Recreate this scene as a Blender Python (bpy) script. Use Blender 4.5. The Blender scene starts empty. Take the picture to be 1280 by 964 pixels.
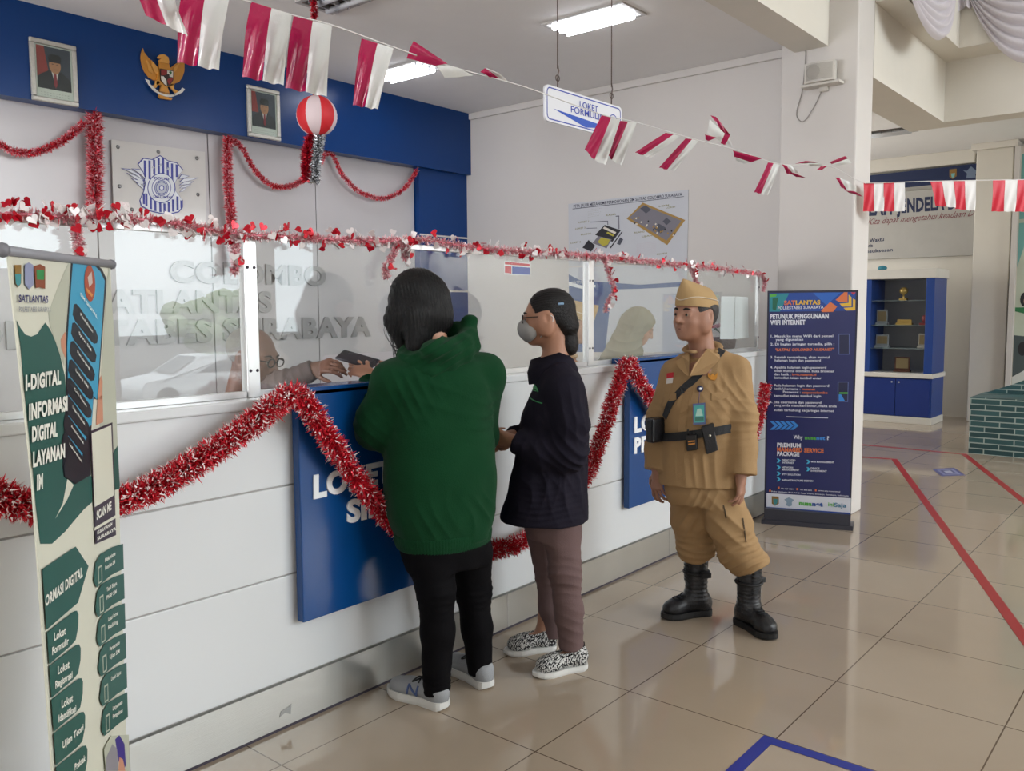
import bpy, bmesh, math, random
import numpy as np
from mathutils import Vector, Matrix
random.seed(7); rng = np.random.default_rng(7)
scene = bpy.context.scene
COL = scene.collection
# ------------------------------------------------------------------ camera
EYE = 1.505; FPX = 1075.4
_pi, _ya, _ro = math.radians(4.995), math.radians(39.79), math.radians(-0.384)
FW = np.array([math.cos(_ya)*math.cos(_pi), math.sin(_ya)*math.cos(_pi), -math.sin(_pi)])
_r0 = np.array([math.sin(_ya), -math.cos(_ya), 0.]); _u0 = np.cross(_r0, FW)
RT = _r0*math.cos(_ro)+_u0*math.sin(_ro); UP = _u0*math.cos(_ro)-_r0*math.sin(_ro)
EYEP = np.array([0, 0, EYE])
cam_d = bpy.data.cameras.new('camera'); cam = bpy.data.objects.new('camera', cam_d); COL.objects.link(cam)
cam_d.sensor_fit = 'HORIZONTAL'; cam_d.sensor_width = 36; cam_d.lens = FPX/1280*36; cam_d.clip_start = .05
cam.matrix_world = Matrix(((RT[0], UP[0], -FW[0], 0), (RT[1], UP[1], -FW[1], 0), (RT[2], UP[2], -FW[2], EYE), (0, 0, 0, 1)))
scene.camera = cam
# ------------------------------------------------------------------ light
scene.view_settings.view_transform = 'Standard'; scene.view_settings.look = 'None'
scene.view_settings.exposure = 0.05; scene.view_settings.gamma = 1; scene.view_settings.use_curve_mapping = False
scene.cycles.max_bounces = 10; scene.cycles.diffuse_bounces = 5; scene.cycles.glossy_bounces = 5
scene.cycles.transparent_max_bounces = 16; scene.cycles.use_denoising = True
scene.cycles.caustics_reflective = False; scene.cycles.caustics_refractive = False
SKY_STRENGTH = 4.6
w = bpy.data.worlds.new('sky'); scene.world = w; w.use_nodes = True
_bg = w.node_tree.nodes['Background']; _bg.inputs[0].default_value = (.86, .95, 1.0, 1); _bg.inputs[1].default_value = SKY_STRENGTH
def area_light(name, loc, rot, sx, sy, power, color=(1, 1, 1), portal=False):
    l = bpy.data.lights.new(name, 'AREA'); l.shape = 'RECTANGLE'; l.size = sx; l.size_y = sy; l.energy = power; l.color = color
    o = bpy.data.objects.new(name, l); o.location = loc; o.rotation_euler = rot; COL.objects.link(o)
    if portal: l.cycles.is_portal = True
    return o
R90 = math.pi/2
area_light('clerestory_daylight', (5.2, -7.9, 4.6), (math.radians(88), 0, 0), 6.2, 2.4, 345, (.95, .98, 1))
area_light('side_fill', (-5.9, -2.2, 2.2), (0, -R90, 0), 3.6, 9, 110, (.93, .97, 1))  # added fill lamp before the solid left wall, for faces turned that way
area_light('counter_hall_fill', (-5.8, 4.3, 1.9), (0, math.radians(-126), 0), 2.4, 3, 620, (.97, .98, 1))  # unseen uplight added to brighten the counter ceiling; no window stands there
area_light('far_hall_fill', (11.2, -7.9, 3.25), (math.radians(80), 0, 0), 3.6, .5, 230, (.98, .98, 1))  # strip lamp added high on the closed front wall to lift the far hall
area_light('hall_side_fill', (10.4, 6.0, 2.2), (-R90, 0, 0), 3, 2, 78, (1, .98, .95))  # lamp added on a windowless side wall to brighten the board
_sun = bpy.data.lights.new('sun', 'SUN'); _sun.energy = 3.2; _sun.angle = .02; _so = bpy.data.objects.new('sun', _sun); COL.objects.link(_so); _so.rotation_euler = Vector((.25, -.5, -.8)).to_track_quat('-Z', 'Y').to_euler()
# ------------------------------------------------------------------ pixel <-> place
def ray(x, y): return FW+RT*(x-640)/FPX-UP*(y-482)/FPX
def onz(x, y, z=0.): d = ray(x, y); return EYEP+d*(z-EYE)/d[2]
def ony(x, y, Y): d = ray(x, y); return EYEP+d*Y/d[1]
def onx(x, y, X): d = ray(x, y); return EYEP+d*X/d[0]
def ondep(x, y, D): return EYEP+ray(x, y)*D
def A(*p): return np.array(p, float)
def nrm(v): v = np.asarray(v, float); return v/max(np.linalg.norm(v), 1e-9)
class Plane:
    """a flat surface in the room; p() gives the place on it seen at a point of the photograph"""
    def __init__(s, P0, n, off=0.): s.n = nrm(n); s.P0 = np.asarray(P0, float)+s.n*off
    def p(s, x, y, off=0.):
        d = ray(x, y); t = ((s.P0+s.n*off-EYEP)@s.n)/(d@s.n); return EYEP+d*t
# ------------------------------------------------------------------ materials
def lin(c):
    if isinstance(c, str): c = [int(c[i:i+2], 16)/255 for i in (1, 3, 5)]
    return [(x/12.92 if x <= .04045 else ((x+.055)/1.055)**2.4) for x in c]
MATS = {}
def mat(name, col, rough=.5, metal=0., spec=.5, var=.06, vscale=6., bump=0., bscale=40., alpha=1., trans=0., sheen=0., coat=0., emit=0., aniso=None):
    if name in MATS: return MATS[name]
    m = bpy.data.materials.new(name); m.use_nodes = True; nt = m.node_tree; b = nt.nodes['Principled BSDF']
    c = lin(col)
    b.inputs['Roughness'].default_value = rough; b.inputs['Metallic'].default_value = metal
    b.inputs['Specular IOR Level'].default_value = spec
    tc = nt.nodes.new('ShaderNodeTexCoord')
    if var > 0:
        n = nt.nodes.new('ShaderNodeTexNoise'); n.inputs['Scale'].default_value = vscale; n.inputs['Detail'].default_value = 3
        nt.links.new(tc.outputs['Object'], n.inputs['Vector'])
        mx = nt.nodes.new('ShaderNodeMix'); mx.data_type = 'RGBA'
        mx.inputs[6].default_value = [x*(1-var) for x in c]+[1]; mx.inputs[7].default_value = [min(1, x*(1+var)) for x in c]+[1]
        nt.links.new(n.outputs['Fac'], mx.inputs[0]); nt.links.new(mx.outputs[2], b.inputs['Base Color'])
    else: b.inputs['Base Color'].default_value = c+[1]
    if bump > 0:
        n2 = nt.nodes.new('ShaderNodeTexNoise'); n2.inputs['Scale'].default_value = bscale; n2.inputs['Detail'].default_value = 4
        if aniso:
            mp = nt.nodes.new('ShaderNodeMapping'); mp.inputs['Scale'].default_value = aniso
            nt.links.new(tc.outputs['Object'], mp.inputs[0]); nt.links.new(mp.outputs[0], n2.inputs['Vector'])
        else: nt.links.new(tc.outputs['Object'], n2.inputs['Vector'])
        bp = nt.nodes.new('ShaderNodeBump'); bp.inputs['Strength'].default_value = bump; bp.inputs['Distance'].default_value = .01
        nt.links.new(n2.outputs['Fac'], bp.inputs['Height']); nt.links.new(bp.outputs[0], b.inputs['Normal'])
    if sheen: b.inputs['Sheen Weight'].default_value = sheen
    if coat: b.inputs['Coat Weight'].default_value = coat; b.inputs['Coat Roughness'].default_value = .08
    if trans: b.inputs['Transmission Weight'].default_value = trans
    if alpha < 1: b.inputs['Alpha'].default_value = alpha
    if emit: b.inputs['Emission Color'].default_value = c+[1]; b.inputs['Emission Strength'].default_value = emit
    MATS[name] = m; return m
def glass_mat(name, tint=(.97, .99, .98), ior=1.5, haze=0.0, rough=0.0):
    m = bpy.data.materials.new(name); m.use_nodes = True; nt = m.node_tree
    nt.nodes.remove(nt.nodes['Principled BSDF']); out = nt.nodes['Material Output']
    t = nt.nodes.new('ShaderNodeBsdfTransparent'); t.inputs[0].default_value = (*tint, 1)
    g = nt.nodes.new('ShaderNodeBsdfGlossy'); g.inputs['Roughness'].default_value = rough; g.inputs[0].default_value = (1, 1, 1, 1)
    f = nt.nodes.new('ShaderNodeFresnel'); gm = nt.nodes.new('ShaderNodeNewGeometry')
    pw = nt.nodes.new('ShaderNodeMix'); pw.data_type = 'FLOAT'; pw.inputs[2].default_value = ior; pw.inputs[3].default_value = 1/ior
    nt.links.new(gm.outputs['Backfacing'], pw.inputs[0]); nt.links.new(pw.outputs[0], f.inputs[0])
    mx = nt.nodes.new('ShaderNodeMixShader')
    nt.links.new(f.outputs[0], mx.inputs[0]); nt.links.new(t.outputs[0], mx.inputs[1]); nt.links.new(g.outputs[0], mx.inputs[2])
    last = mx
    if haze:
        d = nt.nodes.new('ShaderNodeBsdfDiffuse'); d.inputs[0].default_value = (.85, .87, .9, 1)
        m2 = nt.nodes.new('ShaderNodeMixShader'); m2.inputs[0].default_value = haze
        nt.links.new(mx.outputs[0], m2.inputs[1]); nt.links.new(d.outputs[0], m2.inputs[2]); last = m2
    nt.links.new(last.outputs[0], out.inputs[0]); MATS[name] = m; return m
# ------------------------------------------------------------------ mesh builder
_txt = {}
def text_mesh(s, bold):
    k = (s, bold)
    if k not in _txt:
        cu = bpy.data.curves.new('t', 'FONT'); cu.body = s; cu.size = 1; cu.offset = bold; cu.resolution_u = 5 if len(s) <= 11 else 2; cu.space_character = 1+bold*1.6
        ob = bpy.data.objects.new('t', cu); COL.objects.link(ob); dg = bpy.context.evaluated_depsgraph_get()
        me = bpy.data.meshes.new_from_object(ob.evaluated_get(dg))
        V = np.array([v.co[:] for v in me.vertices]).reshape(-1, 3); F = [tuple(p.vertices) for p in me.polygons]
        bpy.data.objects.remove(ob); bpy.data.curves.remove(cu); bpy.data.meshes.remove(me); _txt[k] = (V, F)
    return _txt[k]
class MB:
    def __init__(s): s.v = []; s.f = []; s.m = []; s.s = []; s.mats = []; s.n = 0
    def mi(s, m):
        if m not in s.mats: s.mats.append(m)
        return s.mats.index(m)
    def add(s, V, F, m, smooth=False):
        V = np.asarray(V, float).reshape(-1, 3); k = s.mi(m); n = s.n
        s.v.append(V); s.n += len(V)
        s.f.extend([tuple(int(i)+n for i in f) for f in F]); s.m.extend([k]*len(F)); s.s.extend([smooth]*len(F)); return s
    def box(s, lo, hi, m, M=None, bev=0., smooth=False):
        lo, hi = np.minimum(lo, hi), np.maximum(lo, hi)
        bm = bmesh.new(); bmesh.ops.create_cube(bm, size=1)
        for v in bm.verts: v.co = Vector([lo[i]+(v.co[i]+.5)*(hi[i]-lo[i]) for i in range(3)])
        if bev > 0: bmesh.ops.bevel(bm, geom=list(bm.edges), offset=min(bev, .45*min(hi-lo)), segments=2, profile=.5, affect='EDGES')
        bm.verts.index_update()
        V = np.array([v.co[:] for v in bm.verts]); F = [[v.index for v in f.verts] for f in bm.faces]; bm.free()
        return s.add(tf(V, M), F, m, smooth)
    def prism(s, P, d, m, both=True):
        """extrude the polygon P (3-D points) by the vector d"""
        P = np.asarray(P, float); d = np.asarray(d, float); n = len(P)
        nn = sum((np.cross(P[i]-P[0], P[(i+1) % n]-P[0]) for i in range(n)), np.zeros(3))
        if nn@d < 0: P = P[::-1]
        F = [tuple(range(n, 2*n))]+[(i, (i+1) % n, n+(i+1) % n, n+i) for i in range(n)]
        if both: F.append(tuple(range(n-1, -1, -1)))
        return s.add(np.vstack([P, P+d]), F, m)
    def tube(s, P, r, m, n=8, closed=False, smooth=True, flat=None):
        P = np.asarray(P, float); k = len(P); r = np.broadcast_to(np.asarray(r, float), (k,))
        T = np.gradient(P, axis=0) if not closed else np.roll(P, -1, 0)-np.roll(P, 1, 0)
        ref = np.array([0, 0, 1.]) if abs(nrm(T.mean(0)+1e-9)[2]) < .9 else np.array([1., 0, 0]); V = []; prev = None
        for i in range(k):
            t = nrm(T[i]); a = prev-t*(prev@t) if prev is not None else np.cross(ref, t)
            if np.linalg.norm(a) < 1e-6: a = np.cross([0, 1, 0], t)
            a = nrm(a); prev = a; b = np.cross(t, a)
            fb = flat or 1.
            V += [P[i]+r[i]*(a*math.cos(q)+b*math.sin(q)*fb) for q in np.arange(n)*2*math.pi/n]
        F = []
        for i in range(k if closed else k-1):
            j = (i+1) % k
            F += [(i*n+q, i*n+(q+1) % n, j*n+(q+1) % n, j*n+q) for q in range(n)]
        if not closed: F += [tuple(range(n-1, -1, -1)), tuple(range((k-1)*n, k*n))]
        return s.add(V, F, m, smooth)
    def lathe(s, prof, m, n=24, M=None, smooth=True, arc=None):
        """profile [(r, z)] turned about the z axis"""
        V = []; F = []; k = len(prof)
        for q in range(n):
            a = 2*math.pi*q/n; V += [(r*math.cos(a), r*math.sin(a), z) for r, z in prof]
        for q in range(n):
            j = (q+1) % n
            for i in range(k-1): F.append((q*k+i, j*k+i, j*k+i+1, q*k+i+1))
        return s.add(tf(np.array(V), M), F, m, smooth)
    def grid(s, G, m, smooth=True, mf=None):
        """G: array (a, b, 3)"""
        a, b = G.shape[:2]; n0 = s.n; V = G.reshape(-1, 3)
        F = [(i*b+j, (i+1)*b+j, (i+1)*b+j+1, i*b+j+1) for i in range(a-1) for j in range(b-1)]
        s.add(V, F, m, smooth)
        if mf:
            k0 = len(s.m)-len(F); q = 0
            for i in range(a-1):
                for j in range(b-1): s.m[k0+q] = s.mi(mf(i, j)); q += 1
        return s
    def ball(s, c, r, m, n=16, M=None):
        r = np.broadcast_to(r, (3,)); th = np.linspace(0, math.pi, n//2+1)
        V = [np.array([math.sin(t)*math.cos(p), math.sin(t)*math.sin(p), math.cos(t)])*r for t in th for p in np.arange(n)*2*math.pi/n]
        V = tf(np.array(V), M)+np.asarray(c) if M is None else tf(np.array(V)+np.asarray(c), M); F = []
        for i in range(n//2):
            for j in range(n): F.append((i*n+j, (i+1)*n+j, (i+1)*n+(j+1) % n, i*n+(j+1) % n))
        return s.add(V, F, m, True)
    def text(s, t, A0, B0, U, m, off=None, bold=.02, depth=0., shear=0.):
        """lettering with its base line from A0 to B0 and its cap height U"""
        V, F = text_mesh(t, bold)
        if not len(V): return s
        x0, x1 = V[:, 0].min(), V[:, 0].max(); ch = 0.69
        A0 = np.asarray(A0); B0 = np.asarray(B0); U = np.asarray(U); n = nrm(np.cross(B0-A0, U)); off = .0012 if off is None else off
        u = (V[:, 0]-x0)/(x1-x0); v = V[:, 1]/ch
        W = A0+u[:, None]*(B0-A0)+v[:, None]*U+(v*shear)[:, None]*nrm(B0-A0)*np.linalg.norm(U)+n*off
        if depth <= 0: return s.add(W, F, m)
        k = len(W); from collections import Counter
        E = Counter()
        for f in F:
            for i in range(len(f)): E[(f[i], f[(i+1) % len(f)])] += 1
        S = [(a, b, b+k, a+k) for (a, b) in E if (b, a) not in E]
        return s.add(np.vstack([W, W+n*depth]), [tuple(i+k for i in f) for f in F]+S, m)
    def textp(s, t, pl, x0, y0, x1, y1, h, m, off=.0012, bold=.02, depth=0., shear=0.):
        a = pl.p(x0, y0); return s.text(t, a, pl.p(x1, y1), pl.p(x0, y0-h)-a, m, off, bold, depth, shear)
    def polyp(s, pl, pts, m, off=.001, depth=.001):
        P = np.array([pl.p(x, y) for x, y in pts])+pl.n*off; return s.prism(P, pl.n*depth, m, both=False)
    def build(s, name, parent=None, origin=None, fix=False, smooth=None):
        me = bpy.data.meshes.new(name); V = np.vstack(s.v) if s.v else np.zeros((0, 3))
        if parent is not None: o0 = np.array(parent['_o'])
        else: o0 = np.asarray(origin if origin is not None else ((V.min(0)+V.max(0))/2*A(1, 1, 0)+A(0, 0, V[:, 2].min())), float)
        me.from_pydata((V-o0).tolist(), [], s.f)
        for m in s.mats: me.materials.append(m)
        me.polygons.foreach_set('material_index', s.m); me.polygons.foreach_set('use_smooth', s.s)
        if fix:
            bm = bmesh.new(); bm.from_mesh(me); bmesh.ops.recalc_face_normals(bm, faces=bm.faces); bm.to_mesh(me); bm.free()
        me.update(); o = bpy.data.objects.new(name, me); COL.objects.link(o); o['_o'] = list(map(float, o0))
        if parent is not None: o.parent = parent
        else: o.location = o0
        return o
def tf(V, M):
    V = np.asarray(V, float).reshape(-1, 3)
    if M is None: return V
    M = np.asarray(M, float); return V@M[:3, :3].T+M[:3, 3]
def frame(o, x, y):
    x = nrm(x); z = nrm(np.cross(x, y)); y = np.cross(z, x); M = np.eye(4); M[:3, 0] = x; M[:3, 1] = y; M[:3, 2] = z; M[:3, 3] = o; return M
def tag(o, label, cat, group=None, kind=None):
    o['label'] = label; o['category'] = cat
    if group: o['group'] = group
    if kind: o['kind'] = kind
    return o
def thing(name, label, cat, loc, group=None):
    o = bpy.data.objects.new(name, None); COL.objects.link(o); o.empty_display_size = .1; o.location = loc; o['_o'] = list(map(float, loc))
    return tag(o, label, cat, group)
def struct(o, label=None, cat=None):
    o['kind'] = 'structure'
    if label: o['label'] = label; o['category'] = cat or 'structure'
    return o
def cat_rom(P, k=6):
    P = np.asarray(P, float); n = len(P); Q = np.vstack([2*P[0]-P[1], P, 2*P[-1]-P[-2]]); out = []
    for i in range(n-1):
        a, b, c, d = Q[i:i+4]
        for t in np.arange(k)/k:
            out.append(.5*(2*b+(c-a)*t+(2*a-5*b+4*c-d)*t*t+(3*b-a-3*c+d)*t**3))
    return np.array(out+[P[-1]])
def circle_pts(c, r, u, v, n=24): return [np.asarray(c)+r*(math.cos(q)*nrm(u)+math.sin(q)*nrm(v)) for q in np.arange(n)*2*math.pi/n]
# ------------------------------------------------------------------ the setting
M_white = mat('white paint', '#cfcbc7', .6, var=.03, vscale=1.5)
M_ceil = mat('ceiling paint', '#ecebea', .8, var=.02)
M_cream = mat('cream paint', '#ddd9cf', .6, var=.03)
M_panel = mat('white laminate', '#d6d9db', .18, var=.02, vscale=2, spec=.5)
M_wpanel = mat('white wall panel', '#c6c2c4', .25, var=.02)
M_blue = mat('blue laminate', '#04427f', .22, var=.04, vscale=3)
M_blued = mat('blue fascia', '#083a78', .28, spec=.3, var=.04, vscale=2)
M_steel = mat('brushed steel', '#c9cac6', .28, metal=.85, var=.05, bump=.08, bscale=8, aniso=(1, 1, 60))
M_alu = mat('aluminium', '#d3d4d4', .35, metal=.6, var=.03)
M_dark = mat('dark joint', '#3a3440', .7)
M_seam = mat('seam grey', '#a9a6a2', .6)
def floor_material():
    m = bpy.data.materials.new('beige floor tiles'); m.use_nodes = True; nt = m.node_tree; b = nt.nodes['Principled BSDF']; L = nt.links.new
    g = nt.nodes.new('ShaderNodeNewGeometry'); mp = nt.nodes.new('ShaderNodeMapping'); mp.vector_type = 'POINT'
    T = .602; mp.inputs['Scale'].default_value = (1/T, 1/T, 1); mp.inputs['Location'].default_value = (-2.215/T+.5+8, -1.752/T+.5+20, 0)
    L(g.outputs['Position'], mp.inputs[0])
    fr = nt.nodes.new('ShaderNodeVectorMath'); fr.operation = 'FRACTION'; L(mp.outputs[0], fr.inputs[0])
    sb = nt.nodes.new('ShaderNodeVectorMath'); sb.operation = 'SUBTRACT'; sb.inputs[1].default_value = (.5, .5, 0); L(fr.outputs[0], sb.inputs[0])
    ab = nt.nodes.new('ShaderNodeVectorMath'); ab.operation = 'ABSOLUTE'; L(sb.outputs[0], ab.inputs[0])
    sp = nt.nodes.new('ShaderNodeSeparateXYZ'); L(ab.outputs[0], sp.inputs[0])
    mn = nt.nodes.new('ShaderNodeMath'); mn.operation = 'MINIMUM'; L(sp.outputs[0], mn.inputs[0]); L(sp.outputs[1], mn.inputs[1])
    lt = nt.nodes.new('ShaderNodeMath'); lt.operation = 'LESS_THAN'; lt.inputs[1].default_value = .0042; L(mn.outputs[0], lt.inputs[0])
    no = nt.nodes.new('ShaderNodeTexNoise'); no.inputs['Scale'].default_value = 2.5; no.inputs['Detail'].default_value = 5; L(g.outputs['Position'], no.inputs['Vector'])
    mx = nt.nodes.new('ShaderNodeMix'); mx.data_type = 'RGBA'; L(no.outputs['Fac'], mx.inputs[0])
    mx.inputs[6].default_value = lin('#a39482')+[1]; mx.inputs[7].default_value = lin('#ae9f8d')+[1]
    m2 = nt.nodes.new('ShaderNodeMix'); m2.data_type = 'RGBA'; L(lt.outputs[0], m2.inputs[0]); L(mx.outputs[2], m2.inputs[6]); m2.inputs[7].default_value = lin('#5f4f40')+[1]
    L(m2.outputs[2], b.inputs['Base Color']); b.inputs['Roughness'].default_value = .07; b.inputs['IOR'].default_value = 1.5
    return m
M_floor = floor_material()
def slab(name, lo, hi, m, label=None, bev=0.): return struct(MB().box(A(*lo), A(*hi), m, bev=bev).build(name), label, 'structure')
CZ = 3.46                      # ceiling over the counter hall
slab('floor', (-6, -8.2, -.12), (13.2, 6.3, 0), M_floor, 'glossy beige tiled floor')
slab('ceiling', (-6, 2.4, CZ), (6.5, 6.3, CZ+.15), M_ceil, 'grey white ceiling above the counter')
wb = MB(); wb.box(A(-6, 6.08, 0), A(6.62, 6.25, CZ), M_wpanel)
for x0, x1 in ((-.6, 1.0), (1.008, 2.795), (2.803, 3.66), (3.668, 4.66), (4.668, 5.82)):
    wb.box(A(x0, 6.05, 0), A(x1, 6.08, 2.9), M_wpanel, bev=.003)
struct(wb.build('wall_back'), 'white panelled back wall')
wb = MB(); wb.box(A(5.83, 5.99, 0), A(6.5, 6.08, 2.92), M_blued)
for z in (2.235, 1.70): wb.box(A(5.83, 5.985, z-.008), A(6.5, 5.99, z+.008), M_white)
struct(wb.build('trim_2'), 'blue strip with two white lines at the right end of the back wall')
struct(MB().box(A(-6, 5.93, 2.86), A(6.5, 6.08, CZ), M_blued).build('trim_1'), 'broad blue fascia band along the top of the back wall')
wr = MB(); wr.box(A(6.5, 2.5, 0), A(6.62, 6.25, CZ+.15), M_white)
wr.box(A(6.47, 2.6, CZ-.06), A(6.5, 5.93, CZ), M_white, bev=.006)
struct(wr.build('wall_right'), 'white end wall beside the counter')
slab('column', (6.2, 2.05, 0), (6.53, 2.6, 6), M_white, 'white square column beside the end of the counter', bev=.012)
bm_ = MB(); bm_.box(A(-6, 2.26, 3.335), A(6.2, 2.5, 6), M_cream); bm_.box(A(-6, 2.5, CZ), A(6.2, 2.52, CZ+.1), M_cream)
struct(bm_.build('beam'), 'white beam above the counter front')
hb = MB(); hb.box(A(6.53, 2.05, 3.15), A(8.75, 2.4, 3.7), M_cream); hb.box(A(8.5, -8.2, 3.15), A(8.75, 2.05, 3.7), M_cream)
hb.box(A(6.53, 1.86, 3.67), A(8.75, 2.4, 6), M_cream); hb.box(A(8.12, -8.2, 3.67), A(8.75, 1.86, 6), M_cream)
struct(hb.build('beam'), 'stepped cream beam round the opening of the high hall')
slab('ceiling', (6.53, 2.4, 3.6), (13.2, 6.3, 3.75), M_ceil, 'low ceiling of the far hall')
slab('ceiling', (8.75, -8.2, 3.6), (13.2, 2.4, 3.75), M_ceil, 'low ceiling beyond the beam')
slab('ceiling', (-6, -8.2, 6), (8.75, 2.5, 6.15), M_ceil, 'high ceiling of the entrance hall')
wf = MB(); wf.box(A(12.95, 2.3, 0), A(13.2, 6.3, 3.6), M_cream); wf.box(A(12.85, 2.7, 3.42), A(12.95, 6.3, 3.6), M_cream, bev=.01)
struct(wf.build('wall_far'), 'cream far wall behind the display cabinet')
pf = MB(); pf.box(A(12.55, 2.2, 0), A(12.95, 2.62, 3.52), M_cream, bev=.01); pf.box(A(12.5, 2.15, 3.52), A(13.0, 2.68, 3.6), M_cream, bev=.01)
struct(pf.build('column'), 'cream pilaster beside the display cabinet')
slab('wall_hall', (6.62, 6.1, 0), (13.2, 6.3, 3.6), M_cream, 'side wall of the far hall')
# front of the building, behind the camera: openings to the street
wfr = MB()
for x0, x1, z0, z1 in ((-6, -4, 0, 3.3), (5.95, 6.4, 0, 3.3), (8.75, 9.3, 0, 3.6), (10.3, 13.2, 0, 3.6), (9.3, 10.3, 0, 1.1), (9.3, 10.3, 2.85, 3.6), (-6, 8.5, 3.1, 3.4), (-6, 2.0, 3.4, 6), (-6, 8.5, 5.8, 6), (-4, 2.5, 0, 3.1), (2.5, 5.95, 0, 1.2)):
    wfr.box(A(x0, -8.2, z0), A(x1, -8.0, z1), M_white)
struct(wfr.build('wall_front'), 'front wall with openings to the street')
slab('wall_left', (-6.2, -8.2, 0), (-6, 2.4, 6), M_white, 'wall behind the camera side')
slab('wall_east', (13.2, -8.2, 0), (13.4, 2.3, 3.6), M_cream, 'end wall of the hall behind the mural')
slab('wall_left', (-6.2, 2.4, 0), (-6, 6.3, CZ), M_white, 'wall at the near end of the counter')
slab('ground', (-40, -90, -1.3), (90, -8.2, -1.1), mat('asphalt', '#585858', .9), 'street in front of the building')
# skirting metal etc. lives with the counter
# ------------------------------------------------------------------ the counter
CY_ = 2.565; CX0, CX1 = -2.0, 6.17
cnt = thing('service_counter', 'long white panelled service counter with steel kick plate', 'counter', (2, CY_, 0))
b = MB(); b.box(A(CX0, CY_+.012, .012), A(CX1, 2.80, 1.17), M_panel)
b.build('body', cnt)
b = MB(); b.box(A(CX0, CY_+.008, .17), A(CX1, CY_+.014, 1.17), M_seam)
b.build('backing', cnt)
xs = [CX0, .6, 2.0, 3.4, 4.8, CX1]
for z0, z1 in ((.178, .557), (.563, .883), (.889, 1.17)):
    b = MB(); b.box(A(CX0, CY_, z0), A(CX1, CY_+.012, z1), M_panel, bev=.002); b.build('front_panel', cnt)
b = MB(); b.box(A(CX0, CY_-.012, .012), A(CX1, CY_+.012, .172), M_steel)
for x in (1.2, 3.02, 4.55): b.box(A(x-.002, CY_-.0135, .012), A(x+.002, CY_-.011, .172), M_seam)
kp = b.build('kick_plate', cnt)
b = MB(); b.box(A(CX0, CY_-.009, 0), A(CX1, CY_+.02, .013), M_dark); b.build('floor_joint', cnt)
b = MB(); b.box(A(CX0, CY_-.012, 1.17), A(CX1, 2.85, 1.205), M_panel, bev=.006); b.build('worktop', cnt)
pk = Plane((0, CY_-.012, 0), (0, -1, 0))
b = MB(); b.polyp(pk, [(349, 897), (351, 889), (360, 884), (364, 880), (363, 893), (356, 891)], mat('old sticker remnant', '#9b9c9a', .6)); tag(b.build('sticker_remnant'), 'torn grey sticker remnant on the steel kick plate', 'sticker')
# blue signs folded over the counter edge
M_letter = mat('white lettering', '#eef0f2', .4, var=0)
PSF = 2.515
def counter_sign(label, x0, x1, z0, lines, name='counter_sign'):
    t = thing(name, label, 'sign', (x0, PSF, z0))
    b = MB(); b.box(A(x0, PSF, z0), A(x1, CY_-.013, 1.225), M_blue, bev=.004)
    b.box(A(x0, PSF, 1.205), A(x1, 2.635, 1.235), M_blue, bev=.004); b.build('panel', t)
    pl = Plane((0, PSF, 0), (0, -1, 0)); b = MB()
    for s, x, y, x2, y2, h in lines: b.textp(s, pl, x, y, x2, y2, h, M_letter, off=.0005, depth=.006, bold=.045)
    b.build('lettering', t); return t
counter_sign('blue counter sign lettered LOKET SIM beside the woman in green hoodie', 1.835, 2.87, .385,
             [('LOKET', 391, 622.5, 490, 600, 27), ('SIM', 433, 653, 484, 641, 26)])
counter_sign('blue counter sign lettered LOKET PERPANJANGAN, partly behind the man in khaki', 4.03, 5.12, .4,
             [('LOKET', 792, 540.5, 846, 528, 18), ('PERPANJANGAN', 792, 566.5, 899, 544, 18)])
# ------------------------------------------------------------------ glass screen
GY = 2.65
M_glass = glass_mat('clear glass', ior=1.55, haze=.02)
NX0 = float(ony(399, 460, 2.65)[0])
scr = thing('glass_screen', 'clear glass screen with pale metal posts standing on the counter', 'screen', (2, GY, 1.205))
b = MB()
def pane(x0, x1, notch=None):
    b = MB(); z0, z1 = 1.222, 1.765
    if notch:
        n0, n1, nz = notch
        P = [(x0, z0), (n0, z0), (n0, nz-.03), (n0+.03, nz), (n1-.03, nz), (n1, nz-.03), (n1, z0), (x1, z0), (x1, z1), (x0, z1)]
    else: P = [(x0, z0), (x1, z0), (x1, z1), (x0, z1)]
    b.prism([A(x, GY-.003, z) for x, z in P], A(0, .006, 0), M_glass); return b.build('glass_pane', scr, fix=True)
pane(-1.9, 1.715); pane(1.765, 3.80, (NX0, 2.93, 1.34)); pane(3.85, 5.97)
def scr_post(x0, x1, z1, y0, y1):
    b = MB(); b.box(A(x0, y0, 1.205), A(x1, y1, z1), M_alu, bev=.003)
    for z in (1.30, 1.66):
        for x in (x0+.012, x1-.012): b.lathe([(0, .004), (.005, .003), (.006, 0)], M_dark, 8, frame(A(x, y0, z), (1, 0, 0), (0, 0, 1)))
    return b.build('post', scr)
scr_post(1.715, 1.766, 1.79, GY-.02, GY+.02); scr_post(3.80, 3.85, 1.79, GY-.02, GY+.02); scr_post(5.965, 5.985, 1.78, GY-.012, GY+.012)
b = MB()
for x0, x1 in ((-1.9, 1.715), (1.766, NX0), (2.93, 3.80), (3.85, 5.965)): b.box(A(x0, GY-.014, 1.205), A(x1, GY+.014, 1.228), M_alu, bev=.002)
b.build('floor_channel', scr)
b = MB(); b.box(A(-1.9, GY-.009, 1.762), A(5.97, GY+.009, 1.784), M_alu, bev=.002); b.build('top_rail', scr)
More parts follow.
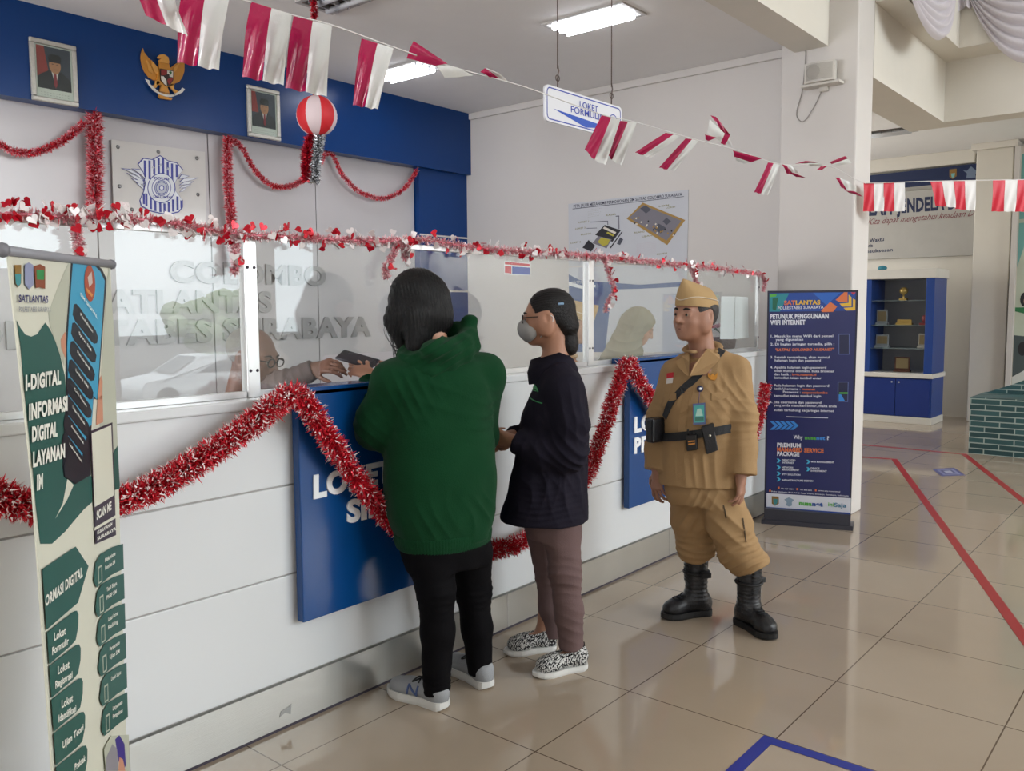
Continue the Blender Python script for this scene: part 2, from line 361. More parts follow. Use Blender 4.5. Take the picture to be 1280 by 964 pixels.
# ------------------------------------------------------------------ text on the back wall
M_grey_l = mat('grey metal letters', '#9d9b9b', .4, metal=.35, var=.04)
PB = Plane((0, 6.05, 0), (0, -1, 0))
t = thing('wall_lettering', 'raised grey letters on the white back wall behind the glass', 'lettering', (3.9, 6.05, 1.3))
for s, y0, y1, x0, x1, f in (('COLOMBO', 1.735, 1.885, None, 0, 0), ('SATLANTAS', 1.51, 1.665, 0, 0, 1), ('POLRESTABES SURABAYA', 1.285, 1.45, 0, 0, 2)):
    rng_x = {0: (ony(212, 350, 6.05)[0], ony(406, 350, 6.05)[0]), 1: (ony(112, 380, 6.05)[0], ony(338, 380, 6.05)[0]), 2: (ony(-85, 400, 6.05)[0], ony(462, 400, 6.05)[0])}[f]
    b = MB(); b.text(s, A(rng_x[0], 6.05, y0), A(rng_x[1], 6.05, y0), A(0, 0, y1-y0), M_grey_l, off=0, depth=.02, bold=.04); b.build('letters', t)
# ------------------------------------------------------------------ emblem plate (crop origin 130,160, 8.036 px per px)
PE = Plane((0, 6.05, 0), (0, -1, 0))
def cr(x0, y0, k): return lambda *P: [(x0+x/k, y0+y/k) for x, y in P]
c_ = cr(130, 160, 8.036)
pl_t = thing('emblem_plate', 'clear plate with blue winged police traffic shield screwed to the back wall', 'plaque', (3.23, 6.05, 2.0))
b = MB(); cs = [(55, 120), (995, 245), (1010, 1050), (85, 1000)]
M_acry = mat('frosted acrylic', '#d4d1ce', .12, var=.01)
b.polyp(PE, c_(*cs), M_acry, off=.02, depth=.008); b.build('plate', pl_t)
sc_ = [(120, 195), (525, 245), (912, 308), (135, 590), (922, 672), (262, 822)]
for x, y in sc_:
    b = MB(); p = PE.p(130+x/8.036, 160+y/8.036)
    b.lathe([(0, .034), (.012, .033), (.014, .03), (.014, 0)], mat('screw steel', '#8f8f8f', .3, metal=.9), 12, frame(p, (1, 0, 0), (0, 0, 1))); b.build('standoff_screw', pl_t)
M_eb = mat('emblem blue', '#2a2f93', .4, var=0); M_ew = mat('emblem white', '#dfe2e8', .4, var=0); M_egr = mat('emblem grey', '#b8bcc9', .4, var=0)
b = MB()
sh = [(540, 278), (620, 330), (712, 352), (775, 425), (735, 470), (690, 560), (700, 640), (770, 730), (770, 800), (730, 850), (640, 872), (560, 868), (440, 840), (350, 790), (335, 730), (375, 640), (390, 560), (365, 440), (315, 365), (370, 305), (460, 318)]
def scale_pts(P, f):
    c = A(np.mean([p[0] for p in P]), np.mean([p[1] for p in P])); return [tuple(c+(A(*p)-c)*f) for p in P]
b.polyp(PE, c_(*sh), M_eb, off=.0285, depth=.004); b.polyp(PE, c_(*scale_pts(sh, .965)), M_ew, off=.033, depth=.0008)
for x, y0, y1 in ((385, 330, 500), (432, 330, 520), (478, 322, 475), (524, 306, 470), (568, 306, 470), (614, 345, 480), (658, 360, 530), (705, 370, 500), (400, 660, 790), (445, 700, 820), (490, 735, 840), (540, 755, 850), (582, 760, 855), (625, 745, 850), (668, 720, 845), (712, 690, 830), (375, 660, 770), (752, 730, 810)):
    sx = .02; b.polyp(PE, c_((x-10, y0), (x+12, y0+3), (x+14, y1), (x-8, y1-3)), M_eb, off=.0339, depth=.0004)
def disc(cx, cy, r, m, off):
    b.polyp(PE, c_(*[(cx+r*math.cos(q), cy+r*1.08*math.sin(q)) for q in np.arange(28)*2*math.pi/28]), m, off=off, depth=.0006)
for r, m in ((140, M_eb), (132, M_ew), (98, M_eb), (92, M_ew), (72, M_eb), (66, M_egr), (58, M_eb), (52, M_egr), (26, M_eb), (17, M_ew)): disc(552, 607, r, m, .0345+(140-r)*.00003)
for sgn in (-1, 1):
    W = [(375, 470), (250, 410), (345, 420)] if sgn < 0 else [(725, 520), (830, 487), (740, 470)]
    fe = ([(395, 520), (340, 470), (250, 412), (330, 418), (370, 450)], [(390, 545), (285, 470), (145, 408), (235, 418), (330, 470)], [(385, 570), (300, 520), (200, 455), (290, 480), (370, 530)], [(380, 600), (320, 560), (245, 510), (330, 530), (375, 560)], [(375, 625), (335, 590), (295, 550), (370, 570)]) if sgn < 0 else \
         ([(720, 520), (750, 470), (835, 487), (790, 505)], [(725, 550), (770, 512), (925, 503), (880, 522), (790, 545)], [(725, 580), (780, 545), (880, 540), (830, 570)], [(728, 610), (780, 578), (850, 572), (800, 602)], [(730, 650), (770, 610), (800, 605), (770, 640)])
    for f in fe:
        b.polyp(PE, c_(*f), M_eb, off=.0345, depth=.002); b.polyp(PE, c_(*scale_pts(f, .84)), M_ew, off=.0368, depth=.0006)
for x, y in ((470, 400), (545, 375), (622, 415)):
    b.polyp(PE, c_(*[(x+(20 if q % 2 else 9)*math.sin(q*math.pi/5), y-(20 if q % 2 else 9)*math.cos(q*math.pi/5)) for q in range(10)]), M_egr, off=.0348, depth=.0006)
b.textp('POLISI', PE, *c_((478, 520))[0], *c_((625, 530))[0], 3, M_eb, off=.039, bold=.02)
b.textp('LALU LINTAS', PE, *c_((470, 705))[0], *c_((655, 715))[0], 3, M_eb, off=.039, bold=.02)
b.build('shield', pl_t)
# ------------------------------------------------------------------ garuda emblem (crop 165,50 ; 12.05)
g_ = cr(165, 50, 12.05); PG = Plane((0, 5.93, 0), (0, -1, 0))
M_gold = mat('gilded carving', '#c98a35', .4, metal=.25, var=.12, vscale=25); M_gold2 = mat('gilded carving light', '#dca04c', .4, metal=.25, var=.1, vscale=25)
ga = thing('garuda_emblem', 'carved golden eagle emblem with red and white shield on the blue fascia', 'emblem', tuple(PG.p(203, 125)))
def gpart(name, polys, mt, off, dep):
    b = MB()
    for q in polys: b.polyp(PG, g_(*q), mt, off=off, depth=dep)
    return b.build(name, ga)
lw = [(148, 130), (165, 190), (235, 280), (330, 370), (375, 440), (375, 520), (385, 600), (320, 615), (240, 570), (175, 480), (135, 380), (118, 280), (125, 200)]
gpart('wing', [lw], M_gold, .005, .012); 
gpart('wing', [[(775, 320), (770, 480), (740, 570), (690, 640), (620, 665), (590, 650), (570, 520), (550, 440), (620, 380), (720, 318)]], M_gold, .005, .012)
for q in ([(270, 315), (360, 420), (370, 530), (320, 500), (275, 400)], [(700, 345), (600, 430), (580, 520), (640, 470)], [(190, 300), (255, 400), (300, 520), (230, 480)]): gpart('wing_feathers', [q], M_gold2, .018, .006)
gpart('body', [[(385, 330), (440, 300), (515, 340), (545, 450), (575, 600), (610, 680), (560, 700), (500, 720), (530, 800), (520, 880), (575, 890), (560, 915), (400, 890), (375, 860), (390, 770), (410, 690), (330, 680), (350, 560), (380, 450)]], M_gold, .012, .02)
gpart('head', [[(355, 265), (385, 235), (440, 230), (505, 275), (520, 340), (515, 370), (390, 350), (365, 320), (400, 300), (355, 285)]], M_gold2, .02, .02)
gpart('leg', [[(320, 620), (390, 640), (330, 730), (300, 740), (240, 700), (310, 690)]], M_gold2, .02, .012)
gpart('leg', [[(560, 670), (600, 680), (600, 750), (690, 790), (690, 830), (620, 810), (530, 710)]], M_gold2, .02, .012)
gpart('shield', [[(380, 445), (578, 478), (578, 620), (520, 705), (470, 705), (390, 620)]], mat('shield black', '#2a1713', .5), .032, .01)
gpart('shield_field', [[(392, 460), (480, 475), (480, 545), (392, 548)], [(490, 590), (568, 585), (560, 625), (515, 690), (485, 640)]], mat('shield red', '#8c2420', .5), .043, .001)
gpart('shield_field', [[(484, 475), (570, 488), (568, 578), (520, 570), (515, 530), (484, 530)], [(388, 556), (430, 565), (470, 620), (478, 700), (440, 680), (395, 615)]], mat('shield white', '#d9d3c9', .5), .043, .001)
gpart('shield_star', [[(450, 545), (480, 530), (510, 545), (512, 590), (480, 612), (450, 590)]], mat('shield black', '#2a1713'), .0445, .001)
gpart('shield_tree', [[(505, 500), (530, 485), (552, 500), (548, 520), (530, 545), (525, 520)]], mat('tree green', '#2f6b3a'), .0445, .001)
rb = [(160, 600), (215, 620), (235, 680), (300, 740), (370, 800), (450, 830), (530, 838), (620, 815), (690, 770), (715, 730), (755, 755), (720, 800), (640, 840), (560, 870), (480, 870), (380, 835), (290, 780), (220, 700), (190, 650)]
gpart('ribbon', [rb], mat('ribbon white', '#d9d6cf', .5), .034, .006)
b = MB(); b.textp('BHINNEKA TUNGGAL IKA', PG, *g_((340, 795))[0], *g_((610, 850))[0], 1.4, M_dark, off=.042); b.build('motto', ga)
# ------------------------------------------------------------------ framed portraits
M_frame = mat('silver frame', '#b9b6ae', .35, metal=.5, var=.15, vscale=60, bump=.3, bscale=120)
M_skin_p = mat('printed skin', '#b98560', .5); M_suit_p = mat('printed suit', '#23272b', .5)
def portrait(label, q, flagside, hair):
    pl = Plane((0, 5.93, 0), (0, -1, 0)); P = [pl.p(*z) for z in q]; x0 = (P[0][0]+P[3][0])/2; x1 = (P[1][0]+P[2][0])/2; z1 = (P[0][2]+P[1][2])/2; z0 = (P[2][2]+P[3][2])/2
    t = thing('picture_frame', label, 'picture', (x0, 5.93, z0), 'framed portraits on the blue fascia'); b = MB(); wd = .03; y0, y1 = 5.93, 5.905
    for lo, hi in (((x0, z0), (x1, z0+wd)), ((x0, z1-wd), (x1, z1)), ((x0, z0+wd), (x0+wd, z1-wd)), ((x1-wd, z0+wd), (x1, z1-wd))): b.box(A(lo[0], y1, lo[1]), A(hi[0], y0, hi[1]), M_frame, bev=.006)
    b.build('frame', t)
    b = MB(); W, H = x1-x0, z1-z0
    def p(u, v): return A(x0+u*W, 5.918, z0+v*H)
    def poly(pts, m, k): b.prism([p(*z)+A(0, -.0006*k, 0) for z in pts], A(0, -.0004, 0), m, both=False)
    poly([(.1, .08), (.9, .08), (.9, .92), (.1, .92)], mat('printed mount', '#d3d8cf', .5), 0)
    poly([(.14, .22), (.86, .22), (.86, .9), (.14, .9)], mat('printed backdrop', '#3b4450', .5), 1)
    poly([(.14, .9), (.3, .9), (.38, .5), (.14, .4)] if flagside else [(.14, .9), (.26, .9), (.34, .5), (.14, .5)], mat('printed red', '#9c3a34', .5), 2)
    poly([(.14, .22), (.14, .36), (.2, .44), (.38, .52), (.66, .52), (.8, .44), (.86, .38), (.86, .22)], M_suit_p, 3)
    poly([(.44, .52), (.52, .28), (.6, .52)], mat('printed shirt', '#d8d6d2', .5), 4)
    poly([(.5, .5), (.48, .3), (.52, .25), (.56, .3), (.54, .5)], mat('printed tie', '#8c2630', .5), 5)
    poly([(.52+.125*math.cos(a), .61+.13*math.sin(a)) for a in np.arange(20)*math.pi/10], M_skin_p, 6)
    poly([(.4, .66), (.64, .66), (.66, .74), (.62, .79), (.42, .79), (.38, .72)], hair, 7)
    for ex in (.47, .57): poly([(ex-.02, .625), (ex+.02, .625), (ex+.02, .635), (ex-.02, .635)], M_suit_p, 8)
    poly([(.49, .545), (.56, .545), (.56, .555), (.49, .555)], mat('printed lip', '#8d5645'), 8)
    for k in range(2): b.text('- - - - - - - - - -', p(.2, .15-.04*k)+A(0, -.001, 0), p(.8, .15-.04*k)+A(0, -.001, 0), A(0, 0, .008), M_suit_p)
    b.build('portrait_print', t)
    b = MB(); b.box(A(x0+wd, 5.9115, z0+wd), A(x1-wd, 5.9125, z1-wd), glass_mat('picture glass', ior=1.35) if 'picture glass' not in MATS else MATS['picture glass']); b.build('glass', t)
portrait('silver framed portrait of a capped person, left of the golden eagle', [(35, 47), (94, 58), (96.5, 133.5), (38.5, 126)], 1, mat('printed cap', '#15181b'))
portrait('silver framed portrait of a person, right of the golden eagle', [(307.5, 106), (349, 115), (348, 177), (308, 170)], 0, mat('printed cap', '#15181b'))
# ------------------------------------------------------------------ posters on the end wall
PW = Plane((6.5, 0, 0), (-1, 0, 0))
M_paper = mat('poster film', '#c3c6cc', .3, var=.04); M_ink = mat('dark ink', '#2b2d45', .5); M_inkg = mat('olive ink', '#7d7a45', .5); M_inkr = mat('pink ink', '#b57a86', .5)
po = thing('route_poster', 'pale poster with a cut-away building plan and the heading PETA JALUR', 'poster', tuple(PW.p(786, 330)))
q_ = cr(705, 230, 6.2125)
b = MB(); b.polyp(PW, [(711, 255), (861, 237), (859.5, 327), (711.5, 333)], M_paper, off=.001, depth=.006); b.build('sheet', po)
b = MB(); b.textp('PETA JALUR MEKANISME PERMOHONAN SIM SATPAS COLOMBO SURABAYA', PW, *q_((78, 185))[0], *q_((920, 92))[0], 3.6, M_ink, off=.008, bold=.015)
b.polyp(PW, q_((70, 192), (935, 96), (935, 100), (70, 197)), M_ink, off=.0072, depth=.0003); b.build('heading', po)
def layer(name, items):
    b = MB()
    for i, (pts, m) in enumerate(items): b.polyp(PW, q_(*pts), m, off=.0072+.0004*i, depth=.0003)
    return b.build(name, po)
K = mat('print black', '#1f1d24'); TAN = mat('print tan', '#a07d3c'); GR = mat('print grey', '#77747d'); YE = mat('print yellow', '#b5a93c'); SL = mat('print slate', '#4a4d58')
fp = [([(490, 270), (615, 145), (945, 280), (805, 475)], TAN), ([(510, 262), (620, 165), (915, 285), (800, 440)], GR), ([(595, 190), (640, 165), (680, 200), (640, 230)], SL), ([(770, 290), (800, 262), (835, 290), (800, 320)], SL), ([(705, 345), (740, 308), (795, 340), (755, 385)], SL)]
for i in range(26):
    x, y = 530+random.random()*340, 240+random.random()*120; x -= 0; y = 250+(x-520)*.36+random.random()*70-20
    fp.append(([(x, y), (x+9, y+4), (x+4, y+16), (x-5, y+11)], random.choice([mat('print cream', '#d8d2c4'), K, TAN])))
layer('floor_plan', fp)
layer('lower_plan', [([(245, 395), (320, 318), (445, 360), (380, 450)], K), ([(305, 345), (318, 332), (410, 375), (400, 390)], mat('print cream', '#d8d2c4')), ([(330, 380), (345, 372), (395, 395), (385, 408)], YE), ([(225, 460), (270, 405), (375, 430), (335, 500)], GR), ([(265, 450), (295, 415), (362, 432), (345, 470), (310, 485)], YE), ([(360, 495), (452, 370), (460, 372), (368, 500)], K), ([(415, 465), (440, 415), (465, 430), (440, 475)], SL), ([(148, 495), (195, 435), (248, 480), (215, 525)], K)])
b = MB()
for k in range(5): b.textp('- - - - - - - -', PW, *q_((190, 205+k*14))[0], *q_((300-6*k, 190+k*14))[0], 1.1, M_inkg, off=.0075)
for (x, y, s) in ((118, 305, 'LOKET 1'), (92, 355, 'LOKET 2'), (135, 400, 'RUANG'), (55, 465, 'LOKET 3'), (330, 250, 'KASIR'), (550, 385, 'RUANG'), (610, 415, 'UJIAN'), (740, 180, 'LOBI'), (795, 192, 'LOKET'), (725, 553, 'PINTU')):
    b.textp(s, PW, *q_((x, y))[0], *q_((x+78, y-10))[0], 1.9, M_inkg, off=.0075)
for k in range(8): b.textp('- - - - - - - - - - - -', PW, *q_((570, 470+k*13))[0], *q_((715, 450+k*13))[0], 1.0, M_inkr, off=.0075)
for pts in ([(405, 248), (432, 246), (434, 352), (428, 352), (428, 252), (405, 254)], [(205, 294), (345, 286), (347, 320), (342, 320), (341, 291), (205, 299)], [(180, 343), (260, 340), (260, 344), (180, 347)]): b.polyp(PW, q_(*pts), M_ink, off=.0074, depth=.0003)
b.build('captions', po)
p2 = thing('wave_poster', 'white poster with blue wave and grey shield below the building plan poster', 'poster', tuple(PW.p(786, 400)))
b = MB(); b.polyp(PW, [(711.5, 334.5), (859.5, 329), (858, 440), (713, 440)], mat('poster white', '#c9cdd4', .3), off=.001, depth=.006); b.build('sheet', p2)
b = MB(); b.polyp(PW, [(711.5, 343), (725, 350), (745, 352), (760, 353), (800, 356), (859, 352), (859, 358), (800, 361), (765, 362), (757, 440), (713, 440)], mat('poster blue', '#36598f', .3), off=.0072, depth=.0003)
b.polyp(PW, [(711.5, 352), (728, 357), (745, 356), (745, 359), (728, 361), (711.5, 357)], M_letter, off=.0076, depth=.0003)
b.polyp(PW, [(724, 335), (731, 333), (732, 347), (728, 351), (723, 348)], M_egr, off=.0078, depth=.0003); b.textp('SATPAS', PW, 716, 355, 731, 354, 3.4, M_egr, off=.008); b.build('print', p2)
b = MB(); PGl = Plane((0, GY+.004, 0), (0, -1, 0))
M_sb = mat('sticker blue', '#2b4a9a', .4); st = thing('window_sticker', 'small blue and red sticker high on the glass between two women', 'sticker', tuple(PGl.p(646, 343)))
b.polyp(PGl, [(630, 326), (663, 329), (663, 344.5), (630, 343)], mat('sticker white', '#d4d6dd', .4), off=.0, depth=.0006); b.build('sheet', st)
b = MB(); b.polyp(PGl, [(631, 327), (662, 330), (662, 333), (631, 330.5)], mat('sticker red', '#b5283c', .4), off=.0008, depth=.0003); b.polyp(PGl, [(640, 333), (662, 334.5), (662, 343.5), (640, 342.5)], M_sb, off=.0008, depth=.0003)
b.polyp(PGl, [(631, 332), (639, 333), (639, 342), (631, 341)], mat('sticker red', '#b5283c', .4), off=.0008, depth=.0003); b.build('print', st)
def wall_sheet(label, q, x=0):
    t = thing('paper_sheet', label, 'paper', tuple(PGl.p(*q[3])), 'paper notices on the glass'); b = MB(); b.polyp(PGl, q, mat('white paper', '#e3e4e8', .6), off=0, depth=.0008); b.build('sheet', t); b = MB()
    for k in range(20):
        f = (k+2)/24; a = A(*q[0])*(1-f)+A(*q[3])*f; c = A(*q[1])*(1-f)+A(*q[2])*f; l, r = a*.85+c*.15, a*.2+c*.8
        b.textp('- -- - --- - -- ---', PGl, l[0], l[1], r[0], r[1], .7, mat('print grey text', '#8c8f98'), off=.0012)
    b.build('print', t)
wall_sheet('left one of two printed white sheets on the glass beside the man in khaki', [(901.5, 370.5), (918.5, 370.5), (917, 424), (900, 424)])
wall_sheet('right one of two printed white sheets on the glass, nearer the flower pot', [(919, 370.5), (935, 371.5), (935.5, 422), (918, 424)])
# ------------------------------------------------------------------ ceiling lamps
M_tube = mat('lit tube', '#f6f8ff', .5, var=0, emit=16.); M_tray = mat('lamp tray', '#e4e6ea', .2, metal=.6)
def troffer(label, c, lx, ly, tubes, lit=True, frame_m=None, z=CZ, name='ceiling_lamp'):
    t = thing(name, label, 'lamp', (c[0], c[1], z-.02)); b = MB(); fm = frame_m or mat('lamp frame', '#b8b6b4', .4); w = .03
    x0, x1, y0, y1 = c[0]-lx/2, c[0]+lx/2, c[1]-ly/2, c[1]+ly/2
    for lo, hi in (((x0, y0), (x1, y0+w)), ((x0, y1-w), (x1, y1)), ((x0, y0+w), (x0+w, y1-w)), ((x1-w, y0+w), (x1, y1-w))): b.box(A(lo[0], lo[1], z-.012), A(hi[0], hi[1], z+.001), fm)
    b.build('frame', t); b = MB(); b.box(A(x0+w, y0+w, z-.004), A(x1-w, y1-w, z-.002), M_tray if lit else mat('lamp tray dark', '#4a4440', .4)); b.build('tray', t)
    n = tubes
    for k in range(n):
        if lx < ly: X = x0+w+(k+.5)*(lx-2*w)/n; P = [A(X, y0+.06, z-.024), A(X, y1-.06, z-.024)]
        else: Y = y0+w+(k+.5)*(ly-2*w)/n; P = [A(x0+.06, Y, z-.024), A(x1-.06, Y, z-.024)]
        b = MB(); b.tube(P, .019, M_tube if lit else mat('unlit tube', '#cfd2d6', .3), 10); b.build('tube', t)
    m = 9 if lit else 6; b = MB()
    for k in range(1, m):
        if lx < ly: Y = y0+k*ly/m; b.box(A(x0+w, Y-.002, z-.03), A(x1-w, Y+.002, z-.004), M_tray if lit else M_tray)
        else: X = x0+k*lx/m; b.box(A(X-.002, y0+w, z-.03), A(X+.002, y1-w, z-.004), M_tray)
    b.build('louvre', t); return t
troffer('lit ceiling lamp with bright tubes above the hanging sign', (4.96, 3.4), .3, .66, 3)
troffer('lit ceiling lamp behind the bunting near the blue fascia', (5.0, 5.28), .3, .62, 3)
troffer('grey unlit ceiling lamp at the top edge beside the red tinsel string', (3.6, 4.33), .3, .62, 2, lit=False)
troffer('dark louvred ceiling lamp in the far hall', (10.95, 3.3), .3, .7, 3, lit=False, frame_m=mat('lamp frame dark', '#55504a', .5), z=3.6)
# ------------------------------------------------------------------ hanging sign
D0, D1 = 4.5, 5.05
sg = thing('hanging_sign', 'white sign LOKET FORMULIR with blue arrow hanging on two wires from the ceiling', 'sign', tuple(ondep(726, 156, 4.75)))
TLs, TRs, BLs = ondep(680, 104.5, D0), ondep(776.5, 134, D1), ondep(680, 149.5, D0); us = TRs-TLs; us[2] = 0; W_ = np.linalg.norm(us[:2]); us = nrm(us); HS = TLs[2]-BLs[2]
TLs = A(*TLs[:2], TLs[2]); nS = nrm(np.cross(us, A(0, 0, 1)))
def sp(u, v): return TLs+us*u*W_+A(0, 0, -v*HS)
def rrect(u0, v0, u1, v1, r=.03, n=5):
    P = []
    ru, rv = r/W_, r/HS
    for cx, cy, a0 in ((u1-ru, v0+rv, -90), (u1-ru, v1-rv, 0), (u0+ru, v1-rv, 90), (u0+ru, v0+rv, 180)):
        for k in range(n+1): a = math.radians(a0+90*k/n); P.append((cx+ru*math.cos(a), cy+rv*math.sin(a)))
    return P
b = MB(); b.prism([sp(*p)-nS*.006 for p in rrect(0, 0, 1, 1)], nS*.012, mat('sign acrylic', '#e2e4ea', .25, var=.01)); b.build('board', sg, fix=True)
M_si = mat('sign blue', '#2c3fa8', .4, var=0); b = MB()
def line_loop(P, wd, m, off):
    n = len(P)
    for i in range(n):
        a, c = sp(*P[i]), sp(*P[(i+1) % n]); d = nrm(c-a); pr = np.cross(nS, d)*wd/2
        b.prism([a-pr+nS*off-d*wd*.3, c-pr+nS*off+d*wd*.3, c+pr+nS*off+d*wd*.3, a+pr+nS*off-d*wd*.3], nS*.0004, m, both=False)
line_loop(rrect(.025, .07, .975, .93, .025), .006, M_si, .0065); b.build('border', sg); b = MB()
b.text('LOKET', sp(.42, .37)+nS*.0065, sp(.66, .37)+nS*.0065, A(0, 0, .034), M_si, bold=.01); b.text('FORMULIR', sp(.31, .58)+nS*.0065, sp(.74, .58)+nS*.0065, A(0, 0, .034), M_si, bold=.01); b.text('1', sp(.865, .6)+nS*.0065, sp(.885, .6)+nS*.0065, A(0, 0, .04), M_si, bold=.02); b.build('lettering', sg)
b = MB(); b.prism([sp(.1, .62)+nS*.0066, sp(.84, .73)+nS*.0066, sp(.5, .91)+nS*.0066], nS*.0006, mat('arrow blue', '#1f4fb8', .4), both=False); b.build('arrow', sg)
b = MB(); line_loop([(.875+.055*math.cos(a), .5+.2*math.sin(a)) for a in np.arange(20)*math.pi/10], .005, M_si, .0067); b.build('ring', sg)
for u in (.16, .86):
    b = MB(); p = sp(u, 0); b.tube([p+A(0, 0, -.01), p+A(0, 0, .05), p+A(.01, 0, .09), p+A(0, 0, .12)], .004, mat('rusty wire', '#5a4a44', .6), 6); b.tube([p+A(0, 0, .1), A(p[0], p[1], CZ)], .0035, mat('rusty wire', '#5a4a44', .6), 6)
    b.tube(circle_pts(p+A(0, 0, .05), .016, us, (0, 0, 1), 12), .003, mat('rusty wire', '#5a4a44', .6), 5, closed=True); b.build('wire', sg)
# ------------------------------------------------------------------ wall speaker on the column
M_spk = mat('speaker grey', '#c9c5bd', .5); sk = thing('wall_speaker', 'white box loudspeaker on a bracket high on the column', 'speaker', (6.13, 2.27, 3.05))
PS = Plane((6.08, 0, 0), (-1, 0, 0)); P = [PS.p(*z) for z in ((1005, 78), (1043, 75), (1044, 100), (1004, 103))]
b = MB(); y0, y1 = P[0][1], P[1][1]; z1, z0 = (P[0][2]+P[1][2])/2, (P[2][2]+P[3][2])/2
b.prism([A(6.09, y0, z0), A(6.07, (y0+y1)/2, z0), A(6.09, y1, z0), A(6.19, y1+.02, z0), A(6.19, y0-.02, z0)], A(0, 0, z1-z0), M_spk); b.build('cabinet', sk, fix=True)
b = MB(); n = 12; G = np.array([[A(6.068+.02*abs(2*i/n-1)**2, y0+.012*(-1)+(y1-y0+.024)*i/n, z0+.014+(z1-z0-.028)*j/8) for j in range(9)] for i in range(n+1)]); b.grid(G, mat('speaker mesh', '#b3afa7', .7, bump=.5, bscale=300)); gl = b.build('grille', sk)
b = MB(); b.lathe([(0, .001), (.045, .001), (.047, 0)], mat('speaker cone', '#9f9b94', .7), 20, frame(A(6.068, (y0*2+y1)/3, (z0+z1)/2), (0, -1, 0), (0, 0, 1))); b.build('cone', sk)
b = MB(); b.box(A(6.1, y1-.03, z0-.02), A(6.2, y0+.03, z0), M_spk, bev=.004); b.box(A(6.17, (y0+y1)/2-.03, z0-.05), A(6.2, (y0+y1)/2+.03, z0+.06), M_spk, bev=.004); b.build('bracket', sk)
b = MB(); b.tube(cat_rom([A(6.185, y0+.03, 3.33), A(6.185, y0+.035, 3.2), A(6.185, y0+.05, 3.05), A(6.19, y0+.09, 2.9), A(6.19, y0+.04, 2.84), A(6.19, y0-.03, 2.92), A(6.18, (y0+y1)/2, z0-.02)]), .0035, mat('cable grey', '#8f8b86', .6), 6); b.build('cable', sk)
# ------------------------------------------------------------------ far hall
FX = 12.9
PF = Plane((FX-.03, 0, 0), (-1, 0, 0))
bd = thing('wall_board', 'large grey and navy library board about books high on the far wall', 'board', (FX-.02, 3.2, 2.2))
M_navy = mat('board navy', '#14264f', .4); M_bdg = mat('board grey', '#b2b0ab', .4)
YR = PF.p(1251, 260)[1]
b = MB(); b.box(A(FX-.03, YR, 2.2), A(FX+.05, 5.6, 3.12), M_bdg, bev=.004); b.build('panel', bd)
b = MB(); b.polyp(PF, [(1010, 228), (1250, 201), (1250, 222.5), (1010, 247)], M_navy, off=.001, depth=.004); b.build('header', bd)
b = MB(); b.textp('BUKU ADALAH', PF, 1010, 273, 1115, 267.5, 17, mat('board ink', '#17254c'), off=.002, bold=.04); b.textp('JENDELA DUNIA', PF, 1121, 266, 1234, 257.5, 16, mat('board ink', '#17254c'), off=.002, bold=.04)
b.textp('Waktu', PF, 1087, 303, 1105, 301, 4.5, mat('board ink', '#17254c'), off=.002, bold=.02); b.textp('Ceria', PF, 1080, 309.5, 1091, 308.5, 4, mat('board ink', '#17254c'), off=.002); b.textp('Kesuksesan', PF, 1078, 316.5, 1116, 314, 4, mat('board ink', '#17254c'), off=.002, bold=.02); b.build('lettering', bd)
b = MB(); b.textp('Dengan membaca Buku Kita dapat mengetahui keadaan Dunia', PF, 1000, 288, 1234, 268.5, 7, mat('board red ink', '#7c3640'), off=.002, bold=0, shear=.45); b.build('script_line', bd)
b = MB(); b.polyp(PF, [(1187, 212), (1196, 211), (1196, 220), (1191, 224), (1187, 221)], mat('badge gold', '#8a6a32'), off=.006, depth=.004); b.polyp(PF, [(1189, 217), (1194, 216.5), (1193, 222), (1190, 222)], mat('badge teal', '#6fb0b0'), off=.011, depth=.001); b.build('badge', bd)
b = MB(); b.polyp(PF, [(1204, 213), (1209, 213.5), (1214, 208), (1220, 213), (1224, 211.5), (1219, 218), (1220, 222), (1208, 223), (1209, 217)], mat('badge grey', '#6f7f97'), off=.006, depth=.004); b.build('badge', bd)
# display cabinet
CX_ = 11.8; cab = thing('display_cabinet', 'blue and white display cabinet with glass shelves in the far hall', 'cabinet', (12.1, 3.4, 0))
M_cb = mat('cabinet blue', '#1b3f86', .3); M_cbw = mat('cabinet white', '#cfcdc6', .4); M_cin = mat('cabinet back', '#9ea3a8', .4)
ya, yb = 2.88, 3.75; X1 = 12.4
b = MB(); b.box(A(CX_+.03, ya, .09), A(X1, yb, .6), M_cb); b.build('base_body', cab)
b = MB(); b.box(A(CX_+.01, ya-.012, 0), A(X1, yb, .09), M_cbw, bev=.004); b.build('plinth', cab)
for a0, a1, h in ((ya+.02, (ya+yb)/2-.004, 1), ((ya+yb)/2+.004, yb-.02, -1)):
    b = MB(); b.box(A(CX_+.008, a0, .1), A(CX_+.03, a1, .585), mat('cabinet navy door', '#122f78', .3), bev=.003); d = b.build('door', cab)
    b = MB(); hy = a1-.04 if h > 0 else a0+.04; b.ball(A(CX_-.004, hy, .54), .012, M_steel, 10); k = b.build('knob', d); k.location = (0, 0, 0); k['_o'] = d['_o']
b = MB(); b.box(A(CX_-.012, ya-.02, .6), A(X1, yb, .66), M_cbw, bev=.006); b.build('ledge', cab)
for y in (ya, yb-.1): b = MB(); b.box(A(CX_, y, .66), A(X1, y+.1, 1.88), M_cb, bev=.003); b.build('side_panel', cab)
b = MB(); b.box(A(CX_-.02, ya-.025, 1.88), A(X1, yb, 2.0), M_cbw, bev=.006); b.build('cornice', cab)
b = MB(); b.box(A(X1-.03, ya+.1, .66), A(X1, yb-.1, 1.88), M_cin); b.build('back_panel', cab)
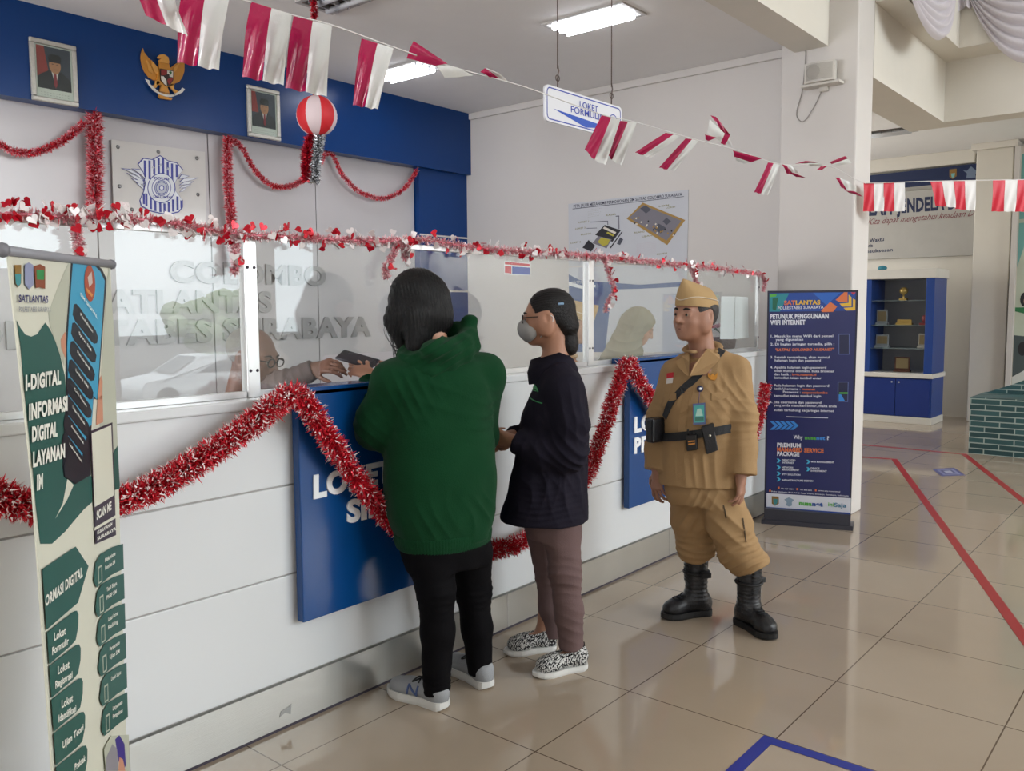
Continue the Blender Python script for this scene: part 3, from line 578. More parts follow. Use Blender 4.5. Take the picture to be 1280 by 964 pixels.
for z in (.98, 1.28, 1.6): b = MB(); b.box(A(CX_+.03, ya+.1, z-.006), A(X1-.03, yb-.1, z), mat('shelf glass', '#8fa3a5', .1, spec=.6, alpha=.6)); b.build('shelf', cab)
def trophy(label, kind, y, z, h, w, m, x=12.0):
    t = thing('trophy' if kind in 'cd' else 'plaque', label, 'trophy' if kind in 'cd' else 'plaque', (x, y, z), 'trophies in the display cabinet'); 
    b = MB(); b.box(A(x-.04, y-w/2, z), A(x+.04, y+w/2, z+.03), m, bev=.004); b.build('base', t); b = MB()
    if kind == 'c': b.lathe([(.012, .03), (.014, .05), (.01, .07), (.05, h*.6), (.055, h*.8), (.03, h), (0, h)], m, 16, frame(A(x, y, z), (1, 0, 0), (0, 1, 0))); b.build('cup', t)
    elif kind == 'd': b.ball(A(x, y, z+.03+h/2), (.015, w*.35, h/2), m, 14); b.build('disc', t)
    else:
        b.box(A(x-.008, y-w*.45, z+.03), A(x+.012, y+w*.45, z+h), m, bev=.003); pl = b.build('board', t)
        b = MB(); b.box(A(x-.011, y-w*.36, z+.05), A(x-.008, y+w*.36, z+h-.02), mat('plaque face', '#7e7050', .4)); b.build('face', t)
GT = mat('trophy gold', '#b99d5a', .35, metal=.5); CT = mat('trophy crystal', '#aeb9bd', .1, alpha=.55); WD = mat('trophy wood', '#4a2a20', .4); RT_ = mat('trophy red', '#7c2a2c', .4)
def cy(px): return onx(px, 420, 12.0)[1]
trophy('gold cup trophy on the upper cabinet shelf', 'c', cy(1128), 1.6, .17, .09, GT); trophy('clear crystal plaque on gold base, left on the second shelf', 'p', cy(1102), 1.28, .2, .15, CT)
trophy('low gold plaque in the middle of the second shelf', 'p', cy(1130), 1.28, .07, .2, GT); trophy('dark red round trophy at right end of the second shelf', 'd', cy(1155), 1.28, .1, .11, RT_)
trophy('pale crystal block left on the third shelf', 'p', cy(1103), .98, .17, .18, CT); trophy('pale shield plaque at right on the third shelf', 'p', cy(1154), .98, .19, .12, mat('trophy pale', '#a9a79c', .4))
trophy('dark wooden plaque on the bottom of the cabinet', 'p', cy(1129), .66, .2, .21, WD)
tb = MB(); tb.ball(A(12.0, onx(1103, 336, 12.0)[1], 2.03), (.05, .06, .035), mat('teal ball', '#2f7f92', .5), 14); tag(tb.build('ball'), 'small teal ball lying on top of the display cabinet', 'ball')
# mural wall and brick printed bench
mu = MB(); mu.box(A(12.45, -4, 0), A(12.6, 2.16, 3.5), M_cream); mu.box(A(12.4, 2.1, .0), A(12.46, 2.16, 3.5), M_white); struct(mu.build('wall_mural'), 'wall carrying the painted mural at the right edge')
mr = thing('mural', 'painted mural with teal sky, green hill and dark road at the right edge', 'mural', (12.45, 1.6, .6)); b = MB()
def mq(pts, m, k): b.prism([A(12.449-.001*k, y, z) for y, z in pts], A(-.0008, 0, 0), m, both=False)
mq([(2.09, .3), (.2, .3), (.2, 3.4), (2.09, 3.4)], mat('mural sky', '#bfc9b8', .6), 0); mq([(2.09, 2.6), (1.2, 2.6), (.2, 2.9), (.2, 3.4), (2.09, 3.4)], mat('mural teal', '#77b3b0', .6), 1); mq([(2.09, 2.0), (2.0, 2.35), (1.8, 2.3), (1.3, 1.9), (1.2, 2.6), (2.09, 2.55)], mat('mural teal', '#77b3b0', .6), 2)
mq([(2.09, 1.45), (1.98, 1.42), (1.9, 1.3), (1.8, 1.0), (.2, 1.0), (.2, 1.5), (2.09, 1.5)][::1], mat('mural green', '#2f7a4c', .6), 3); mq([(2.09, .3), (2.09, 1.15), (1.6, 1.1), (.2, 1.05), (.2, .3)], mat('mural road', '#4a5658', .6), 4); mq([(2.09, .62), (1.9, .75), (1.5, .95), (1.5, .85), (1.9, .62), (2.09, .5)], mat('mural white', '#cfd3cf', .6), 5)
mq([(1.99+.05*math.cos(a), 1.6+.09*math.sin(a)) for a in np.arange(14)*math.pi/7], mat('mural black', '#23252a', .6), 6); mq([(1.99+.05*math.cos(a), .98+.09*math.sin(a)) for a in np.arange(14)*math.pi/7], mat('mural black', '#23252a', .6), 6); mq([(1.97+.03*math.cos(a), 1.58+.05*math.sin(a)) for a in np.arange(14)*math.pi/7], mat('mural skin', '#c79a78', .6), 7)
b.build('painting', mr)
def brick_material():
    m = bpy.data.materials.new('printed teal bricks'); m.use_nodes = True; nt = m.node_tree; bs = nt.nodes['Principled BSDF']
    g = nt.nodes.new('ShaderNodeTexCoord'); mp = nt.nodes.new('ShaderNodeMapping'); mp.inputs['Rotation'].default_value = (R90, 0, R90); nt.links.new(g.outputs['Object'], mp.inputs[0])
    cx = nt.nodes.new('ShaderNodeSeparateXYZ'); nt.links.new(g.outputs['Object'], cx.inputs[0]); cb = nt.nodes.new('ShaderNodeCombineXYZ'); ad = nt.nodes.new('ShaderNodeMath'); nt.links.new(cx.outputs[0], ad.inputs[0]); nt.links.new(cx.outputs[1], ad.inputs[1]); nt.links.new(ad.outputs[0], cb.inputs[0]); nt.links.new(cx.outputs[2], cb.inputs[1])
    br = nt.nodes.new('ShaderNodeTexBrick'); br.inputs['Scale'].default_value = 1; br.inputs['Brick Width'].default_value = .27; br.inputs['Row Height'].default_value = .057; br.inputs['Mortar Size'].default_value = .006
    br.inputs['Color1'].default_value = lin('#26484c')+[1]; br.inputs['Color2'].default_value = lin('#3a6266')+[1]; br.inputs['Mortar'].default_value = lin('#9fb0ac')+[1]
    nt.links.new(cb.outputs[0], br.inputs['Vector']); nt.links.new(br.outputs[0], bs.inputs['Base Color']); bs.inputs['Roughness'].default_value = .4; return m
bb = MB(); M_br = brick_material(); bb.box(A(9.78, .2, 0), A(10.5, 2.01, .585), M_br); bb.prism([A(10.4, 2.0, .58), A(10.4, 1.75, .68), A(10.4, 1.5, .8), A(10.4, .2, .9), A(10.4, .2, .58)], A(.1, 0, 0), M_br)
tag(bb.build('brick_bench', fix=True), 'low bench covered in teal brick print near the mural', 'bench')
# ------------------------------------------------------------------ floor tape and sticker
M_rt = mat('red tape', '#a3262c', .35); M_bt = mat('blue tape', '#1f3191', .35)
def tape(label, P, m, wd=.055, group=None):
    b = MB(); P = [A(*p, 0) for p in P]
    for i in range(len(P)-1):
        d = nrm(P[i+1]-P[i]); n = A(-d[1], d[0], 0)*wd/2; e = d*wd/2 if 0 < i else d*0; f = d*wd/2 if i < len(P)-2 else d*0
        h_ = A(0, 0, .0002*i)
        b.prism([h_+P[i]-n-e+A(0, 0, .0004), h_+P[i+1]-n+f+A(0, 0, .0004), h_+P[i+1]+n+f+A(0, 0, .0004), h_+P[i]+n-e+A(0, 0, .0004)], A(0, 0, .0008), m)
    return tag(b.build('floor_tape'), label, 'tape', group)
e1 = A(4.423, .65)+(A(4.423, .65)-A(8.95, 2.5))*.6; e2 = A(7.59, 1.157)+(A(7.59, 1.157)-A(9.69, 2.03))*1.6
tape('red floor tape line running from the column base to the right edge', [(8.7, 3.6), (8.95, 2.5), tuple(e1)], M_rt); tape('red floor tape line along the front of the brick bench', [(9.7, 3.3), (9.69, 2.03), tuple(e2)], M_rt)
tape('blue floor tape square in the bottom foreground', [(2.4, .5), (2.12, .5), (2.12, 1.17), (2.79, 1.17), (2.79, .5), (2.4, .5)], M_bt, .045)
fs = thing('floor_sticker', 'small printed purple sticker on the floor between red tape lines', 'sticker', (8.5, 1.9, 0)); b = MB()
Q = [onz(*p) for p in ((1165, 586.5), (1193, 585), (1207, 594.5), (1177, 595.5))]; b.prism([q+A(0, 0, .0004) for q in Q], A(0, 0, .0006), mat('sticker purple', '#4c4f86', .4)); b.build('sheet', fs)
b = MB(); c = sum(Q)/4
for k, (f, m) in enumerate(((.72, '#8b90b8'), (.5, '#40437c'), (.3, '#b9bccf'))): b.prism([c+(q-c)*f*A(1, 1, 0)+A(0, 0, .0012+.0003*k) for q in Q], A(0, 0, .0002), mat('sticker print%d' % k, m, .4))
b.build('print', fs)
# ------------------------------------------------------------------ standing wifi banner in front of the column
PT = Plane(onz(955, 652), np.cross(onz(1064, 662)-onz(955, 652), A(0, 0, 1)))
wbn = thing('standing_banner', 'navy standing banner with wifi instructions in front of the column', 'banner', tuple(onz(1010, 657)))
M_nv = mat('banner navy', '#262d63', .35, var=.03); M_or = mat('banner orange', '#e07a48', .4, var=0); M_lb = mat('banner light blue', '#3f8fe0', .4, var=0); M_gn = mat('banner green', '#5cba4c', .4, var=0); M_ye = mat('banner yellow', '#e8bd3c', .4, var=0); M_wt = mat('banner white', '#dfe3ee', .4, var=0)
w_ = cr(950, 350, 6.0286); w2 = cr(950, 500, 5.671)
b = MB(); FR = [(959.5, 363.5), (1073, 362.5), (1063, 658), (955, 650)]; P = np.array([PT.p(*z) for z in FR])+PT.n*-.012; b.prism(P, PT.n*.014, mat('banner frame', '#23243a', .4)); b.build('frame', wbn, fix=True)
b = MB(); b.polyp(PT, [(961.5, 366), (1070.5, 365), (1061.5, 641), (957.5, 634)], M_nv, off=.0024, depth=.001); b.build('sheet', wbn)
b = MB(); bp0 = [onz(952, 654), onz(1066, 663)]
ub = nrm(bp0[1]-bp0[0]); nb = PT.n; L = np.linalg.norm(bp0[1]-bp0[0])
b.prism([bp0[0]-nb*.14, bp0[1]-nb*.14, bp0[1]+nb*.02, bp0[0]+nb*.02], A(0, 0, .03), mat('banner foot', '#33343f', .4)); b.prism([bp0[0]+ub*.02-nb*.1+A(0, 0, .03), bp0[1]-ub*.02-nb*.1+A(0, 0, .03), bp0[1]-ub*.02+nb*.008+A(0, 0, .03), bp0[0]+ub*.02+nb*.008+A(0, 0, .03)], A(0, 0, .075), mat('banner foot', '#33343f', .4)); b.build('foot', wbn, fix=True)
def wl(name, items, base=.0038):
    b = MB()
    for i, (pts, m) in enumerate(items): b.polyp(PT, pts, m, off=base+.0003*i, depth=.0002)
    return b.build(name, wbn)
wl('header', [(w_((72, 100), (720, 90), (718, 230), (70, 240)), mat('banner blue', '#1f4aa0', .4)), (w_((72, 105), (220, 100), (150, 238), (72, 238)), mat('banner teal', '#2b8f9c', .4)), (w_((74, 108), (130, 104), (120, 124), (74, 130)), M_gn), (w_((400, 98), (610, 94), (500, 190)), mat('banner mid blue', '#2a67c4', .4)),
               (w_((460, 232), (530, 165), (582, 200), (550, 240), (470, 242)), M_or), (w_((570, 150), (635, 92), (660, 92), (660, 165), (600, 168)), M_or), (w_((600, 178), (668, 172), (668, 110), (690, 130), (690, 200), (620, 200)), M_ye), (w_((630, 210), (700, 205), (700, 140), (720, 150), (718, 228), (650, 230)), M_ye), (w_((685, 93), (722, 92), (705, 112)), mat('banner red', '#c8394a', .4)), (w_((95, 140), (140, 130), (120, 230), (95, 220)), mat('banner dark green', '#1f6a52', .4))])
b = MB()
b.textp('SAT', PT, *w_((182, 188))[0], *w_((268, 186))[0], 5.2, M_or, off=.0075, bold=.04); b.textp('LANTAS', PT, *w_((270, 186))[0], *w_((455, 184))[0], 5.2, M_ye, off=.0075, bold=.04); b.textp('POLRESTABES SURABAYA', PT, *w_((135, 222))[0], *w_((480, 214))[0], 3.6, M_wt, off=.0075)
b.textp('PETUNJUK PENGGUNAAN', PT, *w_((78, 291))[0], *w_((518, 288))[0], 5.4, M_wt, off=.004, bold=.05); b.textp('WIFI INTERNET', PT, *w_((78, 336))[0], *w_((342, 334))[0], 5.4, M_wt, off=.004, bold=.05); b.build('title', wbn)
LN = [('1. Masuk ke menu WiFi dari ponsel', 82, 432, 552, 430), ('yang digunakan', 118, 458, 326, 456), ('2. Di bagian jaringan tersedia, pilih :', 80, 492, 560, 490), ('3. Setelah tersambung, akan muncul', 80, 590, 524, 590), ('halaman login dan password', 112, 614, 458, 615), ('4. Apabila halaman login password', 78, 666, 500, 668), ('tidak muncul otomatis, buka browser', 108, 692, 560, 696), ('dan ketik :', 108, 718, 232, 720), ('kemudian tekan tombol enter', 108, 744, 464, 748), ('5. Pada halaman login dan password', 76, 802, 520, 806), ('ketik Username :', 106, 828, 304, 831), ('Password :', 174, 852, 306, 855), ('kemudian tekan tombol login', 106, 880, 460, 884), ('6. Jika username dan password', 74, 928, 462, 934), ('yang anda masukan benar, maka anda', 104, 952, 578, 960)]
para = {}
for i, (s, x, y, x2, y2) in enumerate(LN):
    k = s[0] if s[0].isdigit() else k
    para.setdefault(k, MB()).textp(s, PT, *w_((x, y))[0], *w_((x2, y2))[0], 2.9, M_wt, off=.004, bold=.025)
para['6'].textp('sudah terhubung ke jaringan internet', PT, *w2((100, 78))[0], *w2((524, 86))[0], 2.8, M_wt, off=.004, bold=.025)
for b in para.values(): b.build('instruction', wbn)
for s, x, y, x2, y2, h, sh_ in (('"SATPAS COLOMBO NUSANET"', 114, 536, 556, 533, 3.3, .2), ('login.nusanet.id', 242, 720, 424, 722, 2.8, 0), ('nusanet', 318, 830, 416, 832, 2.8, 0), ('satpascolombo', 318, 856, 510, 858, 2.8, 0)):
    b = MB(); b.textp(s, PT, *w_((x, y))[0], *w_((x2, y2))[0], h, M_or, off=.004, bold=.03, shear=sh_); b.build('highlight', wbn)
PP_ = ([(w_((592, 405), (676, 404), (676, 562), (592, 562)), mat('banner phone edge', '#5a6aa0', .4)), (w_((598, 412), (670, 411), (670, 556), (598, 556)), mat('banner phone', '#252a4c', .4)), (w_((586, 766), (668, 766), (664, 920), (584, 918)), mat('banner phone edge', '#5a6aa0', .4)), (w_((592, 772), (662, 772), (658, 914), (590, 912)), mat('banner phone', '#252a4c', .4)), (w_((598, 847), (662, 847), (662, 858), (598, 858)), M_gn), (w_((594, 862), (612, 862), (640, 912), (594, 912)), M_lb)])
wl('phone_picture', PP_[:2]); wl('phone_picture', PP_[2:])
ch = []
for k in range(5): x = 68+k*36; ch.append((w2((x, 150), (x+26, 150), (x+62, 182), (x+26, 212), (x, 212), (x+36, 182)), M_lb))
ch.append((w2((188, 116), (482, 125), (482, 130), (188, 121)), M_wt)); wl('chevrons', ch)
b = MB(); b.textp('Why', PT, *w2((238, 275))[0], *w2((304, 278))[0], 4.6, M_wt, off=.004, bold=.03); b.textp('nusa', PT, *w2((318, 279))[0], *w2((398, 281))[0], 4.4, M_gn, off=.004, bold=.04); b.textp('net', PT, *w2((400, 281))[0], *w2((462, 283))[0], 4.4, M_lb, off=.004, bold=.04); b.textp('?', PT, *w2((474, 283))[0], *w2((490, 284))[0], 4.6, M_wt, off=.004, bold=.03)
b.textp('PREMIUM', PT, *w2((122, 332))[0], *w2((290, 337))[0], 4.8, M_wt, off=.004, bold=.05); b.textp('MANAGED SERVICE', PT, *w2((122, 364))[0], *w2((452, 375))[0], 4.8, M_or, off=.004, bold=.05); b.textp('PACKAGE', PT, *w2((122, 394))[0], *w2((280, 399))[0], 4.8, M_wt, off=.004, bold=.05)
for s, x, y, x2 in (('DEDICATED', 158, 432, 252), ('INTERNET', 158, 450, 242), ('NETWORK', 156, 484, 238), ('MANAGEMENT', 156, 500, 278), ('IPTV SOLUTION', 156, 533, 286), ('INFRASTRUCTURE DESIGN', 156, 574, 376), ('WIFI MANAGEMENT', 360, 444, 526), ('DEVICE', 360, 490, 422), ('INVESTMENT', 360, 508, 474)): b.textp(s, PT, *w2((x, y))[0], *w2((x2, y+(x2-x)*.03))[0], 2.1, M_wt, off=.004, bold=.03)
for s, x, y, x2 in (('031 827 9339', 150, 632, 236), ('031 828 2636', 286, 640, 368), ('www.sby.nusa.net.id', 414, 646, 568), ('Ruko Gateway Blok A5 Jl. Raya Waru, Sidoarjo, Surabaya, Indonesia', 82, 652, 628)): b.textp(s, PT, *w2((x, y))[0], *w2((x2, y+(x2-x)*.06))[0], 1.5, M_wt, off=.004, bold=.02)
b.build('service_text', wbn)
mk = []
for x, y in ((118, 430), (118, 478), (118, 522), (118, 562), (328, 438), (328, 490)): mk.append((w2((x, y-14), (x+14, y-14), (x+30, y), (x+14, y+15), (x, y+15), (x+14, y)), mat('banner cyan', '#49b8e0', .4)))
for x, y in ((134, 622), (265, 632), (396, 640), (72, 643)): mk.append((w2((x-6, y-7), (x+6, y-7), (x+6, y+7), (x-6, y+7)), M_or))
wl('bullets', mk)
wl('logo_strip', [(w2((46, 660), (645, 697), (642, 800), (46, 757)), M_wt), (w2((46, 757), (642, 800), (640, 812), (46, 772)), mat('banner blue strip', '#234a9e', .4)), (w2((84, 682), (134, 685), (134, 735), (108, 750), (84, 735)), mat('badge gold', '#8a6a32')), (w2((94, 700), (126, 702), (122, 735), (108, 744), (96, 732)), mat('badge teal2', '#3f8f96')), (w2((172, 705), (205, 690), (242, 708), (226, 725), (228, 748), (206, 756), (184, 746), (190, 725)), mat('badge pale', '#8fa6bd'))])
b = MB(); b.textp('nusa', PT, *w2((278, 744))[0], *w2((368, 750))[0], 5, M_gn, off=.006, bold=.05); b.textp('net', PT, *w2((370, 750))[0], *w2((446, 755))[0], 5, mat('logo blue', '#1f55a8', .4), off=.006, bold=.05); b.build('logo', wbn); b = MB(); b.textp('ini', PT, *w2((484, 752))[0], *w2((524, 755))[0], 5, M_gn, off=.006); b.textp('Saja', PT, *w2((526, 757))[0], *w2((612, 762))[0], 5, mat('logo steel', '#4c86a8', .4), off=.006, bold=.03); b.build('logo', wbn)
# ------------------------------------------------------------------ green stand banner at the left
TLb, TRb, BLb = ondep(8, 313, 1.77), ondep(138, 330, 2.36), ondep(65, 964, 1.87)
PX_ = Plane(TLb, np.cross(BLb-TLb, TRb-TLb)); PX_ = PX_ if PX_.n@(EYEP-TLb) > 0 else Plane(TLb, -PX_.n)
xb = thing('stand_banner', 'green and cream stand banner about digital services at the left edge', 'banner', (BLb[0], BLb[1], 0))
def dn(p, q, z): return q+(q-p)*((z-q[2])/(q[2]-p[2]))
p0, p1, p2, p3 = PX_.p(9, 315), PX_.p(138, 331), PX_.p(65, 964), PX_.p(159, 964)
M_cr = mat('banner cream', '#d6d6c6', .45, var=.03); M_dg = mat('banner green', '#2c5a52', .45, var=.03) if 'banner green' not in MATS else mat('banner deep green', '#2c5a52', .45, var=.03)
b = MB(); b.prism([p0, p1, PX_.p(147, 560), p3, dn(p1, p3, .1), dn(p0, p2, .1), p2, PX_.p(40, 600)], PX_.n*-.003, M_cr); b.build('sheet', xb, fix=True)
b = MB(); b.tube([PX_.p(2, 312.5), PX_.p(139.5, 330.5)], .011, mat('banner bar', '#8e8f96', .4), 10); b.ball(PX_.p(3, 312.5), .016, mat('banner bar end', '#77787f', .4), 10); b.ball(PX_.p(139, 330.5), .014, mat('banner bar end', '#77787f', .4), 10); b.build('top_bar', xb)
b = MB(); nB = PX_.n; tm, bmid = (p0+p1)/2-nB*.02, (dn(p0, p2, .1)+dn(p1, p3, .1))/2-nB*.03
b.tube([tm, A(bmid[0], bmid[1], .06)-nB*.05], .009, M_alu, 8); b.build('pole', xb)
b = MB(); e0, e1_ = dn(p0, p2, .06), dn(p1, p3, .06); m_ = (e0+e1_)/2
b.prism([A(*(e0-nB*.09)[:2], 0), A(*(e1_-nB*.09)[:2], 0), A(*(e1_+nB*.05)[:2], 0), A(*(e0+nB*.05)[:2], 0)], A(0, 0, .085), M_alu); b.build('base', xb, fix=True)
a3 = cr(0, 300, 4.82); a4 = cr(0, 480, 4.82); a5 = cr(20, 680, 3.393)
lay_n = [0]
def xl(name, items):
    b = MB()
    for pts, m in items: lay_n[0] += 1; b.polyp(PX_, pts, m, off=.0006+.00012*lay_n[0], depth=.0001)
    return b.build(name, xb)
M_bk = mat('banner black', '#20232a', .4); M_bl = mat('banner sky', '#3c9dc2', .4); M_sk = mat('banner skin', '#c98f74', .5); M_gy = mat('banner grey wash', '#b9bcab', .5); M_pu = mat('banner plum', '#372c3c', .4)
xl('background_wash', [(a3((424, 112), (395, 170), (330, 330), (290, 440), (300, 520), (385, 760), (395, 560), (428, 112)), M_gy), (a3((640, 260), (655, 160), (660, 200), (688, 600), (694, 964), (600, 964)), M_gy), (a4((590, 0), (694, 0), (706, 372), (690, 400), (600, 300)), M_gy)])
xl('green_field', [(a3((97, 485), (120, 530), (150, 570), (185, 582), (220, 568), (250, 525), (270, 498), (300, 540), (330, 610), (360, 700), (388, 820), (400, 964))+a4((410, 100), (420, 500), (552, 560), (553, 712), (500, 760), (440, 830), (390, 890), (310, 964), (240, 964), (215, 760), (192, 500), (165, 250), (140, 0))+a3((120, 640), (108, 560)), M_dg), (a4((706, 372), (720, 630), (690, 640), (680, 420), (690, 395)), M_dg)])
b0 = lay_n[0]
xl('leaf', [(a4((403, 572), (440, 610), (400, 700), (335, 805), (330, 812), (375, 720)), M_cr)])
xl('hand', [(a3((385, 555), (362, 600), (365, 650), (385, 700), (398, 720), (398, 560)), M_sk), (a3((605, 815), (615, 850), (612, 964), (575, 964))+a4((614, 60), (618, 230), (575, 250), (590, 0)), M_sk)])
xl('phone_body', [(a3((426, 108), (556, 133), (610, 175), (638, 235), (634, 300), (596, 800), (585, 964))+a4((560, 90), (545, 300), (540, 550), (450, 605), (380, 560), (372, 500), (395, 0))+a3((392, 600), (405, 420)), M_bk)])
xl('phone_screen', [(a3((436, 114), (545, 134), (600, 190), (626, 245), (622, 320), (580, 964))+a4((558, 70), (548, 245), (530, 265), (480, 480), (405, 395), (408, 100), (405, 0))+a3((400, 640), (415, 400)), M_bl)])
pills = []
for k in range(8):
    dx, dy = -9.5*k, 112*k; f = 1-.012*k
    pills.append((a3(*[(x+dx, y+dy) for x, y in ((440, 388), (455, 384), (478, 410), (572, 545), (586, 585), (580, 622), (562, 626), (545, 612), (448, 490), (432, 450))]), M_bk))
pills.append((a4((402, 398), (540, 490), (540, 550), (450, 603), (382, 560), (378, 500)), M_bk))
for p in pills: xl('menu_button', [p])
xl('round_logo', [(a3(*[(534+33*math.cos(q)-.0*q, 262+109*math.sin(q)+12*math.cos(q)) for q in np.arange(24)*math.pi/12]), mat('banner rust', '#a5492c', .4)), (a3((520, 225), (545, 190), (550, 260), (530, 285)), mat('banner pale', '#c9b7ae', .4)), (a3((512, 285), (552, 330), (545, 345), (515, 310)), mat('banner amber', '#cf8a3c', .4))])
xl('badges', [(a3((78, 150), (118, 150), (118, 260), (100, 285), (82, 262)), mat('badge gold', '#8a6a32')), (a3((80, 205), (117, 205), (115, 262), (100, 280), (84, 262)), mat('badge teal2', '#3f8f96'))])
xl('badges', [(a3((138, 150), (162, 135), (190, 150), (192, 270), (165, 298), (140, 268)), mat('badge pale2', '#8f96b4'))])
xl('badges', [(a3((196, 160), (230, 145), (262, 162), (262, 295), (230, 285), (206, 290)), mat('badge rust', '#8a4a32')), (a3((208, 180), (256, 182), (254, 240), (212, 238)), mat('badge green', '#2f8a4a'))])
xl('scan_card', [(a4((535, 285), (668, 232), (690, 908), (690, 912), (566, 966)), M_pu), (a4((542, 300), (660, 250), (677, 672), (560, 744)), M_cr), (a4((558, 868), (690, 790), (690, 808), (558, 886)), M_cr)])
xl('arrow_block', [(a5((103, 108), (245, 12), (300, 95), (255, 250), (120, 366)), M_dg)])
lay_s = lay_n[0]
for k in range(5):
    dx, dy = 9.5*k, 143*k; lay_n[0] = lay_s
    xl('service_tab', [(a5(*[(x+dx, y+dy) for x, y in ((122, 376), (238, 286), (250, 284), (257, 300), (256, 350), (245, 408), (225, 432), (132, 512))]), M_dg)])
for k in range(6):
    dx, dy = 6.5*k, 130*k-4*k; lay_n[0] = lay_s
    top = (448-5*k, 0) if k == 0 else (446, 0)
    xl('service_tab', [(a5(*[(x+dx*(1 if x < 430 else .55), y+dy) for x, y in ((322, 150), (330, 80), (350, 45), (400, 15), (447, 0), (450, 106), (395, 134), (335, 186), (325, 168))]), M_dg)])
    xl('tab_icon', [(a5(*[(x+dx, y+dy) for x, y in ((340, 100), (356, 88), (358, 160), (342, 172))]), M_gy), (a5(*[(x+dx, y+dy) for x, y in ((343, 106), (354, 97), (355, 155), (344, 164))]), M_dg)])
xl('group_photo', [(a5((365, 870), (395, 815), (470, 810), (474, 964), (372, 964)), M_gy), (a5((412, 830), (430, 812), (452, 850), (458, 940), (445, 964), (425, 920)), mat('banner violet', '#3c2f86', .4)), (a5((375, 905), (400, 850), (420, 870), (425, 964), (372, 964)), mat('banner uniform', '#8e8b92', .5)), (a5((430, 905), (445, 915), (455, 964), (425, 964)), M_sk)])
offT = .0006+.00012*(lay_n[0]+6)
def xt(name, rows, m, bold=.03):
    for s, pa, pb, h in rows:
        b = MB(); b.textp(s, PX_, *pa[0], *pb[0], h, m, off=offT, bold=bold); b.build(name, xb)
M_wl = mat('banner lettering', '#e6e7dd', .5, var=0)
xt('lettering', [('SATLANTAS', a3((96, 374)), a3((274, 378)), 9, )], mat('banner violet text', '#3a3a6c', .5), .025)
xt('lettering', [('POLRESTABES SURABAYA', a3((98, 432)), a3((290, 432)), 6.2)], mat('banner grey text', '#8b8f98', .5), .01)
xt('lettering', [('I-DIGITAL', a3((137, 906)), a3((352, 864)), 18), ('INFORMASI', a4((158, 216)), a4((392, 157)), 18.5), ('DIGITAL', a4((176, 348)), a4((330, 312)), 17.5), ('LAYANAN', a4((182, 500)), a4((376, 440)), 17.5), ('IM', a4((206, 640)), a4((242, 627)), 17.5)], M_wl, .05)
for k, tx in enumerate(('Pendaftaran', 'Syarat SIM', 'Perpanjang', 'Lokasi SIM', 'Cek Status', 'Ujian Praktek', 'Administrasi', 'Informasi')): xt('lettering', [(tx, a3((470-9.5*k, 455+112*k)), a3((545-9.5*k, 560+112*k)), 3.6)], M_wl, .02)
xt('lettering', [('SIM DIGITAL', a3((470, 335)), a3((572, 475)), 4.2)], M_wl, .02)
xt('lettering', [('SCAN ME', a4((568, 820)), a4((658, 756)), 10.5), ('KLIK LAYANAN', a4((572, 908)), a4((662, 852)), 4), ('SURABAYA', a4((572, 945)), a4((686, 880)), 4), ('ORMASI DIGITAL', a5((112, 268)), a5((272, 138)), 13)], M_wl, .04)
for k, (s, t2) in enumerate((('Loket', 'Formulir'), ('Loket', 'Registrasi'), ('Loket', 'Identifikasi'), ('Ujian', 'Teori'), ('Ujian', 'Praktek'))):
    dx, dy = 16*k, 143*k
    if k == 3: xt('lettering', [('Ujian Teori', a5((186, 870)), a5((275, 790)), 8.5)], M_wl, .03); continue
    if k == 4: xt('lettering', [('Praktek', a5((238, 962)), a5((284, 920)), 8)], M_wl, .03); continue
    xt('lettering', [(s, a5((150+dx, 412+dy)), a5((200+dx*.95, 382+dy)), 9.5), (t2, a5((142+dx*.85, 472+dy)), a5((212+dx, 425+dy)), 9)], M_wl, .03)
for k, (s, t2) in enumerate((('Mekanisme', 'Penerbitan SIM'), ('Tarif Biaya', 'PNBP SIM'), ('Lokasi Corner', 'Keliling'), ('Persyaratan', 'Ujian SIM'), ('Denah Satpas', ''), ('Layanan', 'Pengaduan'))):
    dx, dy = 6.5*k, 126*k; xt('lettering', [(s, a5((368+dx, 78+dy)), a5((412+dx*.9, 48+dy)), 5)], M_wl, .02)
    if t2: xt('lettering', [(t2, a5((368+dx, 112+dy)), a5((410+dx, 84+dy)), 5)], M_wl, .02)
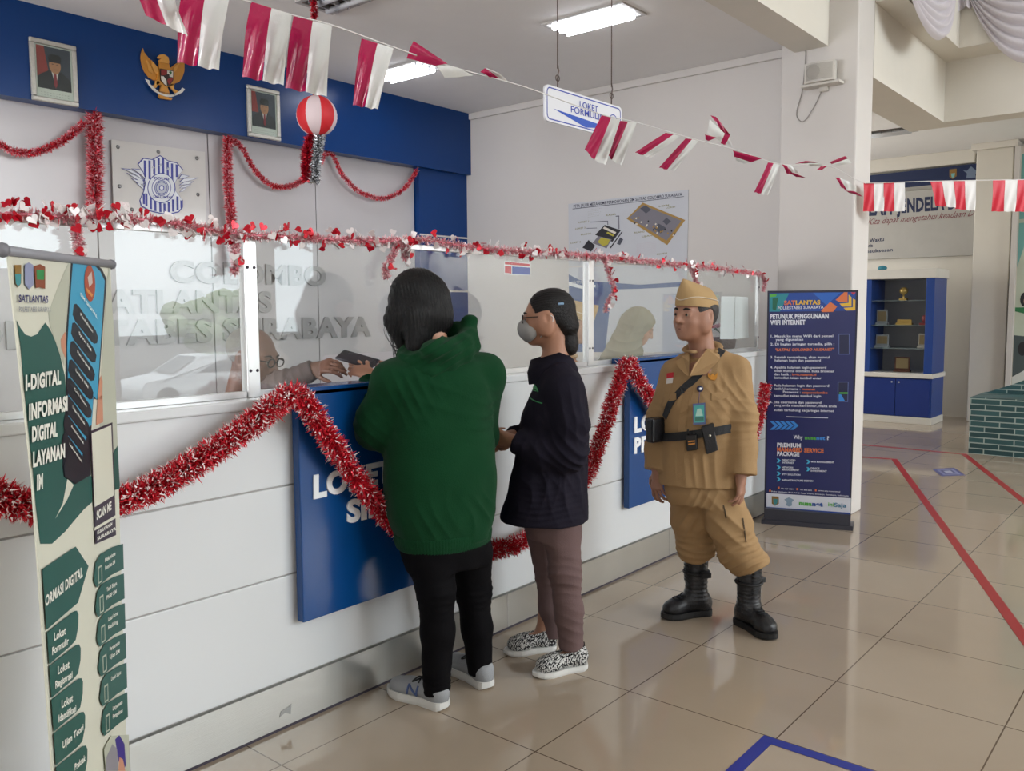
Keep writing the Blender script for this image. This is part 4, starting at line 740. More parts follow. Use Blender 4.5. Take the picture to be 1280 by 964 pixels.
# ------------------------------------------------------------------ tinsel
def tinsel(b, P, r, m, tipm=None, n=1500, wd=.004, tipf=.3, jit=.35, kk=.62):
    """metal foil strands standing out round the string P"""
    P = np.asarray(P, float); seg = np.linalg.norm(np.diff(P, axis=0), axis=1); L = np.concatenate([[0], np.cumsum(seg)])
    u = rng.random(n)*L[-1]; i = np.clip(np.searchsorted(L, u)-1, 0, len(seg)-1); f = (u-L[i])/seg[i]
    c = P[i]+(P[i+1]-P[i])*f[:, None]; T = (P[i+1]-P[i])/seg[i][:, None]
    d = rng.normal(size=(n, 3)); d -= (d*T).sum(1)[:, None]*T; d /= np.linalg.norm(d, axis=1)[:, None]; d += T*rng.normal(size=(n, 1))*jit
    d /= np.linalg.norm(d, axis=1)[:, None]; ln = r*(.65+.45*rng.random(n)); w = np.cross(d, rng.normal(size=(n, 3))); w /= np.linalg.norm(w, axis=1)[:, None]; w *= wd
    k = kk; a = c; m1 = c+d*(ln*k)[:, None]; e = c+d*ln[:, None]; bend = rng.normal(size=(n, 3))*r*.12; e = e+bend
    V = np.stack([a-w*.6, a+w*.6, m1+w, m1-w, e], 1).reshape(-1, 3); base = np.arange(n)*5
    F1 = [(q, q+1, q+2, q+3) for q in base]; F2 = [(q+3, q+2, q+4) for q in base]
    ms = m if isinstance(m, (list, tuple)) else [m]; pick = rng.integers(0, len(ms), n); tip = rng.random(n) < tipf
    n0 = b.n; b.add(V, [], ms[0]); idx = [b.mi(x) for x in ms]; ti = b.mi(tipm) if tipm else None
    for q in range(n):
        b.f.append(tuple(x+n0 for x in F1[q])); b.m.append(idx[pick[q]]); b.s.append(False)
        b.f.append(tuple(x+n0 for x in F2[q])); b.m.append(ti if tipm and tip[q] else idx[pick[q]]); b.s.append(False)
def onY(pts, Y): return np.array([ony(x, y, Y) for x, y in pts])
M_tr = mat('red foil', '#cf1c2e', .3, metal=.25, var=.1, vscale=80); M_tr2 = mat('bright red foil', '#e02a3c', .35, metal=.1, var=.1, vscale=80); M_tw = mat('white foil tips', '#f0dfe0', .4, var=.04)
M_tp = mat('pink foil', '#d97886', .35, metal=.1, var=.1, vscale=80); M_tp2 = mat('pale pink foil', '#e6b4ba', .35, metal=.15, var=.1); M_tdk = mat('crimson foil', '#b3203c', .28, metal=.4, var=.1, vscale=80); M_sil = mat('silver foil', '#c9cbcf', .22, metal=.85, var=.1, vscale=80)
def garland(label, P, r, n, m, tipm, group, name='tinsel_garland', tipf=.3, wd=.004, kk=.62):
    t = thing(name, label, 'garland', tuple(P[len(P)//2]), group); b = MB(); b.tube(P, .006, M_tdk, 6); b.build('string', t); b = MB(); tinsel(b, P, r, m, tipm, n, wd, tipf, kk=kk); b.build('foil', t); return t
gy = 2.45
garland('fluffy red and white-tipped garland passing behind the green banner', cat_rom(onY([(-40, 606), (0, 622), (40, 634), (95, 637), (150, 627), (200, 605), (260, 569), (320, 526), (362, 492)], gy), 5), .05, 9000, [M_tr, M_tr2], M_tw, 'fluffy garlands on the counter', tipf=.42, kk=.84, wd=.003)
garland('fluffy red garland draped across the LOKET SIM sign behind two women', cat_rom(onY([(366, 488), (385, 508), (405, 540), (440, 590), (490, 652), (545, 692), (605, 690), (660, 674), (705, 635), (735, 590), (752, 545), (768, 495), (784, 450)], gy), 5), .05, 10000, [M_tr, M_tr2], M_tw, 'fluffy garlands on the counter', tipf=.42, kk=.84, wd=.003)
garland('fluffy red garland draped behind the man in khaki', cat_rom(onY([(787, 450), (800, 478), (818, 505), (850, 560), (890, 590), (925, 575), (945, 535), (953, 505), (957, 480)], gy), 5), .048, 7000, [M_tr, M_tr2], M_tw, 'fluffy garlands on the counter', tipf=.42, kk=.84, wd=.003)
WY = 5.97; gw = 'red tinsel lengths on the back wall'
garland('thick red tinsel length hanging straight down left of the emblem plate', cat_rom(onY([(118, 143), (118, 180), (119, 225), (118, 262)], WY), 4), .062, 3600, [M_tr, M_tr2, M_tp], M_tp2, gw, tipf=.4)
garland('straight red tinsel length hanging down right of the emblem plate', cat_rom(onY([(285, 173), (284, 205), (287, 250), (291, 300), (296, 338)], WY), 4), .05, 3000, [M_tr, M_tr2, M_tp], M_tp2, gw, tipf=.4)
garland('thin red tinsel swag at the far left under the framed portrait', cat_rom(onY([(-20, 172), (0, 181), (25, 191), (50, 189), (78, 176), (106, 154)], WY), 5), .034, 1800, [M_tr, M_tr2, M_tp], M_tp2, gw)
garland('thin red tinsel swag ending at the striped lantern tassels', cat_rom(onY([(286, 172), (302, 184), (318, 212), (338, 231), (362, 233), (384, 222)], WY), 5), .03, 1800, [M_tr, M_tr2, M_tp], M_tp2, gw)
garland('thin red tinsel swag right of the lantern ending at the blue strip', cat_rom(onY([(400, 205), (406, 193), (416, 194), (427, 217), (450, 240), (480, 248), (505, 236), (522, 212)], WY), 5), .03, 2100, [M_tr, M_tr2, M_tp], M_tp2, gw)
# paper lantern
LD = 5.4; lc = ondep(396, 145, LD)
ln = thing('paper_lantern', 'round red and white striped paper lantern hanging from the ceiling', 'lantern', tuple(lc-A(0, 0, .26)))
R_ = .125; b = MB(); M_lr = mat('lantern red', '#d2222c', .6); M_lw = mat('lantern white', '#dcc9cc', .6)
G = []
for j in range(33):
    th = .16+(math.pi-.32)*j/32; rr = R_*math.sin(th)*(1+.012*(j % 2)); G.append([lc+A(rr*math.cos(q), rr*math.sin(q), R_*math.cos(th)) for q in np.arange(49)*2*math.pi/48+.35])
b.grid(np.array(G), M_lr, True, lambda i, j: M_lr if (j//6) % 2 else M_lw); b.build('shade', ln)
b = MB(); b.tube(circle_pts(lc+A(0, 0, R_*.985), .02, (1, 0, 0), (0, 1, 0), 12), .003, M_tdk, 6, closed=True); b.build('ring', ln)
b = MB(); tinsel(b, [lc+A(.0, 0, R_), A(lc[0], lc[1], CZ)], .03, [M_tr, M_tdk], M_tp2, 1500); b.tube([lc+A(0, 0, R_*.98), A(lc[0], lc[1], CZ)], .004, M_tdk, 5); b.build('hanger', ln)
b = MB(); P = cat_rom([ondep(389, 170, LD), ondep(384, 195, LD), ondep(383, 226, LD)]); tinsel(b, P, .045, [M_tdk, M_tr], None, 1500); b.tube([lc-A(0, 0, R_*.98), P[0]], .003, M_tdk, 5); b.tube(P, .004, M_tdk, 5); b.build('tassel', ln)
b = MB(); P = cat_rom([ondep(400, 170, LD), ondep(395, 200, LD), ondep(393, 228, LD)]); tinsel(b, P, .042, [M_sil], M_ew, 1500); b.tube([lc-A(0, 0, R_*.98), P[0]], .003, M_sil, 5); b.tube(P, .004, M_sil, 5); tag_l = b.build('tassel', ln); tag_l['label'] = 'silver foil tassel'
# heart garland along the glass
HP = cat_rom(onY([(-60, 258), (0, 266), (60, 270), (95, 272), (150, 272), (230, 281), (300, 293), (360, 296), (430, 300), (490, 301), (530, 300), (590, 309), (650, 314), (700, 317), (760, 322), (830, 329), (900, 336), (952, 343)], 2.615), 5)
hg = thing('heart_garland', 'pink tinsel garland with red and white foil hearts along the glass top', 'garland', (3, 2.615, 1.72))
b = MB(); b.tube(HP, .006, M_tp, 6); b.build('string', hg)
b = MB(); tinsel(b, HP, .026, [M_tp, M_tp2, M_tp2], M_tw, 7500, .0025, .5)
tails = [[(93, 272), (96, 290), (100, 312), (101, 324)], [(296, 292), (294, 312), (296, 330), (292, 342)], [(497, 303), (490, 322), (482, 336), (484, 348)], [(505, 304), (507, 318), (505, 322)], [(755, 322), (762, 345), (768, 362), (760, 378), (757, 390)], [(863, 333), (868, 345), (872, 360)], [(952, 343), (956, 352), (954, 364)]]
TP = [cat_rom(onY(t, 2.605), 5) for t in tails]
for t in TP: tinsel(b, t, .022, [M_tp, M_tp2, M_tp2], M_tw, 600, .0025, .4); b.tube(t, .004, M_tp, 5)
b.build('foil', hg)
HO = [(0, -.9)]
HO = [(16*math.sin(q)**3/17, (13*math.cos(q)-5*math.cos(2*q)-2*math.cos(3*q)-math.cos(4*q))/17) for q in np.linspace(0, 2*math.pi, 21)[:-1]]
M_hr = mat('red foil heart', '#c4152c', .25, metal=.35, var=.05); M_hw = mat('white foil heart', '#e9e2e2', .35, metal=.1, var=.03)
def heart_mesh(b, m, s, M):
    k = len(HO); V = [(x*s, y*s, .0008+.006*abs(x)*s*8) for x, y in HO]+[(x*s, y*s, -.0008+.006*abs(x)*s*8) for x, y in HO]
    b.add(tf(np.array(V), M), [tuple(range(k)), tuple(range(2*k-1, k-1, -1))]+[(i, i+k, (i+1) % k+k, (i+1) % k) for i in range(k)], m)
proto = []
for m in (M_hr, M_hw):
    b = MB(); heart_mesh(b, m, .017, None); o = b.build('heart', hg, origin=(0, 0, 0)); o['_o'] = [0, 0, 0]
    me = o.data; base = A(*hg['_o']); 
    for v in me.vertices: v.co = v.co+Vector(base)
    proto.append(o)
def place_on(P):
    i = int(rng.integers(0, len(P)-1)); return P[i]+(P[i+1]-P[i])*rng.random()
hp = []
for k in range(300):
    c = place_on(HP) if k < 255 else place_on(TP[int(rng.integers(0, len(TP)))]); a = rng.random()*6.28; rr = .022+.016*rng.random()
    pos = c+A(rng.normal()*.008, -abs(math.cos(a))*rr*.7-.006, math.sin(a)*rr); R = Matrix.Rotation(rng.normal()*.8, 4, 'Z') @ Matrix.Rotation(R90+rng.normal()*.5, 4, 'X') @ Matrix.Rotation(rng.normal()*1.2, 4, 'Z')
    hp.append((pos, R, int(rng.random() < .5)))
hp.sort(key=lambda q: np.linalg.norm(q[0]-EYEP)); vis = [q for q in hp if q[0][0] > .85]; rest_ = [q for q in hp if q[0][0] <= .85]
for i, (pos, R, c) in enumerate(vis[:100]):
    o = proto[c] if (c == 0 and i == [x[2] for x in vis].index(0)) or (c == 1 and i == [x[2] for x in vis].index(1)) else proto[c].copy()
    if o is not proto[c]: COL.objects.link(o); o.parent = hg
    o.matrix_local = Matrix.Translation(Vector(pos-A(*hg['_o']))) @ R
b = MB()
for pos, R, c in vis[100:]+rest_: heart_mesh(b, (M_hr, M_hw)[c], .017, np.array(Matrix.Translation(Vector(pos)) @ R))
o = b.build('hearts', hg); o['kind'] = 'stuff'
# ------------------------------------------------------------------ bunting
M_fr = mat('crimson plastic flag', '#a01246', .16, var=.05, spec=.6, bump=.25, bscale=30); M_fw = mat('white plastic flag', '#d9dbd8', .16, var=.03, spec=.6, bump=.25, bscale=30); M_fr2 = mat('red cloth flag', '#c8102e', .45, var=.04); M_fw2 = mat('white cloth flag', '#dedcda', .5, var=.03); M_strg = mat('bunting string', '#d2d0ce', .6)
SP = [(120, -40, 1.75), (220, -20, 1.92), (300, -1, 2.06), (366, 19, 2.16), (414, 31, 2.25), (492, 59, 2.5), (560, 82, 2.78), (640, 104, 3.05), (680, 117, 3.25), (752, 143, 3.6), (796, 153, 3.75), (872, 175, 4.2), (916, 186, 4.5), (975, 205, 4.95), (1035, 207, 5.4), (1065, 222, 5.75), (1082, 229, 5.95)]
def sdep(x): return float(np.interp(x, [q[0] for q in SP], [q[2] for q in SP]))
b = MB(); b.tube(cat_rom([ondep(*q) for q in SP], 4), .0022, M_strg, 5); tag(b.build('bunting_string'), 'white bunting string stretched from above the camera to the column', 'string')
b = MB(); b.tube([ondep(1081, 229, 5.95), ondep(1160, 226.5, 5.97), ondep(1300, 224, 6.0)], .003, M_strg, 5); tag(b.build('bunting_string'), 'level bunting string running right from the column across the far hall', 'string')
ORD = 'first second third fourth fifth sixth seventh eighth ninth tenth eleventh twelfth thirteenth fourteenth fifteenth sixteenth seventeenth eighteenth'.split()
def flag(label, quads, d=None, group='plastic flags on the sloping bunting', amp=.012, mats=(None, None)):
    t = thing('flag', label, 'flag', tuple(ondep(*np.mean(np.array([p for q, _ in quads for p in q]), 0), d or sdep(quads[0][0][0][0]))), group)
    for Q, c in quads:
        dd = d or sdep(Q[0][0]); q3 = [ondep(x, y, dd+(.02 if i > 1 else 0)) for i, (x, y) in enumerate(Q)]; N = 10; G = np.zeros((N+1, N+1, 3)); W = np.linalg.norm(q3[3]-q3[0])
        for i in range(N+1):
            for j in range(N+1):
                u, v = j/N, i/N; p = (1-v)*((1-u)*q3[0]+u*q3[1])+v*((1-u)*q3[3]+u*q3[2])
                G[i, j] = p-FW*(amp*math.sin(v*math.pi*1.3)*(.6+.4*math.sin(3*u+c))+.006*v*math.sin(u*9+v*5+c*2)*min(1, W*8))
        b = MB(); m = (M_fr, M_fw)[c] if mats[0] is None else mats[c]; b.grid(G, m); b.build('red_band' if c == 0 else 'white_band', t)
    return t
def straight(TL, TR, BL, BR):
    tm = ((TL[0]+TR[0])/2, (TL[1]+TR[1])/2); bmx = ((BL[0]+BR[0])/2, (BL[1]+BR[1])/2); return [((TL, tm, bmx, BL), 0), ((tm, TR, BR, bmx), 1)]
FL = [('blown sideways', straight((166, -30), (212, -22), (180, 17), (234, 44))), ('hanging straight', straight((229, -18), (287, -6), (219, 76), (273, 87))), ('hanging straight', straight((314, 2), (365, 18), (301, 94), (354, 106))), ('hanging straight', straight((367, 20), (415, 32), (355, 108), (408, 120))), ('hanging straight', straight((452, 48), (492, 60), (440, 130), (472, 136))),
      ('blown up', [(((517, 51), (560, 80), (545, 82), (508, 72)), 0), (((545, 82), (563, 82), (592, 94), (556, 97)), 1)]), ('curled on the string', [(((600, 90), (606, 85), (623, 97), (612, 96)), 0), (((606, 84), (625, 92), (637, 103), (622, 97)), 1)]),
      ('in front of the hanging sign', [(((752, 144), (764, 147), (743, 200), (731, 186)), 0), (((764, 147), (775, 150), (757, 206), (743, 200)), 1)]), ('beside the hanging sign', [(((775, 151), (785, 152), (765, 200), (761, 194)), 0), (((785, 152), (796, 153), (777, 207), (765, 200)), 1)]),
      ('swinging to the left', [(((832, 166), (842, 168), (804, 194), (794, 190)), 0), (((842, 168), (850, 170), (813, 198), (804, 194)), 1)]), ('swinging to the left', [(((857, 173), (865, 174), (834, 212), (824, 209)), 0), (((865, 174), (873, 176), (843, 214), (834, 212)), 1)]),
      ('blown upward', [(((888, 144), (895, 146), (912, 168), (905, 168)), 0), (((905, 166), (913, 168), (907, 181), (901, 179)), 0), (((887, 149), (906, 167), (901, 178), (884, 166)), 1), (((881, 168), (896, 172), (886, 176), (882, 174)), 0), (((911, 170), (917, 186), (911, 184), (907, 180)), 1)]),
      ('blown level', [(((916, 188), (953, 198), (939, 203), (918, 196)), 0), (((918, 196), (939, 203), (930, 205), (920, 200)), 1)]), ('hanging slanted', [(((960, 203), (967, 204), (951, 242), (943, 240)), 0), (((967, 204), (975, 206), (960, 244), (951, 242)), 1)]),
      ('curled right', [(((977, 205), (983, 207), (992, 218), (984, 217)), 0), (((984, 216), (992, 216), (1007, 222), (996, 221)), 0), (((983, 206), (988, 206), (1000, 216), (991, 216)), 1)]), ('twisted', [(((993, 205), (1007, 201), (1024, 203), (1008, 204)), 0), (((1008, 204), (1024, 203), (1030, 208), (1012, 207)), 1), (((1020, 213), (1026, 208), (1035, 207), (1028, 212)), 0)]),
      ('blown up', [(((1036, 203), (1056, 195), (1060, 198), (1040, 205)), 0), (((1040, 205), (1060, 198), (1065, 204), (1046, 207)), 1)]), ('folded at the column', [(((1044, 222), (1049, 222), (1059, 238), (1052, 234)), 0), (((1049, 222), (1062, 227), (1071, 236), (1059, 238)), 1), (((1055, 238), (1068, 239), (1079, 246), (1062, 241)), 0)])]
for i, (st_, q) in enumerate(FL): flag('plastic flag, %s from the left along the sloping bunting, %s' % (ORD[i], st_), q, amp=.012 if i < 5 else .006)
FH = [straight((1079.5, 228.5), (1105, 228), (1079.5, 264), (1105, 264)), straight((1104.5, 228), (1131, 227.5), (1104, 264), (1131, 264)), straight((1163, 227), (1192, 226.5), (1170, 257), (1195, 259.5)), straight((1192, 226.5), (1220, 226), (1195, 261), (1219, 263.5)), straight((1241, 225.5), (1272, 225), (1240, 264), (1269, 264.5)), straight((1272, 225), (1302, 224.5), (1269, 264.5), (1300, 264))]
for i, q in enumerate(FH): flag('cloth flag, %s from the left on the level string across the far hall' % ORD[i], q, 5.97, 'cloth flags on the level bunting', .004, (M_fr2, M_fw2))
# ------------------------------------------------------------------ swag drapery at the top right
M_dr = mat('white voile', '#c9c4ca', .7, var=.03, sheen=.2); M_drr = mat('red voile', '#a5242e', .7)
dr = thing('swag_drapery', 'white swag drapery with a little red pinned to the beam, top right corner', 'drapery', (8.2, 1.8, 3.75))
def swag(f, TL, TR, s0, s1, nf, red, skew=0., amp=.03):
    b = MB(); NU, NV = 24, nf*6; G = np.zeros((NV+1, NU+1, 3)); n = f(640, 100)[1]
    for i in range(NV+1):
        v = i/NV
        for j in range(NU+1):
            u = j/NU; sg_ = s0+(s1-s0)*v; up_ = u**(1+skew); x = TL[0]+(TR[0]-TL[0])*u; y = TL[1]+(TR[1]-TL[1])*u+sg_*(4*up_*(1-up_))**.8
            G[i, j] = f(x, y)[0]+n*(.03+amp*abs(math.sin(v*math.pi*nf))*(.25+math.sin(math.pi*u))+.05*math.sin(math.pi*u))
    b.grid(G, M_dr, True, lambda i, j: M_drr if i < red else M_dr); return b
fA = lambda x, y: (ony(x, y, 1.855), A(0, -1, 0)); fB = lambda x, y: (onx(x, y, 8.115), A(-1, 0, 0))
swag(fA, (1124, -40), (1190, -30), 8, 88, 7, 8, -.0, .035).build('swag', dr); swag(fB, (1206, -26), (1390, -60), -2, 125, 8, 12, 0, .04).build('swag', dr)
b = MB(); G = np.zeros((9, 25, 3))
for i in range(9):
    for j in range(25):
        u = j/24; v = i/8; G[i, j] = fB(1197+38*u, -25+v*(50-26*u-8*abs(math.sin(u*7))))[0]+A(-1, 0, 0)*(.05+.03*math.sin(u*22))
b.grid(G, M_dr); b.build('tail', dr)
# ------------------------------------------------------------------ flower basket behind the glass
fb = thing('flower_basket', 'dark basket of pink and red flowers behind the glass at the counter end', 'flowers', (5.66, 2.75, 1.205)); o_ = A(5.66, 2.75, 1.205)
b = MB(); b.lathe([(0, 0), (.055, 0), (.075, .03), (.085, .09), (.08, .1), (.07, .09), (0, .085)], mat('wicker', '#4f3a33', .8, bump=.8, bscale=90), 20, np.array(Matrix.Translation(Vector(o_)))); b.build('basket', fb)
b = MB()
for k in range(14): a = rng.random()*6.28; b.tube(cat_rom([o_+A(0, 0, .08), o_+A(.03*math.cos(a), .03*math.sin(a), .13), o_+A(.075*math.cos(a), .075*math.sin(a), .16+.03*rng.random())], 3), .003, mat('stem green', '#4f6144', .7), 5)
b.build('stems', fb)
for k in range(15):
    a = k*2.4; rr = .02+.07*math.sqrt(k/15); c = o_+A(rr*math.cos(a), rr*math.sin(a), .19-.6*rr*.6+.015*rng.random()); b = MB(); m = (mat('dusty rose', '#a8717a', .7), mat('pale rose', '#b8949a', .7), mat('flower red', '#b5242e', .7))[0 if k % 3 == 0 else 1 if k % 3 == 1 else (2 if k > 8 else 0)]
    for q in range(6):
        e = q*1.047; b.ball(c+A(.012*math.cos(e), .012*math.sin(e), .004*(q % 2)), (.011, .011, .009), m, 8)
    b.ball(c+A(0, 0, .006), .009, m, 8); b.build('blossom', fb)
# ------------------------------------------------------------------ the street outside (seen in the glass)
M_car = mat('white car paint', '#e9ebee', .15, coat=.5, var=0); M_cgl = mat('car window', '#39424b', .08, var=0); M_tyre = mat('tyre', '#222325', .8)
car = thing('car', 'white hatchback car parked in the street, seen reflected in the glass', 'car', (13, -17, -1.1)); CM = np.array(Matrix.Translation((13, -17, -1.1)) @ Matrix.Rotation(math.radians(185), 4, 'Z'))
b = MB(); prof = [(2.0, .3), (2.05, .6), (1.95, .78), (1.1, .92), (.3, 1.42), (-.9, 1.46), (-1.6, 1.25), (-1.95, .95), (-2.0, .3)]
G = np.array([[(x*(.97 if abs(y) > .6 else 1), y*(1 if z < .95 else .82), z) for x, z in prof] for y in (-.85, -.75, 0, .75, .85)]); b.grid(tf(G.reshape(-1, 3), CM).reshape(G.shape), M_car)
for y in (-.85, .85): b.add(tf(np.array([(x*.97, y*(1 if z < .95 else .82), z) for x, z in prof]), CM), [tuple(range(len(prof)))], M_car)
b.build('body', car)
b = MB()
for y in (-1, 1): b.add(tf(np.array([(.95, .86*y*.9, .96), (.28, .72*y, 1.36), (-.85, .72*y, 1.4), (-1.4, .72*y, 1.22), (-1.5, .86*y*.9, .97)]), CM), [(0, 1, 2, 3, 4)], M_cgl)
b.add(tf(np.array([(1.06, -.66, .97), (1.06, .66, .97), (.36, .6, 1.4), (.36, -.6, 1.4)]), CM), [(0, 1, 2, 3)], M_cgl); b.build('windows', car)
for x in (-1.25, 1.3):
    for y in (-.8, .8): b = MB(); b.lathe([(0, -.1), (.3, -.1), (.32, -.05), (.32, .05), (.3, .1), (0, .1)], M_tyre, 20, CM @ np.array(Matrix.Translation((x, y, .32)) @ Matrix.Rotation(R90, 4, 'X'))); b.build('wheel', car)
for i, (x, y, s) in enumerate(((19, -27, 1.35), (24, -33, 1.7), (15.5, -36, 1.2))):
    tr = thing('tree', ('round green street tree behind the parked car', 'taller green street tree further along the street', 'small green street tree by the red-roofed house')[i], 'tree', (x, y, -1.1)); b = MB(); b.tube([A(x, y, -1.1), A(x+.1, y, -.5), A(x, y, .3)], [.16, .12, .09], mat('bark', '#5a4a3c', .9), 8); b.build('trunk', tr); b = MB()
    for k in range(26): p = rng.normal(size=3); p = p/np.linalg.norm(p)*s*(.5+.5*rng.random()); b.ball(A(x, y, .3+s*.6)+p*A(1, 1, .75), s*.34*(.7+.5*rng.random()), mat('leaf green', '#8fa377', .8, var=.25, vscale=2), 8)
    b.build('crown', tr)
hs = thing('house', 'white house with a red roof across the street', 'house', (12, -42, -1.1)); b = MB(); b.box(A(8, -46, -1.1), A(16, -42, 2.0), M_white); b.build('wall', hs); b = MB(); b.prism([A(7.6, -41.6, 2.0), A(16.4, -41.6, 2.0), A(12, -41.6, 3.4)], A(0, -5, 0), mat('roof red', '#a8705f', .7)); b.build('roof', hs, fix=True)
# ------------------------------------------------------------------ smooth solid modeller for bodies and clothes
class SDF:
    def __init__(s, lo, hi, h):
        s.lo = np.asarray(lo, float); s.h = h; s.n = np.ceil((np.asarray(hi)-s.lo)/h).astype(int)+1
        s.D = np.full(s.n, .2, np.float32); s.ax = [(s.lo[i]+h*np.arange(s.n[i])).astype(np.float32) for i in range(3)]
    def blk(s, lo, hi, m=.05):
        a = np.clip(np.floor((np.asarray(lo)-m-s.lo)/s.h).astype(int), 0, s.n); b = np.clip(np.ceil((np.asarray(hi)+m-s.lo)/s.h).astype(int)+1, 0, s.n)
        sl = tuple(slice(a[i], b[i]) for i in range(3)); return sl, s.ax[0][sl[0]][:, None, None], s.ax[1][sl[1]][None, :, None], s.ax[2][sl[2]][None, None, :]
    def mix(s, sl, d, k, sub=False):
        a = s.D[sl]
        if not a.size: return
        if sub: d = -d; h = np.maximum(k-np.abs(a-d), 0)/k; s.D[sl] = np.maximum(a, d)+h*h*k/4
        else: h = np.maximum(k-np.abs(a-d), 0)/k; s.D[sl] = np.minimum(a, d)-h*h*k/4
    def cap(s, a, b, ra, rb, k=.02, sub=False, flat=False):
        a = np.asarray(a, float); b = np.asarray(b, float); r = max(ra, rb); sl, X, Y, Z = s.blk(np.minimum(a, b)-r, np.maximum(a, b)+r)
        ab = b-a; L2 = max(ab@ab, 1e-9); px, py, pz = X-a[0], Y-a[1], Z-a[2]; t0 = (px*ab[0]+py*ab[1]+pz*ab[2])/L2; t = np.clip(t0, 0, 1)
        d = np.sqrt((px-t*ab[0])**2+(py-t*ab[1])**2+(pz-t*ab[2])**2)-(ra+t*(rb-ra))
        if flat: d = np.maximum(d, (t0-1)*math.sqrt(L2))
        s.mix(sl, d, k, sub); return s
    def chain(s, P, R, k=.02, flat=False):
        for i in range(len(P)-1): s.cap(P[i], P[i+1], R[i], R[i+1], k, flat=flat and i == len(P)-2)
        return s
    def ell(s, c, r, Rm=None, k=.02, sub=False):
        c = np.asarray(c, float); r = np.broadcast_to(np.asarray(r, float), (3,)); m = r.max(); sl, X, Y, Z = s.blk(c-m, c+m)
        p = (X-c[0], Y-c[1], Z-c[2])
        if Rm is not None: Rm = np.asarray(Rm); p = tuple(p[0]*Rm[0, i]+p[1]*Rm[1, i]+p[2]*Rm[2, i] for i in range(3))
        k0 = np.sqrt(sum((p[i]/r[i])**2 for i in range(3))); k1 = np.sqrt(sum((p[i]/r[i]**2)**2 for i in range(3)))
        s.mix(sl, k0*(k0-1)/np.maximum(k1, 1e-6), k, sub); return s
    def loft(s, secs, rv, k=.02, pw=2.3):
        """secs: (centre, half width along rv, half depth) from top to bottom, flat at both ends"""
        C = cat_rom([q[0] for q in secs], 4); a = np.interp(np.arange(len(C))/4, np.arange(len(secs)), [q[1] for q in secs]); b = np.interp(np.arange(len(C))/4, np.arange(len(secs)), [q[2] for q in secs])
        m = max(a.max(), b.max()); sl, X, Y, Z = s.blk(C.min(0)-[m, m, 0], C.max(0)+[m, m, 0]); rv = nrm(A(rv[0], rv[1], 0)); fv = A(-rv[1], rv[0], 0)
        zz = C[::-1, 2]; f = lambda arr: np.interp(Z.ravel(), zz, arr[::-1]).astype(np.float32)[None, None, :]
        cx, cy, aa, bb = f(C[:, 0]), f(C[:, 1]), f(a), f(b); dx, dy = X-cx, Y-cy; u = np.abs(dx*rv[0]+dy*rv[1])/aa; v = np.abs(dx*fv[0]+dy*fv[1])/bb
        d = ((u**pw+v**pw)**(1/pw)-1)*np.minimum(aa, bb); d = np.maximum(d, np.maximum(Z-zz[-1], zz[0]-Z)); s.mix(sl, d.astype(np.float32), k); return s
    def mesh(s, smooth=2):
        D = s.D; ins = D < 0; n = D.shape; c = np.zeros(tuple(q-1 for q in n)+(3,), np.float32); w = np.zeros(tuple(q-1 for q in n), np.float32)
        for ax in range(3):
            o = [0, 1, 2]; o.remove(ax); A0 = [slice(None)]*3; A1 = [slice(None)]*3; A0[ax] = slice(0, -1); A1[ax] = slice(1, None)
            a, b = D[tuple(A0)], D[tuple(A1)]; x = ins[tuple(A0)] != ins[tuple(A1)]; I = np.argwhere(x); av, bv = a[x], b[x]; t = av/(av-bv); pos = I.astype(np.float32); pos[:, ax] += t
            for i in (0, 1):
                for j in (0, 1):
                    q = I.copy(); q[:, o[0]] -= i; q[:, o[1]] -= j; ok = (q >= 0).all(1) & (q < np.array(w.shape)).all(1); q = q[ok]
                    np.add.at(c, tuple(q.T), pos[ok]); np.add.at(w, tuple(q.T), 1)
        cells = np.argwhere(w > 0); vid = np.full(w.shape, -1, np.int64); vid[tuple(cells.T)] = np.arange(len(cells)); V = c[tuple(cells.T)]/w[tuple(cells.T)][:, None]; F = []
        for ax in range(3):
            o = [(ax+1) % 3, (ax+2) % 3]; A0 = [slice(None)]*3; A1 = [slice(None)]*3; A0[ax] = slice(0, -1); A1[ax] = slice(1, None)
            x = ins[tuple(A0)] != ins[tuple(A1)]; I = np.argwhere(x); sgn = ins[tuple(A0)][x]
            Q = []
            for i, j in ((1, 1), (0, 1), (0, 0), (1, 0)): q = I.copy(); q[:, o[0]] -= i; q[:, o[1]] -= j; Q.append(q)
            ok = np.all([((q >= 0).all(1) & (q < np.array(w.shape)).all(1)) for q in Q], 0); ids = np.stack([vid[tuple(q[ok].T)] for q in Q], 1); sg = sgn[ok]
            ids[~sg] = ids[~sg][:, ::-1]; F.append(ids)
        F = np.vstack(F); F = F[(F >= 0).all(1)]; V = V*s.h+s.lo
        E = np.vstack([F[:, [0, 1]], F[:, [1, 2]], F[:, [2, 3]], F[:, [3, 0]]])
        for _ in range(smooth):
            S = np.zeros_like(V); W = np.zeros(len(V)); np.add.at(S, E[:, 0], V[E[:, 1]]); np.add.at(W, E[:, 0], 1); V = V*.5+.5*S/np.maximum(W, 1)[:, None]
        return V, F
def vnorm(V, F):
    n = np.cross(V[F[:, 2]]-V[F[:, 0]], V[F[:, 3]]-V[F[:, 1]]); N = np.zeros_like(V)
    for i in range(4): np.add.at(N, F[:, i], n)
    return N/np.maximum(np.linalg.norm(N, axis=1), 1e-9)[:, None]
